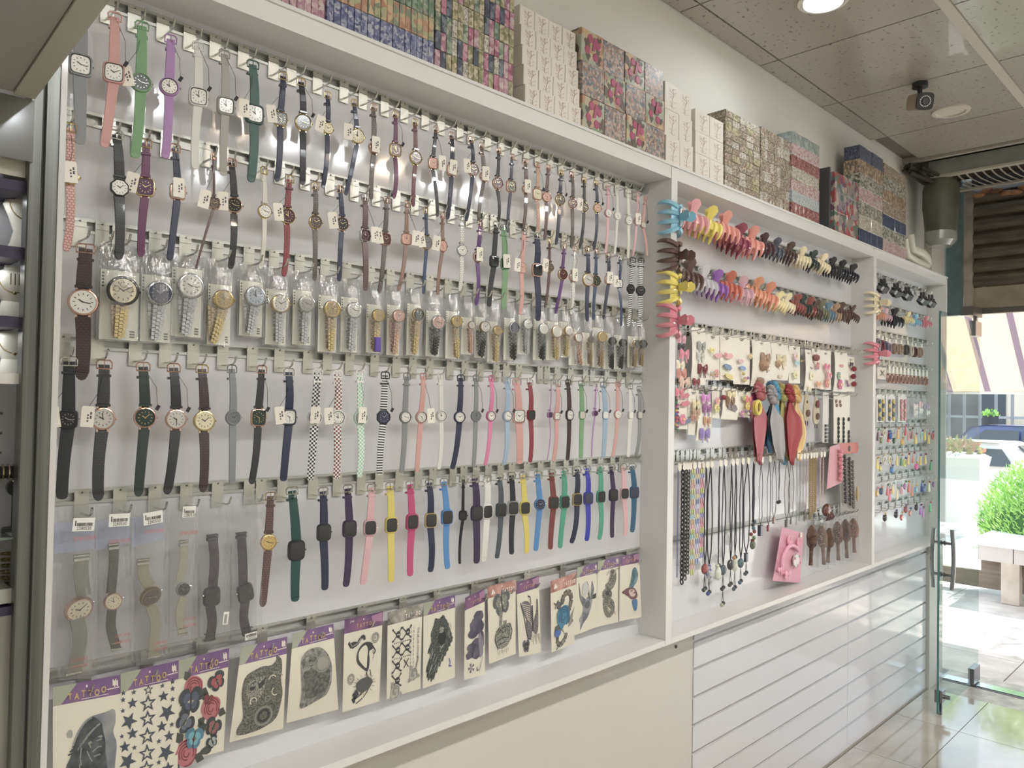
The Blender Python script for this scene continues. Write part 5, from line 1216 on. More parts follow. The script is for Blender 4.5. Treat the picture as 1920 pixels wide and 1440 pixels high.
# ================================================================== packs at the lower right of bay two
t, W = plain('headband_pack', 'pink card pack with pink headband, bow and round floral disc', 'headband pack', [(1466, 988), (1507, 1000), (1500, 1093), (1449, 1089)], 'cf8aa2', None, y=-.05)
pk = mat('d98ca8', .45, g=1.5, coat=.3)
pts = [W(1480 - 19 * math.cos(a), 1064 - 42 * math.sin(a)) for a in [-.25 + k * math.pi / 10 * .80 for k in range(11)]]
MB().tube([(p.x, -.012, p.z) for p in pts], .008, 8).build('headband', pk, t, True)
for px, py in ((1476, 1012), (1494, 1016)):
    p = W(px, py); mb = MB()
    for k in range(3): mb.tube([(p.x + (.006 + .006 * k) * math.cos(a), -.010, p.z + (.006 + .006 * k) * math.sin(a)) for a in [j * math.pi / 6 for j in range(12)]], .0022, 4, True)
    mb.build('coiled_tie', pk, t, True)
p = W(1487, 1050); MB().cyl((p.x, -.016, p.z), (0, 1, 0), .027, .006, 24).build('round_compact', mat('b9b4b6', .3, coat=.5, g=1.3), t, True)
for px, py, c in ((1484, 1046, 'c05a86'), (1492, 1042, '7f9a8a'), (1494, 1054, 'c46a90'), (1481, 1056, '8aa07a'), (1489, 1060, 'c9819a')):
    p = W(px, py); MB().ball((p.x, -.017, p.z), .006, 8, 5, (1, .3, 1)).build('printed_flower', mat(c, .5), t, True)
p = W(1472, 1075); bow(t, p.x, p.z, .030, pk); p = W(1457, 1066); bow(t, p.x, p.z, .018, pk); p = W(1500, 1003); MB().box(p.x - .009, p.x + .009, -.006, -.003, p.z - .010, p.z + .010).build('price_sticker', CARDW, t)
BR = [(1523, 985, 1520, 1060, '3a2622'), (1540, 985, 1545, 1058, '8a6a55'), (1556, 990, 1552, 1055, '4a3a34'), (1570, 978, 1572, 1050, '6a3a34'), (1585, 974, 1588, 1046, '5c3630'), (1600, 972, 1602, 1036, '9a5a50')]
for i, (x0, y0, x1, y1, c) in enumerate(BR):
    y = -.06; p0 = at(x0, y0, y); d = at(x1, y1, y) - p0; t = thing('bagged_hairbrush', '%s bagged brush from left, brown with glinting film' % ORD[i + 1], 'hairbrush', p0, 'bagged brushes at the lower right')
    d.y = 0; q = d.to_track_quat('-Z', 'Y').to_matrix().to_4x4(); L = d.length; m = noisy(c, '7c5a48', 45, .25, g=1.15, coat=.5)
    MB().loft([[q @ Vector((w * math.cos(a), .008 * math.sin(a), -z)) for a in [j * math.pi / 5 for j in range(10)]] for z, w in ((0, .006), (.02, .02), (.05, .026), (L * .5, .022), (L * .58, .009), (L * .8, .008), (L, .010))]).build('brush_body', m, t, True)
    mb = MB()
    for k in range(14): mb.cyl(q @ Vector((random.uniform(-.014, .014), -.006, -random.uniform(.015, L * .48))), q @ Vector((0, -1, 0)), .0012, .010, 4)
    mb.build('bristles', mat('c9b9a8' if i % 2 else '2d2622', .5), t)
    fv = []; wv = .030
    for a in range(7):
        for b2 in range(5):
            u = b2 / 4 * 2 - 1; fv.append(q @ Vector((u * wv, -.016 - .008 * (1 - u * u) + random.uniform(-.003, .003), .02 - (L + .03) * a / 6)))
    MB().put(fv, [(a * 5 + b2, a * 5 + b2 + 1, (a + 1) * 5 + b2 + 1, (a + 1) * 5 + b2) for a in range(6) for b2 in range(4)]).build('clear_film', FILM, t, True)
for i, (q, hx, nm) in enumerate([([(1556, 838), (1574, 832), (1578, 905), (1550, 918)], 'c98a96', 'pink card of bobble hair ties')]):
    t, W = plain('bobble_card', nm + ' below the ring card', 'hair accessories', q, hx, None, y=-.07)
    for k in range(8):
        p = W(1572 - k % 2, 846 + k * 7.5); MB().ball((p.x, -.012, p.z), .012, 8, 6).build('bobble', mat('cf7f90', .6, coat=.2), t, True)
t, W = plain('comb_pack', 'clear pack of dark twisted hair combs under an orange red header', 'comb pack', [(1572, 832), (1600, 834), (1604, 948), (1576, 962)], '8d8780', None, y=-.06)
p, p2 = W(1571, 831), W(1608, 849); MB().prism([(p.x, p.z), (p2.x - .02, p.z - .002), (p2.x, (p.z + p2.z) / 2), (p2.x - .02, p2.z), (p.x, p2.z)], -.006, -.003).build('orange_header', mat('b4472e', .4, coat=.4, g=1.4), t)
p = W(1590, 841); MB().cyl((p.x, -.0075, p.z), (0, 1, 0), .014, .001, 14).build('badge', mat('4c3a22', .5), t)
for px, py in ((1579, 856), (1588, 860), (1594, 866)):
    a, b2 = W(px, py), W(px + 2, py + 84); mb = MB()
    for k in range(12):
        t_ = k / 11; mb.ball((a.x + (b2.x - a.x) * t_, -.012, a.z + (b2.z - a.z) * t_), .011, 8, 5, (1, .7, .9))
    mb.build('twisted_comb', mat('2c2528' if px < 1590 else '5a5450', .3, coat=.6), t, True)
p = W(1604, 925); MB().ball((p.x, -.01, p.z), .018, 10, 8, (.7, .4, 2.2)).build('wooden_end', mat('a8925c', .4, coat=.3), t, True)
p0 = at(1546, 956, -.05); t = thing('tortoise_claw', 'large tortoiseshell claw clip over green patterned pack', 'hair claw', p0)
MB().ball((0, -.01, 0), .034, 14, 9, (1.1, .5, .9)).build('shell', noisy('4a1f1c', '8a4a34', 25, .2, g=1.3, coat=.7), t, True)
for k in range(5): MB().tube([(-.03 + k * .015, -.02, -.01), (-.035 + k * .018, -.03, -.03), (-.03 + k * .016, -.02, -.045)], .004, 5).build('tine', mat('4a2420', .3, coat=.5), t, True)
p0 = at(1532, 976, -.045); t = thing('pattern_pack', 'green and blue patterned header card over the brushes', 'header card', p0)
MB().prism([(-.02, .012), (.03, .02), (.10, .02), (.17, .012), (.17, -.008), (.0, -.016), (-.035, -.024)], -.002, 0).build('card', cells(['4a6a7a', 'b9bcb8', '5a7a3a', '9aa09a', '3a4a5a'], 60, rand=False), t)
# ================================================================== third bay: clips, ties, packs and keyrings
random.seed(8)
def b3hooks(rail, n_, nm):
    for k in range(n_): put_hook('b3%d' % rail, 4.08 + 1.06 * (k + .5) / n_, RAILS[3][rail], nm, 'hooks of the cabinet by the door', .06 if rail < 5 else .07)
for rail, n_ in ((0, 9), (1, 8), (2, 12), (3, 13), (4, 12), (5, 10), (6, 10), (7, 10), (8, 10)): b3hooks(rail, n_, 'the %s rail by the door' % ORD[rail + 1])
for i, px in enumerate((1655, 1680, 1701, 1730, 1745)):
    y = -.07; p = at(px, 534 + (px - 1655) * .32, y); t = thing('black_claw_clip', 'black square claw clip, %s in the top row by the door' % ORD[i + 1], 'hair claw', (p.x, y, p.z), 'black claw clips by the door')
    for s_ in (-1, 1):
        mb = MB().box(-.032, .032, s_ * .008, s_ * .014, -.006, .008)
        for k in range(5): mb.tube([(-.028 + k * .014, s_ * .01, 0), (-.030 + k * .015, s_ * .024, -.02), (-.028 + k * .014, s_ * .006, -.045)], .0034, 5)
        mb.build('comb', mat('1f2026', .35, coat=.3), t); MB().bbox(-.014, .014, s_ * .008 - .003, s_ * .008 + .003, .008, .032, .001).build('handle', mat('1f2026', .35, coat=.3), t)
for i, (px, py, cn, al) in enumerate(((1648, 585, 'orange', 1), (1660, 588, 'clear pink', .6), (1676, 592, 'black', 1), (1702, 594, 'pale yellow', 1), (1716, 598, 'blue', 1), (1736, 601, 'pink', 1))):
    y = -.06; p = at(px, py, y); claw(cn, (p.x, y, p.z), .05 if i != 2 else .075, '%s hair claw in the second row by the door' % cn, 'claws in the second row by the door', tilt=.2, yaw=-.6, alpha=al)
for i, (px, py, c) in enumerate(((1648, 645, '7a7480'), (1655, 648, '7a3a44'), (1662, 650, '5f5a74'), (1668, 653, '84788a'), (1680, 654, '8c7a66'), (1690, 655, '9a8a70'), (1702, 656, '55504c'), (1710, 658, 'b3aea0'), (1717, 660, '5a3430'), (1728, 661, 'a08a78'))):
    y = -.06; p = at(px, py, y); t = thing('hair_tie_loop', '%s loop of hair ties, %s in the third row by the door' % ({'7': 'mauve', '5': 'dark', '8': 'taupe', '9': 'sand', 'b': 'cream', 'a': 'tan'}[c[0]], ORD[i + 1]), 'hair ties', (p.x, y, p.z), 'hair ties by the door')
    MB().prism([(-.012, .05), (.012, .05), (.012, .028), (-.012, .028)], -.001, 0).build('paper_tag', CARDW, t)
    for k in range(3): MB().tube([(.022 * math.cos(a), .007 * k, .026 * math.sin(a)) for a in [j * math.pi / 6 for j in range(12)]], .005, 5, True).build('loop', mat(c, .7), t, True)
for i in range(11):
    px = 1668 + i * 7; y = -.06; p = at(px, 706 + i * .6, y); t = thing('rose_bracelet_card', 'rose pink bracelet on white tag, %s in the fourth row by the door' % ORD[i + 1], 'bracelet', (p.x, y, p.z), 'rose bracelets by the door')
    MB().prism([(-.014, .055), (.014, .055), (.014, .008), (-.014, .008)], -.001, 0).build('paper_tag', CARDW, t)
    for k in range(2): MB().tube([(.020 * math.cos(a), .008 * k, -.008 + .024 * math.sin(a)) for a in [j * math.pi / 6 for j in range(12)]], .0035, 5, True).build('bracelet', mat('b48a80', .3, .6), t, True)
t, W = plain('earring_card', 'pale card with crossed silver hair pins, left of the rose bracelets', 'accessory pack', [(1645, 688), (1662, 690), (1662, 712), (1645, 710)], 'cbc6b4', None, y=-.05)
for a in (-.5, .5): MB().box(-.03, .03, -.005, -.003, -.002, .002, Matrix.Translation((0, 0, -.03)) @ Matrix.Rotation(a, 4, 'Y')).build('hair_pin', mat('8c8a80', .3, .8), t)
for i, (x0, x1, cs, nm) in enumerate(((1643, 1659, ('4a5a66', 'c0ac50', '4a5a66'), 'slate and yellow'), (1661, 1679, ('5f6a66', 'c0ac50', '55606c'), 'grey and gold'), (1684, 1700, ('bf7a86', 'c98a92', 'bb7480'), 'pink'))):
    t, W = plain('stone_strip_pack', 'tall clear pack of %s stones, %s in the fifth row by the door' % (nm, ORD[i + 1]), 'accessory pack', [(x0, 739), (x1, 740), (x1 - 1, 792), (x0, 791)], 'c9cac6', None, y=-.05)
    for k in range(5):
        for j in range(2):
            p = W(x0 + (x1 - x0) * (.3 + .42 * j), 753 + k * 8); MB().ball((p.x, -.006, p.z), .013, 8, 5, (1, .5, 1.1)).build('stone', mat(cs[j + (k % 2)], .3, coat=.6), t, True)
for i, (px, py, c) in enumerate(((1712, 762, 'd0c4c2'), (1722, 758, 'd4a0aa'), (1735, 762, '9a86a8'))):
    y = -.06; p = at(px, py, y); t = thing('ribbon_pack', '%s crinkled ribbon pack in the fifth row by the door' % ('white', 'pink', 'violet')[i], 'accessory pack', (p.x, y, p.z), 'ribbon packs by the door')
    bow(t, 0, 0, .034, mat(c, .4, coat=.4)); bow(t, .006, -.035, .03, mat('c9cbc6', .4, coat=.4)); MB().prism([(-.035, .06), (.035, .05), (.03, -.07), (-.045, -.06)], .006, .008).build('clear_film', FILM, t)
KC = ['c9a43c', 'c04a4a', '3f63a8', '4a8a5a', 'd0b43a', 'c97a92', '8a5a9a', 'cf8a5a', '79a8b4', '8c2f38', 'd6c89a', '5a3a3a']
KR = '''5|1646,815,5b3a44,d 1652,825,7a8a4a,s 1658,812,b8b39c,r 1666,818,c23a34,d 1670,818,2f56a4,b 1676,826,2c5a3a,s 1684,812,c99a3a,d 1692,830,c8a040,b 1698,806,a8343c,d 1704,815,c98a86,d 1710,812,8a5a4a,d 1717,822,d0b02c,d 1728,816,8fb0a8,r 1734,815,d2b32e,d 1741,822,d2b32e,d 1749,818,b8505c,r
6|1645,868,d0b93c,d 1650,878,c9b83a,s 1658,862,b7b6ac,r 1668,862,d2cfa6,r 1672,882,3f78b4,b 1682,862,c0b854,d 1690,862,3f7a4c,d 1696,868,b6c24a,r 1703,860,c8a24a,d 1712,858,c46a52,d 1718,876,c84a92,b 1726,862,cfb14a,d 1735,860,c8b23c,d 1745,872,2f8a4a,d
7|1644,925,cfa24a,s 1652,922,33506a,b 1664,918,c24a5c,d 1668,928,cf6a7c,d 1674,915,d0ba6a,d 1682,925,d9c48a,d 1690,920,c08a9a,r 1696,912,a06aa0,s 1704,912,c24a3c,d 1710,920,cf7a5a,d 1717,918,5fa8c0,s 1728,912,3f5fae,d 1732,918,5a7ab0,b 1742,912,d6cf9a,d 1750,908,8a6aa8,s
8|1659,972,2c2630,b 1680,966,2e2833,b 1690,970,b84a4a,s 1698,956,8a3a48,b 1706,962,c28a7a,s 1718,952,33283c,b 1726,955,9a5ab4,d 1731,960,b878c4,d 1744,950,43a45c,d'''
for l in KR.split('\n'):
    rail, its = l.split('|'); rail = int(rail)
    for i, it in enumerate(its.split()):
        px, py, c, kd = it.split(','); y = -.07 + .012 * (i % 2); p = at(float(px), float(py), y); zt = RAILS[3][rail] - .04 - p.z
        r3, g3, b3 = [int(c[k:k + 2], 16) for k in (0, 2, 4)]
        cw_ = 'dark' if max(r3, g3, b3) < 100 else 'yellow' if r3 > 180 and g3 > 140 and b3 < 110 else 'pale' if min(r3, g3, b3) > 135 else 'red' if r3 > 150 and g3 < 100 and b3 < 110 else 'blue' if b3 > r3 and b3 > g3 else 'green' if g3 > r3 and g3 > b3 else 'pink' if r3 > g3 and b3 > 100 else 'brown' if r3 < 160 else 'orange'
        t = thing('keyring', '%s charm keyring, %s from left in the %s row by the door' % (cw_, ORD[i + 1], ORD[rail + 1]), 'keyring', (p.x, y, p.z), 'keyrings in the %s row' % ORD[rail + 1])
        MB().tube([(.010 * math.cos(a), 0, zt - .010 + .010 * math.sin(a)) for a in [j * math.pi / 5 for j in range(10)]], .0014, 4, True).build('split_ring', SILVER, t, True)
        m = mat(c, .35, coat=.5, g=1.5); s = .017
        MB().tube([(0, 0, zt - .02), (0, 0, s * 1.3)], .0014, 4).build('link_chain', GOLD, t)
        if kd == 'd': MB().loft([[(w * math.cos(a), w * .4 * math.sin(a), z) for a in [j * math.pi / 4 for j in range(8)]] for z, w in ((s * 1.6, .004), (s * .8, .009), (-s * .6, .014), (-s * 1.7, .017), (-s * 1.9, .012))]).build('charm', m, t, True)
        elif kd == 'b':
            MB().ball((0, 0, 0), s, 10, 7, (1, .6, 1)).build('charm', m, t, True); MB().ball((-s * .6, 0, s * .8), s * .4, 7, 5).ball((s * .6, 0, s * .8), s * .4, 7, 5).build('charm_ears', m, t, True)
        elif kd == 'r': MB().tube([(.014 * math.cos(a), 0, .018 * math.sin(a)) for a in [j * math.pi / 6 for j in range(12)]], .0045, 6, True).build('charm', m, t, True)
        else: MB().prism([(s * (1 if k % 2 else .5) * math.sin(k * math.pi / 5), s * (1 if k % 2 else .5) * math.cos(k * math.pi / 5)) for k in range(10)], -.005, .005).build('charm', m, t)
        q = random.choice(KC); MB().ball((random.uniform(-.01, .01), -.006, s * 1.4 + .004), .006, 7, 5).build('bead', mat(q, .3, coat=.5), t, True)
# ================================================================== tattoo cards on the bottom rail
random.seed(31)
INK = mat('3c3f42', .6, g=1.1); INK2 = mat('5b5d60', .6, g=1.1); INK3 = mat('84857f', .6, g=1.15); INKB = mat('434c58', .6, g=1.15)
BODY = mat('c8c4ae', .5, g=1.25); HEADP = noisy('4f3c76', '7a527e', 22, .35, g=1.35, coat=.4, stops=(.3, .7)); HEADG = mat('8f957e', .35, g=1.3, coat=.4)
HEADR = noisy('8a4a3e', 'b9897a', 30, .35, g=1.3, coat=.4); HEADK = noisy('4f4b46', '9b968c', 30, .2, g=1.3, coat=.6); HEADD = noisy('3c2c5c', '7a4a72', 18, .35, g=1.35, coat=.4, stops=(.4, .62)); LET = mat('b3924e', .4, g=1.35); LETW = mat('d5cfc2', .4, g=1.35)
class TC:
    def __init__(s, lab, q, curl, head, hv, word):
        s.q = q; s.curl = curl; TL, TR, BR_, BL_ = q; s.y0 = -.040
        s.O = at((TL[0] + TR[0]) / 2, (TL[1] + TR[1]) / 2, s.y0); s.t = thing('tattoo_card', lab, 'tattoo card', s.O, 'temporary tattoo cards')
        nv, nu = 12, 4
        def grid(v0, v1, off):
            vs = [s.uv(u / nu, v0 + (v1 - v0) * k / nv, off) for k in range(nv + 1) for u in range(nu + 1)]
            return vs, [(k * (nu + 1) + u, k * (nu + 1) + u + 1, (k + 1) * (nu + 1) + u + 1, (k + 1) * (nu + 1) + u) for k in range(nv) for u in range(nu)]
        MB().put(*grid(hv, 1, 0)).build('card_sheet', BODY, s.t, True); hd = MB().put(*grid(0, hv, 0)).build('header', head, s.t, True)
        if head is HEADP:
            MB().put([s.uv(u, v, .0006) for u, v in ((0, .0), (.36, .0), (.12, hv * .98), (0, hv * .98))], [(0, 1, 2, 3)]).build('green_corner', HEADG, hd)
            g = MB(); 
            for k in range(4): g.put([s.uv(.88 + .02 * k + dx, hv * (.2 + .07 * (k % 2)) + dv, .0009) for dx, dv in ((0, 0), (.014, -.01), (.02, hv * .28), (.004, hv * .3))], [(0, 1, 2, 3)])
            g.put([s.uv(u, v, .0009) for u, v in ((.80, hv * .62), (.98, hv * .60), (.98, hv * .64), (.80, hv * .66))], [(0, 1, 2, 3)]).put([s.uv(u, v, .0009) for u, v in ((.42, hv * .88), (.82, hv * .86), (.82, hv * .885), (.42, hv * .905))], [(0, 1, 2, 3)]).build('white_print', LETW, hd)
        if head is HEADR: MB().put([s.uv(u, v, .0008) for u, v in ((.12, hv * .75), (.18, hv * .25), (.2, hv * .75))], [(0, 1, 2)]).put([s.uv(u, v, .0008) for u, v in ((.2, hv * .7), (.2, hv * .35), (.26, hv * .7))], [(0, 1, 2)]).build('sail_emblem', LETW, hd)
        if head is HEADD: 
            s.text('pretty', .2, hv * .22, .035, LETW, hd)
            MB().put([s.uv(u, v, .0007) for u, v in ((.7, hv * .15), (.98, hv * .05), (.98, hv * .7), (.82, hv * .6), (.75, hv * .8))], [(0, 1, 2, 3, 4)]).build('pink_splash', mat('9a6a8c', .4, g=1.3), hd)
        # the word, letter by letter along the header
        u0, u1 = {0: (.20, .80), 1: (.30, .80), 2: (.50, .95)}[word]
        for k, ch in enumerate('TATTOO'):
            vv, ff = text_shape(ch, .03); uc = u0 + (u1 - u0) * (k + .5) / 6; vc = hv * (.66 + (.05 * math.sin(k * 2.1) if word == 0 else 0)); w = (u1 - u0) / 6 * .95; h = hv * (.46 if word == 0 else .40)
            MB().put([s.uv(uc + a * w, vc - b2 * h, .0012) for a, b2 in vv], ff).build('letter', LET if word == 0 else (mat('b98a6a', .4, g=1.3) if word == 1 else LETW), hd)
        MB().put([s.uv(.5 + .012 * math.cos(a), hv * .25 + .012 * math.sin(a), .0009) for a in [k * math.pi / 4 for k in range(8)]], [tuple(range(8))]).build('punch_hole', mat('e4e4e0', .5), hd)
        s.layers = {}
    def yy(s, v): return s.y0 - s.curl * .012 * (math.sin(v * 3.1) if s.curl > 0 else v * v)
    def uv(s, u, v, off=.0):
        px, py = bilin(s.q, u, v); y = s.yy(v); p = at(px, py, y); p.y -= off; return p - s.O
    def text(s, txt, u, v, h, m, par):
        vv, ff = text_shape(txt); MB().put([s.uv(u + a * h * 1.2, v - b2 * h, .0012) for a, b2 in vv], ff).build('lettering', m, par)
    def inv(s, px, py):   # pixel to card u, v
        u = v = .5
        for _ in range(8):
            x, y = bilin(s.q, u, v); xu, yu = bilin(s.q, u + .01, v); xv, yv = bilin(s.q, u, v + .01)
            a, b2, c, d = (xu - x) * 100, (xv - x) * 100, (yu - y) * 100, (yv - y) * 100; det = a * d - b2 * c or 1e-9
            dx, dy = px - x, py - y; u += (d * dx - b2 * dy) / det; v += (a * dy - c * dx) / det
        return u, v
    def poly(s, pts, m=None, name='printed_picture', px=False):
        m = m or INK; L = s.layers.setdefault(m.name, [m, MB(), len(s.layers)]); off = .0008 + .0003 * L[2]
        if px: pts = [s.inv(*p) for p in pts]
        elif len(pts) in range(5, 26) and name == 'printed_picture':
            for _ in range(2): pts = [((1 - t) * a[0] + t * b2[0], (1 - t) * a[1] + t * b2[1]) for a, b2 in zip(pts, pts[1:] + pts[:1]) for t in (.22, .78)]
        v0, v1 = min(q[1] for q in pts), max(q[1] for q in pts)
        if v1 - v0 < .05 or px: L[1].put([s.uv(u, v, off) for u, v in pts], [tuple(range(len(pts)))]); return
        n = int((v1 - v0) / .009) + 1; k = len(pts)
        def xs_(v): return sorted(a[0] + (b2[0] - a[0]) * (v - a[1]) / (b2[1] - a[1]) for a, b2 in zip(pts, pts[1:] + pts[:1]) if (a[1] - v) * (b2[1] - v) < 0)
        for i in range(n):     # thin strips, so that the print follows the curved card
            va, vb = v0 + (v1 - v0) * i / n, v0 + (v1 - v0) * (i + 1) / n; xm = xs_((va + vb) / 2); xa, xb = xs_(va + 1e-6), xs_(vb - 1e-6)
            if len(xa) != len(xm): xa = xm
            if len(xb) != len(xm): xb = xm
            for j in range(0, len(xm) - 1, 2): L[1].put([s.uv(xa[j], va, off), s.uv(xa[j + 1], va, off), s.uv(xb[j + 1], vb, off), s.uv(xb[j], vb, off)], [(0, 1, 2, 3)])
    def blob(s, u, v, ru, rv, m=None, n=18, j=.12, rot=0):
        s.poly([(u + (ru * math.cos(a) * math.cos(rot) - rv * math.sin(a) * math.sin(rot)) * q, v + (ru * math.cos(a) * math.sin(rot) + rv * math.sin(a) * math.cos(rot)) * q) for a, q in [(k * 2 * math.pi / n, 1 + random.uniform(-j, j)) for k in range(n)]], m)
    def line(s, pts, w, m=None, asp=.6):
        for (a, b2), (c, d) in zip(pts, pts[1:]):
            dx, dy = c - a, (d - b2) / asp; l = math.hypot(dx, dy) or 1e-6; nx, ny = -dy / l * w, dx / l * w * asp; s.poly([(a + nx, b2 + ny), (c + nx, d + ny), (c - nx, d - ny), (a - nx, b2 - ny)], m)
    def ring(s, u, v, r, w, m=None, asp=.6, a0=0, a1=6.2832, n=14): s.line([(u + r * math.cos(a0 + (a1 - a0) * k / n), v + r * asp * math.sin(a0 + (a1 - a0) * k / n)) for k in range(n + 1)], w, m, asp)
    def done(s):
        for m, mb, _ in s.layers.values(): mb.build('printed_picture', m, s.t)
def scurve(f, n=24): return [f(k / n) for k in range(n + 1)]
def rose(c, u, v, r, m1, m2, leafm, asp=.62):
    for a in (.4, 2.4, 4.2): c.poly([(u + r * .7 * math.cos(a), v + r * .7 * asp * math.sin(a)), (u + r * 1.3 * math.cos(a + .3), v + r * 1.3 * asp * math.sin(a + .3)), (u + r * 1.75 * math.cos(a), v + r * 1.75 * asp * math.sin(a)), (u + r * 1.3 * math.cos(a - .3), v + r * 1.3 * asp * math.sin(a - .3))], leafm)
    c.blob(u, v, r, r * asp, m1, 14, .10)
    for k in range(4): c.ring(u, v, r * (.25 + .2 * k), r * .045, m2, asp, k * 1.3, k * 1.3 + 4.2, 10)
def butterfly(c, u, v, r, m1, m2, rot=0, asp=.62):
    for sg in (-1, 1):
        for (a, q, w) in ((-.7, 1.0, .62), (.65, .75, .5)):
            pts = []
            for k in range(10):
                t = k * 2 * math.pi / 10; x, y = sg * (r * .55 * q + r * .5 * q * math.cos(t)), r * a * .6 + r * w * math.sin(t) * .8 + r * .15 * math.cos(t) * (1 if a < 0 else -1)
                pts.append((u + x * math.cos(rot) - y * math.sin(rot), v + (x * math.sin(rot) + y * math.cos(rot)) * asp))
            c.poly(pts, m1); c.poly([(u + (p[0] - u) * .66, v + (p[1] - v) * .66) for p in pts], m2)
    c.line([(u - r * .6 * math.sin(-rot), v - r * .6 * asp), (u + r * .6 * math.sin(-rot), v + r * .6 * asp)], r * .07, INK, asp)
def star(c, px, py, r, rot, hollow=False, m=INKB):
    P = lambda q, off=0: [(px + q * (1 if k % 2 == 0 else .42) * r * math.sin(rot + k * math.pi / 5) * 1.0, py - q * (1 if k % 2 == 0 else .42) * r * math.cos(rot + k * math.pi / 5) * 1.05 - (q * (1 if k % 2 == 0 else .42) * r * math.sin(rot + k * math.pi / 5)) * .22) for k in range(10)]
    if not hollow: c.poly(P(1), m, px=True)
    else:
        a, b2 = P(1), P(.55)
        for k in range(10): c.poly([a[k], a[(k + 1) % 10], b2[(k + 1) % 10], b2[k]], m, px=True)
def skull(c, u, v, r, asp=.6):
    for sg in (-1, 1):
        c.line([(u - sg * r * 1.5, v - r * 1.3 * asp), (u + sg * r * 1.4, v + r * 1.4 * asp)], r * .15, INK, asp)
        for e in (-1, 1): c.blob(u - sg * e * r * 1.45, v - e * r * 1.3 * asp, r * .28, r * .28 * asp, INK, 8, .1)
    c.blob(u + r * .35, v, r * .8, r * .85 * asp, INK, 14, .05); c.blob(u + r * .15, v - .0, r * .16, r * .2 * asp, BODY, 8, .05); c.blob(u + r * .6, v, r * .16, r * .2 * asp, BODY, 8, .05)
TQ = {1: [(99, 1289), (226, 1265), (226, 1482), (99, 1506)], 2: [(226, 1263), (335, 1238), (333, 1452), (225, 1476)], 3: [(335, 1238), (430, 1215), (419, 1408), (331, 1430)],
      4: [(452, 1214), (539, 1193), (531, 1366), (430, 1392)], 5: [(549, 1188), (625, 1169), (634, 1330), (537, 1356)], 6: [(646, 1162), (718, 1146), (711, 1315), (642, 1336)],
      7: [(727, 1148), (792, 1131), (788, 1291), (725, 1311)], 8: [(794, 1131), (853, 1115), (853, 1270), (793, 1291)], 9: [(872, 1121), (909, 1103), (909, 1264), (870, 1275)],
      10: [(914, 1100), (967, 1087), (967, 1226), (917, 1245)], 11: [(968, 1093), (1010, 1079), (1014, 1223), (973, 1232)], 12: [(1032, 1090), (1081, 1073), (1077, 1206), (1034, 1224)],
      13: [(1082, 1064), (1120, 1055), (1118, 1176), (1076, 1192)], 14: [(1121, 1052), (1160, 1043), (1159, 1166), (1118, 1176)], 15: [(1162, 1043), (1198, 1036), (1203, 1157), (1161, 1165)]}
TL_ = {1: 'tattoo card with dark smoky warrior portrait, at the left end', 2: 'tattoo card covered with grey and outlined stars', 3: 'tattoo card with pink roses and colourful butterflies', 4: 'tattoo card with ornate carnival mask and scrollwork', 5: 'tattoo card with blurred grey figure and pocket watch',
       6: 'tattoo card with upright striped cobra', 7: 'tattoo card with rows of skulls and crossbones', 8: 'tattoo card with shaggy black lion head', 9: 'tattoo card with purple silhouette of a woman', 10: 'tattoo card with hand and butterfly under reddish header',
       11: 'tattoo card with dark torn butterfly wing', 12: 'tattoo card with snake, skull and blue rose', 13: 'tattoo card with winged grey moth figure', 14: 'tattoo card with feathered grey wings', 15: 'tattoo card with blue and red lady face, at the right end'}
TH = {6: (HEADD, 1), 7: (HEADK, 2), 9: (HEADD, 1), 10: (HEADR, 2), 11: (HEADD, 1), 12: (HEADR, 2), 15: (HEADD, 1)}
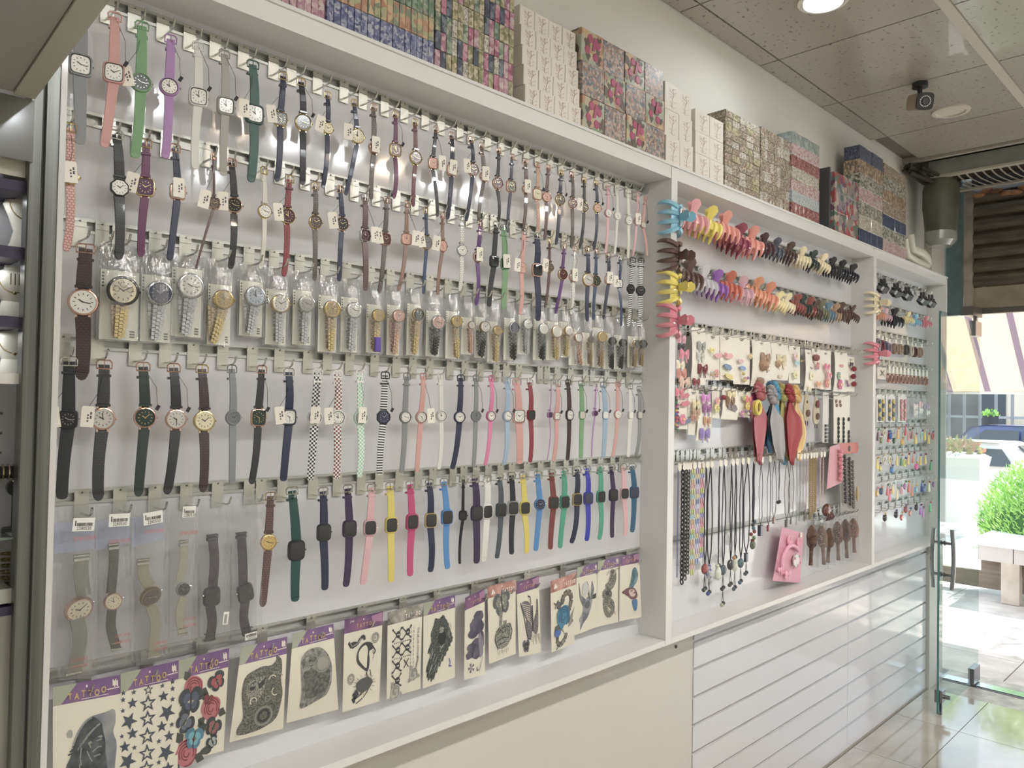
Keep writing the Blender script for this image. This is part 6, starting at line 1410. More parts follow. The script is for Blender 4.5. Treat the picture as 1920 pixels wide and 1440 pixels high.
for k, q in TQ.items():
    hd, wd_ = TH.get(k, (HEADP, 0)); hv = {1: .165, 2: .165, 3: .185, 4: .19, 5: .17, 12: .17}.get(k, .155)
    c = TC(TL_[k], q, {4: 1.2, 5: 1.1, 7: .8}.get(k, .35), hd, hv, wd_); A = .6
    if k == 1:
        SM = noisy('6a707c', 'a3a39a', 14, .6, g=1.15, stops=(.35, .7)); DK = noisy('34393d', '565c60', 40, .6, g=1.1)
        c.poly([(.20, .92), (.26, .60), (.30, .50), (.36, .42), (.48, .33), (.62, .30), (.78, .30), (.92, .27), (.93, .40), (.88, .48), (.95, .58), (.92, .75), (.88, .99), (.15, .99)], SM); c.blob(.25, .43, .05, .04, SM)
        c.poly([(.13, .99), (.18, .72), (.27, .62), (.30, .55), (.35, .47), (.44, .38), (.54, .33), (.64, .33), (.72, .38), (.74, .46), (.78, .55), (.77, .64), (.80, .76), (.84, .99)], DK)
        for j in range(16):
            t = j / 15; c.line([(.28 + .36 * t, .60 - .26 * t), (.22 + .36 * t, .61 - .28 * t - .01 * (j % 2))], .012, DK, A)
            if j % 2: c.line([(.34 + .3 * t, .60 - .20 * t), (.40 + .32 * t, .53 - .16 * t)], .005, INK3, A)
        for a in ([(.44, .53), (.50, .47), (.60, .42), (.70, .39)], [(.42, .56), (.40, .66), (.42, .72)], [(.52, .53), (.56, .58)], [(.66, .50), (.72, .49)], [(.64, .53), (.72, .52)], [(.58, .62), (.66, .585), (.72, .585)], [(.60, .66), (.70, .65)], [(.79, .57), (.80, .66), (.82, .72)], [(.50, .60), (.54, .66), (.58, .70)], [(.40, .78), (.39, .70)], [(.45, .90), (.55, .86), (.66, .88)], [(.24, .92), (.34, .84)]): c.line(a, .009, INK3, A)
        c.blob(.55, .535, .025, .012, INK3); c.blob(.70, .50, .03, .01, INK3); c.blob(.66, .57, .02, .008, INK2)
    elif k == 2:
        S_ = lambda x, y: (90 + x / 7.58, 1250 + y / 7.58)
        for x, y, r, ro, h in ((1425, 330, 75, 0, 1), (1770, 212, 42, 0, 0), (1625, 270, 38, 0, 0), (1770, 312, 42, 0, 0), (1070, 372, 42, 0, 0), (1218, 362, 42, 0, 0), (1065, 472, 42, 0, 0), (1640, 420, 80, 0, 0), (1200, 518, 80, 0, 0), (1420, 520, 125, 0, 1), (1768, 462, 42, 0, 0), (1062, 625, 38, 0, 0),
                           (1690, 650, 125, .62, 0), (1150, 775, 125, .5, 0), (1415, 740, 125, 0, 1), (1615, 850, 82, 0, 0), (1758, 820, 40, 0, 0), (1200, 950, 85, 0, 0), (1410, 985, 128, 0, 1), (1718, 985, 80, 0, 0), (1048, 990, 36, 0, 0), (1090, 1140, 85, 0, 0), (1228, 1148, 40, 0, 0), (1575, 1058, 42, 0, 0),
                           (1405, 1228, 128, 0, 1), (1675, 1218, 125, .55, 0), (1130, 1345, 130, .5, 0), (1575, 1358, 40, 0, 0), (1400, 1440, 110, 0, 1), (1705, 1440, 90, 0, 0)):
            p = S_(x, y); star(c, p[0], p[1], r / 7.58, ro, bool(h))
    elif k == 3:
        RP, RD = mat('a85c60', .6, g=1.3), mat('7c343c', .6, g=1.2); LF = mat('434743', .6); BD = mat('3d4148', .6); BB = mat('42718a', .6, g=1.3)
        rose(c, .30, .31, .20, RP, RD, LF); butterfly(c, .26, .43, .24, BD, mat('4b5568', .6), 0); butterfly(c, .78, .30, .17, BD, mat('a04a50', .6, g=1.2), -.5)
        rose(c, .68, .55, .20, RP, RD, LF); butterfly(c, .62, .46, .10, RD, RP, .3); c.poly([(.42, .62), (.62, .70), (.54, .80), (.46, .74)], LF)
        butterfly(c, .14, .62, .20, BD, mat('5b6270', .6), .9); butterfly(c, .74, .74, .17, BD, mat('8a5a54', .6, g=1.2), .5); butterfly(c, .74, .88, .12, BD, mat('8d9a96', .6, g=1.2), -.5)
        rose(c, .20, .93, .24, RP, RD, LF); butterfly(c, .34, .80, .19, BB, mat('5b9aa6', .6, g=1.3), .2); c.blob(.62, .95, .12, .04, LF)
    elif k == 4:
        G4 = noisy('4b4b44', '77766c', 330, .6, g=1.1, stops=(.42, .58)); G5 = noisy('5e5d55', '9b9a8e', 260, .6, g=1.1, stops=(.45, .55))
        c.poly([(.14, .36), (.22, .30), (.36, .28), (.50, .26), (.70, .28), (.80, .22), (.74, .16), (.90, .22), (.92, .34), (.90, .45), (.96, .60), (.92, .75), (.85, .88), (.55, .95), (.12, .96), (.10, .88), (.22, .78), (.18, .66), (.12, .50)], G4)
        c.poly([(.22, .40), (.40, .34), (.60, .38), (.58, .52), (.44, .66), (.34, .62), (.22, .54)], G5); c.poly([(.28, .45), (.40, .46), (.36, .50), (.28, .49)], INK); c.poly([(.46, .44), (.60, .38), (.57, .46), (.46, .50)], INK)
        c.line([(.40, .36), (.42, .48), (.40, .56)], .012, INK3); c.line([(.36, .60), (.46, .60)], .012, INK)
        for j in range(14): c.ring(random.uniform(.18, .88), random.uniform(.28, .90), random.uniform(.04, .09), .008, random.choice((INK, INK3, BODY)), A, random.random() * 6, random.random() * 6 + 4, 9)
        c.ring(.60, .80, .16, .02, INK3); c.ring(.60, .80, .10, .02, INK)
    elif k == 5:
        G5 = noisy('5a5b58', '94948d', 110, .6, g=1.15, stops=(.35, .65)); G6 = noisy('494a48', '72726c', 140, .6, g=1.1)
        c.poly([(.22, .30), (.40, .22), (.66, .22), (.84, .32), (.92, .46), (.90, .66), (.80, .80), (.55, .84), (.22, .90), (.28, .70), (.24, .48)], G5); c.poly([(.28, .46), (.46, .46), (.60, .50), (.88, .48), (.86, .66), (.70, .78), (.34, .80), (.34, .62)], G6)
        c.blob(.45, .37, .13, .075, G5); c.line([(.40, .36), (.46, .35)], .01, INK); c.line([(.44, .42), (.50, .415)], .01, INK); c.line([(.50, .30), (.60, .34), (.62, .42)], .01, INK3)
        c.ring(.70, .42, .16, .016, INK3); c.blob(.70, .42, .13, .08, mat('8e8d84', .6, g=1.2), 16, .02); c.line([(.70, .42), (.70, .37)], .008, INK); c.line([(.70, .42), (.78, .43)], .008, INK)
    elif k == 6:
        path = scurve(lambda t: (.62 + .10 * math.sin(t * 2.2) - .55 * max(0, t - .55) ** 1.3, .42 + .48 * t), 26)
        hood = [(.42, .33), (.56, .29), (.72, .31), (.80, .36), (.76, .40), (.66, .40), (.70, .52), (.66, .64), (.50, .58), (.34, .50), (.34, .40)]
        c.poly(hood, INK); c.poly([(.45, .35), (.58, .32), (.64, .38), (.62, .50), (.62, .60), (.52, .55), (.40, .48), (.38, .40)], BODY)
        for j in range(10): c.line([(.43 + .012 * j, .365 + j * .024), (.60 + .002 * j, .375 + j * .024)], .010, INK, A)
        c.line([(.78, .37), (.84, .42), (.80, .45)], .012, INK); c.line([(.76, .40), (.80, .46), (.78, .50)], .005, INK); c.blob(.77, .345, .015, .01, BODY)
        c.blob(.56, .76, .22, .085, mat('4f5050', .6)); c.line([(.66, .62), (.70, .70), (.66, .80), (.52, .88), (.34, .92), (.28, .87), (.40, .82)], .060, INK); c.line([(.66, .62), (.70, .70), (.66, .80), (.52, .88), (.34, .92)], .034, BODY)
        for j in range(22):
            t = j / 21; u = (.66 + .05 * math.sin(t * 3)) if t < .5 else .70 - (t - .5) * .72; v = .62 + .28 * min(1, t * 1.15); c.line([(u - .035, v), (u + .035, v + .006)], .006, INK)
        for j in range(16): a = j * .4; c.line([(.56 + .22 * math.cos(a), .76 + .085 * math.sin(a)), (.56 + .30 * math.cos(a), .76 + .12 * math.sin(a))], .004, INK2)
        c.line([(.12, .26), (.20, .32), (.34, .30), (.44, .24), (.52, .22), (.54, .27)], .030, INK); c.line([(.14, .26), (.21, .31), (.34, .29), (.44, .24)], .012, INK3); c.blob(.24, .29, .11, .03, INK)
        for u, v in ((.82, .27), (.20, .66)):
            c.ring(u, v, .09, .009, INK3, A); c.ring(u, v, .06, .006, INK2, A); c.text('KL', u, v, .045, INK, c.t)
    elif k == 7:
        for r_, v in enumerate((.29, .47, .65, .82)):
            for u in (.28, .56):
                if r_ == 3 and u > .4: continue
                if r_ == 2 and u > .4:
                    for sg in (-1, 1): c.line([(u - sg * .07, v - .05), (u + sg * .07, v + .05)], .012, INK)
                else: skull(c, u, v, .085)
            if r_ < 2:
                for j in range(9): c.blob(.20 + j * .055, v + .095, .014, .009, INK, 8, .05)
        for j, u in enumerate((.68, .76)):
            for i in range(11): c.line([(u, .24 + i * .045), (u + .004, .27 + i * .045)], .006 + .003 * (i % 2), INK3)
        vv, ff = text_shape('GIVE ME THE CONTROL'); 
        mb = MB().put([c.uv(.90 - b2 * .085, .45 + a * .034, .0015) for a, b2 in vv], ff).build('lettering', INK2, c.t)
        rose(c, .78, .80, .12, mat('a9a89c', .6, g=1.2), INK2, mat('8c8b82', .6)); rose(c, .24, .94, .13, mat('a9a89c', .6, g=1.2), INK2, mat('8c8b82', .6)); c.line([(.84, .74), (.90, .64), (.88, .60)], .02, INK3)
    elif k == 8:
        D8 = noisy('2f3533', '57605c', 240, .6, g=1.1, stops=(.4, .62))
        pts = []
        base = [(.38, .22), (.50, .24), (.62, .20), (.76, .30), (.86, .42), (.92, .52), (.80, .60), (.66, .70), (.48, .80), (.30, .93), (.14, .88), (.10, .76), (.24, .62), (.14, .58), (.26, .48), (.24, .38), (.32, .30)]
        for i in range(len(base)):
            a, b2 = base[i], base[(i + 1) % len(base)]
            for j in range(4): t = j / 4; e = .035 * (j % 2); cx, cy = .5, .5; x, y = a[0] + (b2[0] - a[0]) * t, a[1] + (b2[1] - a[1]) * t; pts.append((x + (x - cx) * e * 2, y + (y - cy) * e * 2 + e * .4))
        c.poly(pts, D8); c.blob(.58, .47, .12, .09, mat('23282a', .6)); c.poly([(.48, .36), (.56, .33), (.66, .36), (.64, .41), (.50, .41)], INK3); c.blob(.50, .38, .02, .012, INK); c.blob(.64, .385, .02, .012, INK)
        for j in range(12): u = random.uniform(.25, .6); v = random.uniform(.55, .8); c.line([(u, v), (u - .08, v + .08)], .007, mat('8e9a94', .6))
        for j in range(8): u = random.uniform(.74, .84); c.line([(u, .32 + j * .02), (u + .05, .38 + j * .02)], .006, INK3)
        c.line([(.50, .56), (.58, .59), (.66, .55)], .014, INK3); c.line([(.80, .74), (.84, .80), (.80, .83), (.88, .84)], .012, mat('4a5290', .6))
    elif k == 9:
        P9 = noisy('454158', '6a6576', 22, .6, g=1.15)
        for u, v, a, b2 in ((.66, .30, .24, .08), (.52, .38, .30, .09), (.44, .47, .26, .07), (.74, .42, .20, .09), (.34, .64, .22, .06), (.58, .62, .30, .08), (.24, .72, .18, .05), (.60, .73, .24, .06), (.80, .60, .16, .12)): c.blob(u, v, a, b2, P9, 16, .14)
        c.poly([(.64, .50), (.80, .50), (.90, .60), (.92, .76), (.74, .80), (.70, .66)], mat('7c7888', .6, g=1.2)); c.line([(.90, .78), (.70, .95)], .01, INK3)
        for a in range(5): c.poly([(.34, .88), (.34 + .16 * math.cos(a * 1.257 + .3), .88 + .06 * math.sin(a * 1.257 + .3)), (.34 + .16 * math.cos(a * 1.257 + .9), .88 + .06 * math.sin(a * 1.257 + .9))], P9)
        c.line([(.62, .88), (.60, .93), (.68, .92)], .014, INK2)
    elif k == 10:
        H = noisy('63645c', '95958a', 300, .6, g=1.15, stops=(.4, .6))
        butterfly(c, .50, .27, .30, INK2, H, -.25); c.line([(.46, .32), (.46, .46), (.44, .56)], .050, H); c.line([(.60, .50), (.62, .60)], .055, H); c.line([(.74, .55), (.74, .62)], .05, H)
        c.poly([(.28, .62), (.40, .56), (.62, .54), (.78, .56), (.86, .66), (.80, .78), (.66, .86), (.34, .86), (.22, .72)], H)
        for a in ([(.30, .66), (.44, .60), (.52, .66)], [(.48, .60), (.60, .58), (.62, .68)], [(.64, .58), (.76, .60), (.74, .70)], [(.30, .74), (.50, .72), (.74, .74)], [(.34, .86), (.22, .72), (.28, .62), (.42, .57)], [(.34, .80), (.60, .78)], [(.80, .78), (.86, .66), (.78, .56)]): c.line(a, .011, INK)
        for j in range(7): c.line([(.34 + j * .06, .87), (.32 + j * .065, .92 + .02 * (j % 2))], .005, INK2)
    elif k == 11:
        W1 = noisy('4c464e', '7f7a80', 240, .6, g=1.15)
        c.poly([(.16, .28), (.44, .27), (.60, .34), (.66, .46), (.62, .60), (.46, .58), (.28, .46)], W1); c.poly([(.34, .50), (.60, .58), (.64, .72), (.56, .80), (.38, .78)], W1); c.poly([(.86, .28), (.94, .30), (.92, .70), (.80, .76), (.66, .70), (.72, .54), (.84, .46)], W1)
        for j in range(8): c.line([(.20 + j * .03, .30 + j * .03), (.56, .36 + j * .03)], .006, BODY)
        c.line([(.14, .28), (.28, .48), (.42, .78), (.56, .80)], .014, INK); c.line([(.60, .34), (.58, .24), (.48, .22)], .014, INK); c.line([(.66, .36), (.66, .70)], .03, INK)
        for j in range(9): u = .54 + j * .05; c.line([(u, .74), (u + .01, .80 + .04 * (j % 3))], .007, INK2)
        butterfly(c, .34, .88, .16, W1, INK, 0)
    elif k == 12:
        B1, B2 = mat('2f7290', .6, g=1.35), mat('1f4f70', .6, g=1.2); S1 = noisy('5b5a4c', '8b8a78', 90, .6, g=1.1)
        sn = [(.44, .34), (.52, .26), (.66, .23), (.78, .27), (.82, .36), (.76, .46), (.66, .54)]; c.line(sn, .070, INK); c.line(sn, .050, S1); c.poly([(.34, .40), (.44, .30), (.56, .32), (.50, .38)], INK2); c.line([(.38, .40), (.28, .42), (.32, .40)], .007, INK)
        for j in range(14): t = j / 13; i = min(5, int(t * 6)); f = t * 6 - i; x = sn[i][0] + (sn[i + 1][0] - sn[i][0]) * f; y = sn[i][1] + (sn[i + 1][1] - sn[i][1]) * f; c.line([(x - .04, y - .006), (x + .04, y + .006)], .005, mat('8c5a44', .6))
        t2 = [(.40, .70), (.26, .80), (.24, .90), (.40, .94), (.58, .88), (.64, .80)]; c.line(t2, .060, INK); c.line(t2, .042, S1); c.line([(.34, .93), (.20, .985)], .014, INK2)
        c.poly([(.94, .46), (.84, .70), (.68, .74), (.78, .60)], INK3); rose(c, .48, .56, .27, B1, B2, INK2); c.blob(.24, .76, .14, .055, mat('3f5fa0', .6, g=1.25)); c.blob(.58, .73, .12, .06, BODY); c.blob(.54, .72, .03, .02, INK); c.blob(.64, .72, .03, .02, INK); c.blob(.58, .77, .06, .02, INK2)
        c.line([(.12, .32), (.20, .36), (.30, .30)], .016, INK2); c.line([(.20, .36), (.16, .41)], .014, INK2)
    elif k == 13:
        M1 = noisy('565a68', '8f929a', 40, .6, g=1.15)
        for a in ([(.12, .24), (.20, .46), (.36, .60), (.46, .52), (.26, .44)], [(.50, .24), (.56, .42), (.66, .52), (.58, .30)], [(.74, .26), (.84, .38), (.78, .54), (.70, .46)]): c.poly(a, M1); c.line(a, .012, INK2)
        c.poly([(.36, .56), (.60, .46), (.80, .54), (.74, .66), (.60, .80), (.40, .86), (.24, .98), (.30, .84), (.18, .80), (.36, .70)], M1); c.blob(.56, .60, .12, .06, INK2); c.poly([(.80, .48), (.96, .46), (.94, .54), (.80, .54)], INK); c.blob(.44, .36, .16, .10, mat('b0b3b0', .6, g=1.2))
    elif k == 14:
        F1 = noisy('4f5048', '8b8a7c', 350, .6, g=1.15, stops=(.42, .58))
        c.poly([(.60, .24), (.74, .17), (.88, .22), (.90, .34), (.80, .44), (.62, .50), (.40, .46), (.36, .38), (.52, .36)], F1); c.poly([(.26, .46), (.50, .44), (.68, .50), (.70, .60), (.50, .64), (.24, .58)], F1); c.poly([(.26, .58), (.56, .58), (.80, .66), (.84, .80), (.70, .90), (.48, .90), (.30, .78)], F1)
        for j in range(24): a = random.uniform(-.5, .9); u, v = random.uniform(.4, .8), random.choice((random.uniform(.2, .4), random.uniform(.66, .86))); c.line([(u, v), (u + .10, v + (-.06 if v < .5 else .06))], .007, random.choice((INK, BODY, INK2)))
        c.blob(.46, .52, .08, .04, INK); c.ring(.60, .54, .06, .01, INK)
    elif k == 15:
        B1 = noisy('3c5a68', '6f93a0', 30, .6, g=1.25)
        c.poly([(.62, .24), (.78, .20), (.92, .30), (.88, .42), (.70, .50), (.44, .58), (.30, .60), (.48, .48), (.58, .36)], B1); c.poly([(.18, .54), (.40, .50), (.72, .52), (.86, .64), (.80, .70), (.54, .70), (.34, .62), (.06, .56)], mat('6d4a50', .6, g=1.3))
        c.poly([(.42, .54), (.68, .54), (.76, .64), (.60, .67), (.46, .62)], mat('c2a89c', .6, g=1.3)); c.poly([(.56, .70), (.84, .70), (.80, .86), (.70, .90), (.60, .80)], mat('3f6f9c', .6, g=1.3)); c.blob(.38, .60, .05, .015, mat('7c2f44', .6)); c.line([(.5, .57), (.6, .56)], .012, INK); c.line([(.64, .60), (.72, .60)], .012, INK)
    c.done()
    p = at((q[0][0] + q[1][0]) / 2 - (3 if k > 8 else 6), (q[0][1] + q[1][1]) / 2, 0); put_hook('t', p.x, RAILS[1][5], 'tattoo cards', 'hooks of the watch cabinet', .055)
# ================================================================== gift boxes stacked on the ledge
random.seed(12)
ZL = ZT + .05
YB = -.105      # front face of the stacks
PR = {'rose': cells(['b98a9a', 'c9a0aa', 'a5667e', 'c4b2ae', 'b07890'], 120), 'bluepost': cells(['5c6690', '7078a0', '8f95ae', '4a5280', 'a9abb8'], 140), 'orangeleaf': cells(['b98a6a', 'a7a878', 'c9a878', '7c8a70', 'b07a5a'], 70),
      'greenleaf': cells(['6f8a74', '8aa088', 'a9b096', '5c7a68', '94907a'], 100), 'goldmap': cells(['a9a070', '8c8a5a', 'b9ae84', '7c7a52', 'c2b89a'], 110), 'magenta': cells(['b0607c', 'c27a94', '9a4a6a', 'c99aa8'], 100), 'dots': cells(['c9c2b0', '8c8678', 'd2ccbe', 'a39c8a'], 240),
      'navyleaf': cells(['4a5266', '5c6478', '77808c', '3c4458'], 90), 'hearts': cells(['c2b088', 'b9855e', '8f9c7c', 'c9a878', '6c5c50', 'a8b09a'], 38), 'cityprint': cells(['a8887c', 'c0a89a', '7c8a92', '94706a', 'b59a8a', '5f6e7a'], 130),
      'tiny': cells(['8a7a66', 'b5a68a', '6f6656', 'c9bda4', '8f5f56', '7d8a72', 'a99a78'], 210), 'tinyb': cells(['7a705a', 'aa9e7c', '938a6c', 'c0b596', '6c6c58', '8a6a5a'], 230), 'pinkdot': cells(['b8959a', 'c9b5b0', 'b06a74', 'c4bcb4'], 170), 'redprint': cells(['8f4a44', 'a3645a', '7a3a38', 'b58478'], 150),
      'iceblue': cells(['a3b0b4', 'b9c0be', '8f9ea6', 'c4c4bc'], 190), 'sage': cells(['8c9a94', '7d8e8a', 'a0aaa4'], 60), 'plaid': cells(['a88c66', 'c2aa84', '8c6f50', '6f6a5c'], 110, stretch=(1, 1, .6)), 'leafw': cells(['b3ae9e', '6f7a68', 'c4c0b2', '55604e', '9a8f86'], 120),
      'navydot': cells(['3a4560', '4c5672', '303a54', '5e6a84'], 160), 'flowerred': cells(['9a8a80', 'b04448', '8a8c9a', 'b9a89a', '5f7a6a', '7a4a6a'], 42), 'darkside': mat('3c3d40', .5)}
WB = mat('d2cdc2', .45, g=1.2)
def boxmesh(w, h, d, m, name='gift_box'): return MB().bbox(0, w, 0, d, 0, h, min(.0012, w * .06)).mesh(name, m)
_bm = {}
def stack(x0, x1, z0, rows, cols, hs, pick, what, grp, y=YB, d=.078, ribbon=False, gapx=.0012, lean=0, jitter=.0015, base=0):
    w = (x1 - x0) / cols; z = z0
    for r in range(rows):
        h = hs[r] if isinstance(hs, (list, tuple)) else hs
        for c in range(cols):
            k = pick(r, c); m = PR.get(k, WB); key = (round(w, 4), round(h, 4), k, d)
            if key not in _bm: _bm[key] = boxmesh(w - gapx, h - gapx, d, m)
            bx, bz = x0 + (c + 1) * w, z
            if project((bx, y, bz))[1] < -2: continue
            o = bpy.data.objects.new('gift_box', _bm[key]); col.objects.link(o); o.location = (x0 + c * w, y + random.uniform(-jitter, jitter) + lean * (z - z0), z)
            o.rotation_euler.z = 0
            tag(o, '%s gift box, row %s, %s from left, %s' % (BN.get(k, 'white'), ['one', 'two', 'three', 'four', 'five', 'six', 'seven', 'eight', 'nine', 'ten', 'eleven', 'twelve'][r], ORD[c + 1 + base], what), 'box', grp)
            yield o, w, h, r, c
        z += h
BN = {'rose': 'rose pink', 'bluepost': 'blue printed', 'orangeleaf': 'orange leaf', 'greenleaf': 'green leaf', 'goldmap': 'olive gold', 'magenta': 'magenta', 'dots': 'cream dotted', 'navyleaf': 'navy leaf', 'hearts': 'heart patterned', 'cityprint': 'tower patterned', 'tiny': 'speckled', 'tinyb': 'olive speckled', 'pinkdot': 'pink dotted', 'redprint': 'red', 'iceblue': 'pale blue', 'sage': 'sage', 'plaid': 'tan plaid', 'leafw': 'white leaf', 'navydot': 'navy dotted', 'flowerred': 'red flower'}
X = lambda px, py, y=YB: at(px, py, y).x
def run(g):
    for _ in g: pass
run(stack(X(455, -8), X(610, 40), ZL, 4, 11, .058, lambda r, c: 'rose', 'far left pink stack', 'pink boxes in the first stack'))
run(stack(X(613, 42), X(813, 125), ZL, 5, 17, [.058] * 5, lambda r, c: ('bluepost', 'orangeleaf', 'greenleaf', 'bluepost', 'greenleaf')[r], 'banded stack', 'boxes of the banded stack', jitter=.001))
run(stack(X(815, 125), X(962, 190), ZL, 7, 15, .046, lambda r, c: random.choice(['goldmap', 'goldmap', 'dots', 'magenta', 'rose', 'navyleaf', 'goldmap', 'greenleaf']), 'patchwork stack', 'boxes of the olive patchwork stack'))
def blossoms(o, w, h, n=1):
    key = ('bl', round(w, 3), round(h, 3))
    if key not in _bm:
        mb = MB(); rnd = random.Random(5); cx, cz = w * .52, h * .5
        mb.tube([(cx - w * .05, -.0004, h * .15), (cx, -.0004, h * .4), (cx + w * .1, -.0004, h * .6), (cx + w * .02, -.0004, h * .82)], .0005, 4)
        for k in range(16): a = rnd.random(); x, z = cx + rnd.uniform(-.28, .28) * w, h * (.16 + .7 * a); mb.tube([(cx + w * .03, -.0004, z - .006), (x, -.0005, z)], .0003, 3); mb.ball((x, -.0004, z), .0014, 5, 3, (1, .3, 1))
        _bm[key] = mb.mesh('blossom_print', mat('b08a8c', .5, g=1.3))
    p = bpy.data.objects.new('blossom_print', _bm[key]); col.objects.link(p); p.parent = o
for (a, b_, rows, cols, hh, nm, ln) in (((985, 192), (1090, 246), 5, 4, .057, 'tall blossom stack', .12), ((1248, 306), (1299, 330), 3, 2, .092, 'second blossom stack', .04), ((1304, 332), (1357, 352), 3, 2, .078, 'short blossom stack', .03)):
    for o, w, h, r, c in stack(X(*a), X(*b_), ZL, rows, cols, hh, lambda r, c: 'white', nm, 'boxes of the ' + nm, lean=ln): blossoms(o, w, h)
# large heart and tower patterned boxes with bows
HM = None
for o, w, h, r, c in stack(X(1092, 244), X(1247, 304), ZL, 3, 4, .102, lambda r, c: 'hearts' if (r + c) % 2 == 0 else 'cityprint', 'heart stack', 'boxes of the heart patterned stack', d=.085, lean=.05, gapx=.003):
    if (r + c) % 2 == 0:
        if 'hb' not in _bm:
            mb = MB(); cx, cz = w * .5, h * .5
            for a in (.5, 2.0, 3.6, 5.2): mb.loft([[(cx + .012 * math.cos(a) + .016 * math.cos(a) + rr * math.cos(b2), yy, cz + .028 * math.sin(a) + rr * math.sin(b2)) for b2 in [k * math.pi / 4 for k in range(8)]] for rr, yy in ((.014, 0), (.011, -.002))])
            mb.loft([[(cx + x, -.0022, cz + z) for x, z in ((-.006, -.01), (.006, -.008), (.018, .03), (.004, .034))], [(cx + x, -.003, cz + z) for x, z in ((-.006, -.01), (.006, -.008), (.018, .03), (.004, .034))]])
            _bm['hb'] = mb.mesh('ribbon_print', mat('a33a64', .35, g=1.3, coat=.3))
            mb = MB()
            for x, z in ((-.03, .01), (.03, -.025), (.028, .03), (-.022, -.03)): mb.prism([(cx + x, cz + z - .014), (cx + x + .012, cz + z + .002), (cx + x + .007, cz + z + .011), (cx + x, cz + z + .006), (cx + x - .007, cz + z + .011), (cx + x - .012, cz + z + .002)], -.0006, 0)
            _bm['hh'] = mb.mesh('heart_print', mat('5c4a44', .4, g=1.2))
        for nm_, k in (('ribbon_print', 'hb'), ('heart_print', 'hh')): p = bpy.data.objects.new(nm_, _bm[k]); col.objects.link(p); p.parent = o
small = {}
for (xa, xb, rows, cols, hh, ks) in ((X(1359, 352), X(1424, 384), 11, 5, .0262, ['tiny', 'tiny', 'dots', 'tinyb', 'goldmap']), (X(1426, 385), X(1480, 408), 7, 9, .0425, ['tinyb', 'tinyb', 'tiny', 'dots'])):
    w = (xb - xa) / cols
    for r in range(rows):
        for c in range(cols):
            j = random.uniform(-.0015, .0015); small.setdefault(random.choice(ks), MB()).bbox(xa + c * w, xa + (c + 1) * w - .0012, YB + j, YB + .078, ZL + r * hh, ZL + (r + 1) * hh - .0012, .001)
sm0 = thing('gift_boxes', 'two stacks of tiny speckled olive gift boxes right of the blossom boxes', 'boxes'); sm0['kind'] = 'stuff'
for k, mb in small.items(): mb.build('small_boxes', PR[k], sm0)['kind'] = 'stuff'
SR = ['redprint', 'iceblue', 'pinkdot', 'dots', 'redprint', 'pinkdot', 'sage']
run(stack(X(1483, 408), X(1534, 428), ZL, 7, 7, .050, lambda r, c: SR[r], 'red banded stack', 'boxes of the banded red stack', y=YB - .004))
run(stack(X(1563, 440), X(1606, 455), ZL, 3, 2, .092, lambda r, c: 'flowerred', 'low flowered stack', 'boxes of the low flowered stack', y=YB - .006, d=.09))
T1 = ['navydot', 'dots', 'leafw', 'pinkdot', 'leafw', 'plaid', 'navydot']; T2 = ['pinkdot', 'leafw', 'navydot', 'tiny', 'plaid', 'leafw', 'tiny', 'navyleaf']
run(stack(X(1611, 458), X(1655, 472), ZL, 7, 4, .068, lambda r, c: T1[r], 'tall mixed stack', 'boxes of the tall mixed stack', y=YB + .0))
run(stack(X(1656, 472), X(1698, 488), ZL, 7, 4, .066, lambda r, c: T2[r], 'stack beside the pipe', 'boxes of the tallest stack', y=YB + .0))
o = MB().bbox(0, .012, 0, .09, 0, .28, .001).build('gift_box', PR['darkside'], loc=(X(1552, 436) - .0, YB - .006, ZL)); tag(o, 'thin dark box standing left of the low flowered stack', 'box')
# ================================================================== strip of the jewellery display at the far left
ju = thing('jewellery_cabinet', 'white jewellery display cabinet glimpsed left of the steel post', 'cabinet', (.1, -.02, .9))
jb = MB().box(-.9, .24, .0, .02, -.9, 1.6).build('back_panel', mat('b9b9bd', .35, g=1.1), ju)
def zpx(py, y=-.1): return at(20, py, y).z - .9
PUR = mat('33284c', .5, g=1.1)
for (a, b_) in ((343, 362), (466, 488), (596, 616), (1130, 1146)):
    MB().box(-.9, .212, -.105, 0, zpx(b_), zpx(a)).build('shelf', PUR, ju)
MB().box(-.9, .212, -.105, 0, zpx(720), zpx(700)).build('shelf', WHITE, ju)
MB().box(-.9, .212, -.10, 0, zpx(1008), zpx(1004)).build('glass_shelf', mat('5f7468', .1, coat=1), ju)
MB().box(-.9, .212, -.103, -.098, -.9, zpx(1146)).build('lower_door', mat('8c8a80', .4, g=1), ju)
MB().box(-.9, .212, -.103, -.06, zpx(335), zpx(272)).build('header', mat('b9b6a6', .4, g=1.2), ju)
for k, py in enumerate((775, 812, 848)): MB().box(-.9, .212, -.004, 0, zpx(py, -.02) - .002, zpx(py, -.02) + .002).build('grid_wire', mat('6c6c6c', .4, .6), ju)
VELV = mat('cfcabc', .7, g=1.25)
for py in (337, 364, 490, 618): lamp(.28, -.07, at(20, py, -.1).z - .003, .045, COOL, .02)  # unseen fill lamps added under header and shelves to brighten the display
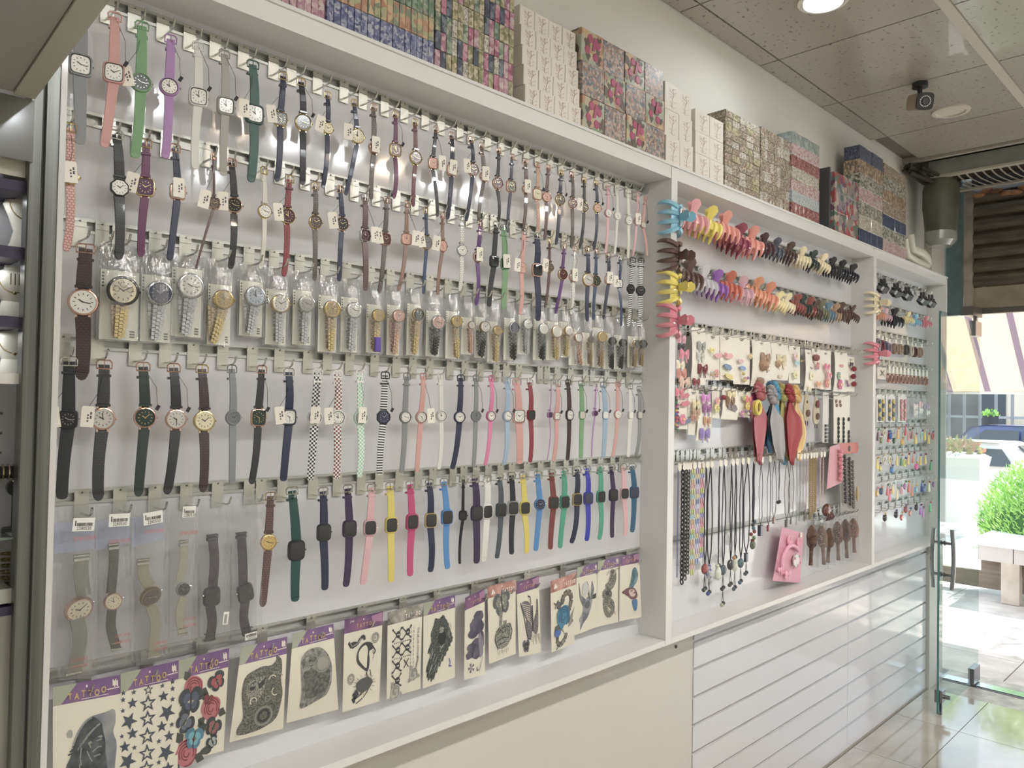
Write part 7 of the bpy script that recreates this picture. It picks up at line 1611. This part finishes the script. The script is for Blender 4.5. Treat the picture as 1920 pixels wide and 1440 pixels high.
for i, (py, nm, c2) in enumerate(((485 - 3, 'on the top purple shelf', 0), (592, 'on the middle purple shelf', 1), (700, 'on the white shelf', 2))):
    px = (44, 22, 22)[i]; P0 = at(px, (468, 596, 702)[i] - 2, -.055); z0 = P0.z; H = (.095, .086, .078)[i]
    t = thing('necklace_bust', 'cream necklace bust %s at the far left' % nm, 'display bust', (P0.x, -.055, z0))
    MB().loft([[(w * math.cos(a), .5 * w * math.sin(a) + .008 * (k > 1), z * H) for a in [j * math.pi / 8 for j in range(16)]] for k, (z, w) in enumerate(((0, .024), (.08, .02), (.3, .014), (.55, .022), (.75, .030), (.85, .026), (.92, .012), (1, .011)))]).build('bust', VELV, t, True)
    n = MB().tube([(.024 * math.cos(a), -.012, H * .80 + .030 * math.sin(a)) for a in [math.pi + j * math.pi / 10 for j in range(11)]], .0011, 5)
    n.build('gold_necklace', GOLD, t, True)
    MB().ball((0, -.016, H * .80 - .031), .003, 6, 5).build('pendant', GOLD, t, True)
    if i == 1:
        for x in (-.006, .0, .006): MB().tube([(x, -.014, H * .82), (x, -.015, H * .60)], .0010, 4).build('drop_earring', GOLD, t)
for k, px in enumerate((4, 14, 24, 34)):
    p = at(px, 742, -.02); t = thing('fine_necklace', 'fine chain hanging on a small card, %s from left behind the post' % ORD[k + 1], 'necklace', (p.x, -.015, p.z), 'fine chains at the far left')
    MB().tube([(0, 0, 0), (.001, 0, -.04 - .01 * (k % 2)), (0, 0, -.10)], .0007, 4).build('chain', SILVER, t); MB().prism([(-.004, .004), (.004, .004), (.003, -.012), (-.003, -.012)], -.002, -.001).build('paper_tag', CARDW, t)
p = at(18, 885, -.06); t = thing('bracelet_roll', 'dark display roll wearing gold bangles at the far left', 'display roll', (p.x, -.06, p.z))
MB().cyl((-.06, 0, 0), (1, 0, 0), .010, .078, 16).build('roll', mat('2c2c30', .7), t, True)
for k in range(7): MB().tube([(-.036 + k * .0085, .0125 * math.cos(a), .0125 * math.sin(a)) for a in [j * math.pi / 6 for j in range(12)]], .0014, 5, True).build('bangle', GOLD if k % 2 else ROSE, t, True)
p = at(28, 940, -.06); t = thing('watch_stand', 'small black round display stand with gold piece under the roll', 'display stand', (p.x, -.06, zpx(1003) + .9))
MB().cyl((0, 0, .0), (0, 0, 1), .018, .006, 16).cyl((0, 0, .006), (0, 0, 1), .005, .06, 8).build('base', BLACKM, t); MB().cyl((0, -.01, .072), (0, 1, 0), .014, .012, 18).build('round_top', BLACKM, t, True); MB().ball((0.002, -.012, .084), .008, 8, 5, (1.2, .6, .5)).build('gold_ring', GOLD, t, True)
for k in range(3):
    p = at(12 + k * 10, 1060, -.05); t = thing('bangle_stack', 'glittering gold bangles under the glass shelf, stack %s from left' % ORD[k + 1], 'bangles', (p.x, -.055, zpx(1098, -.06) + .9), 'gold bangles at the far left')
    for j in range(6): MB().tube([(.010 * math.cos(a), .012 * math.sin(a), .003 + j * .010) for a in [q * math.pi / 6 for q in range(12)]], .0016, 5, True).build('bangle', GOLD, t, True)
MB().box(-.9, .212, -.10, 0, zpx(1125), zpx(1098)).build('tray', mat('a9aaa2', .3, g=1.1), ju)
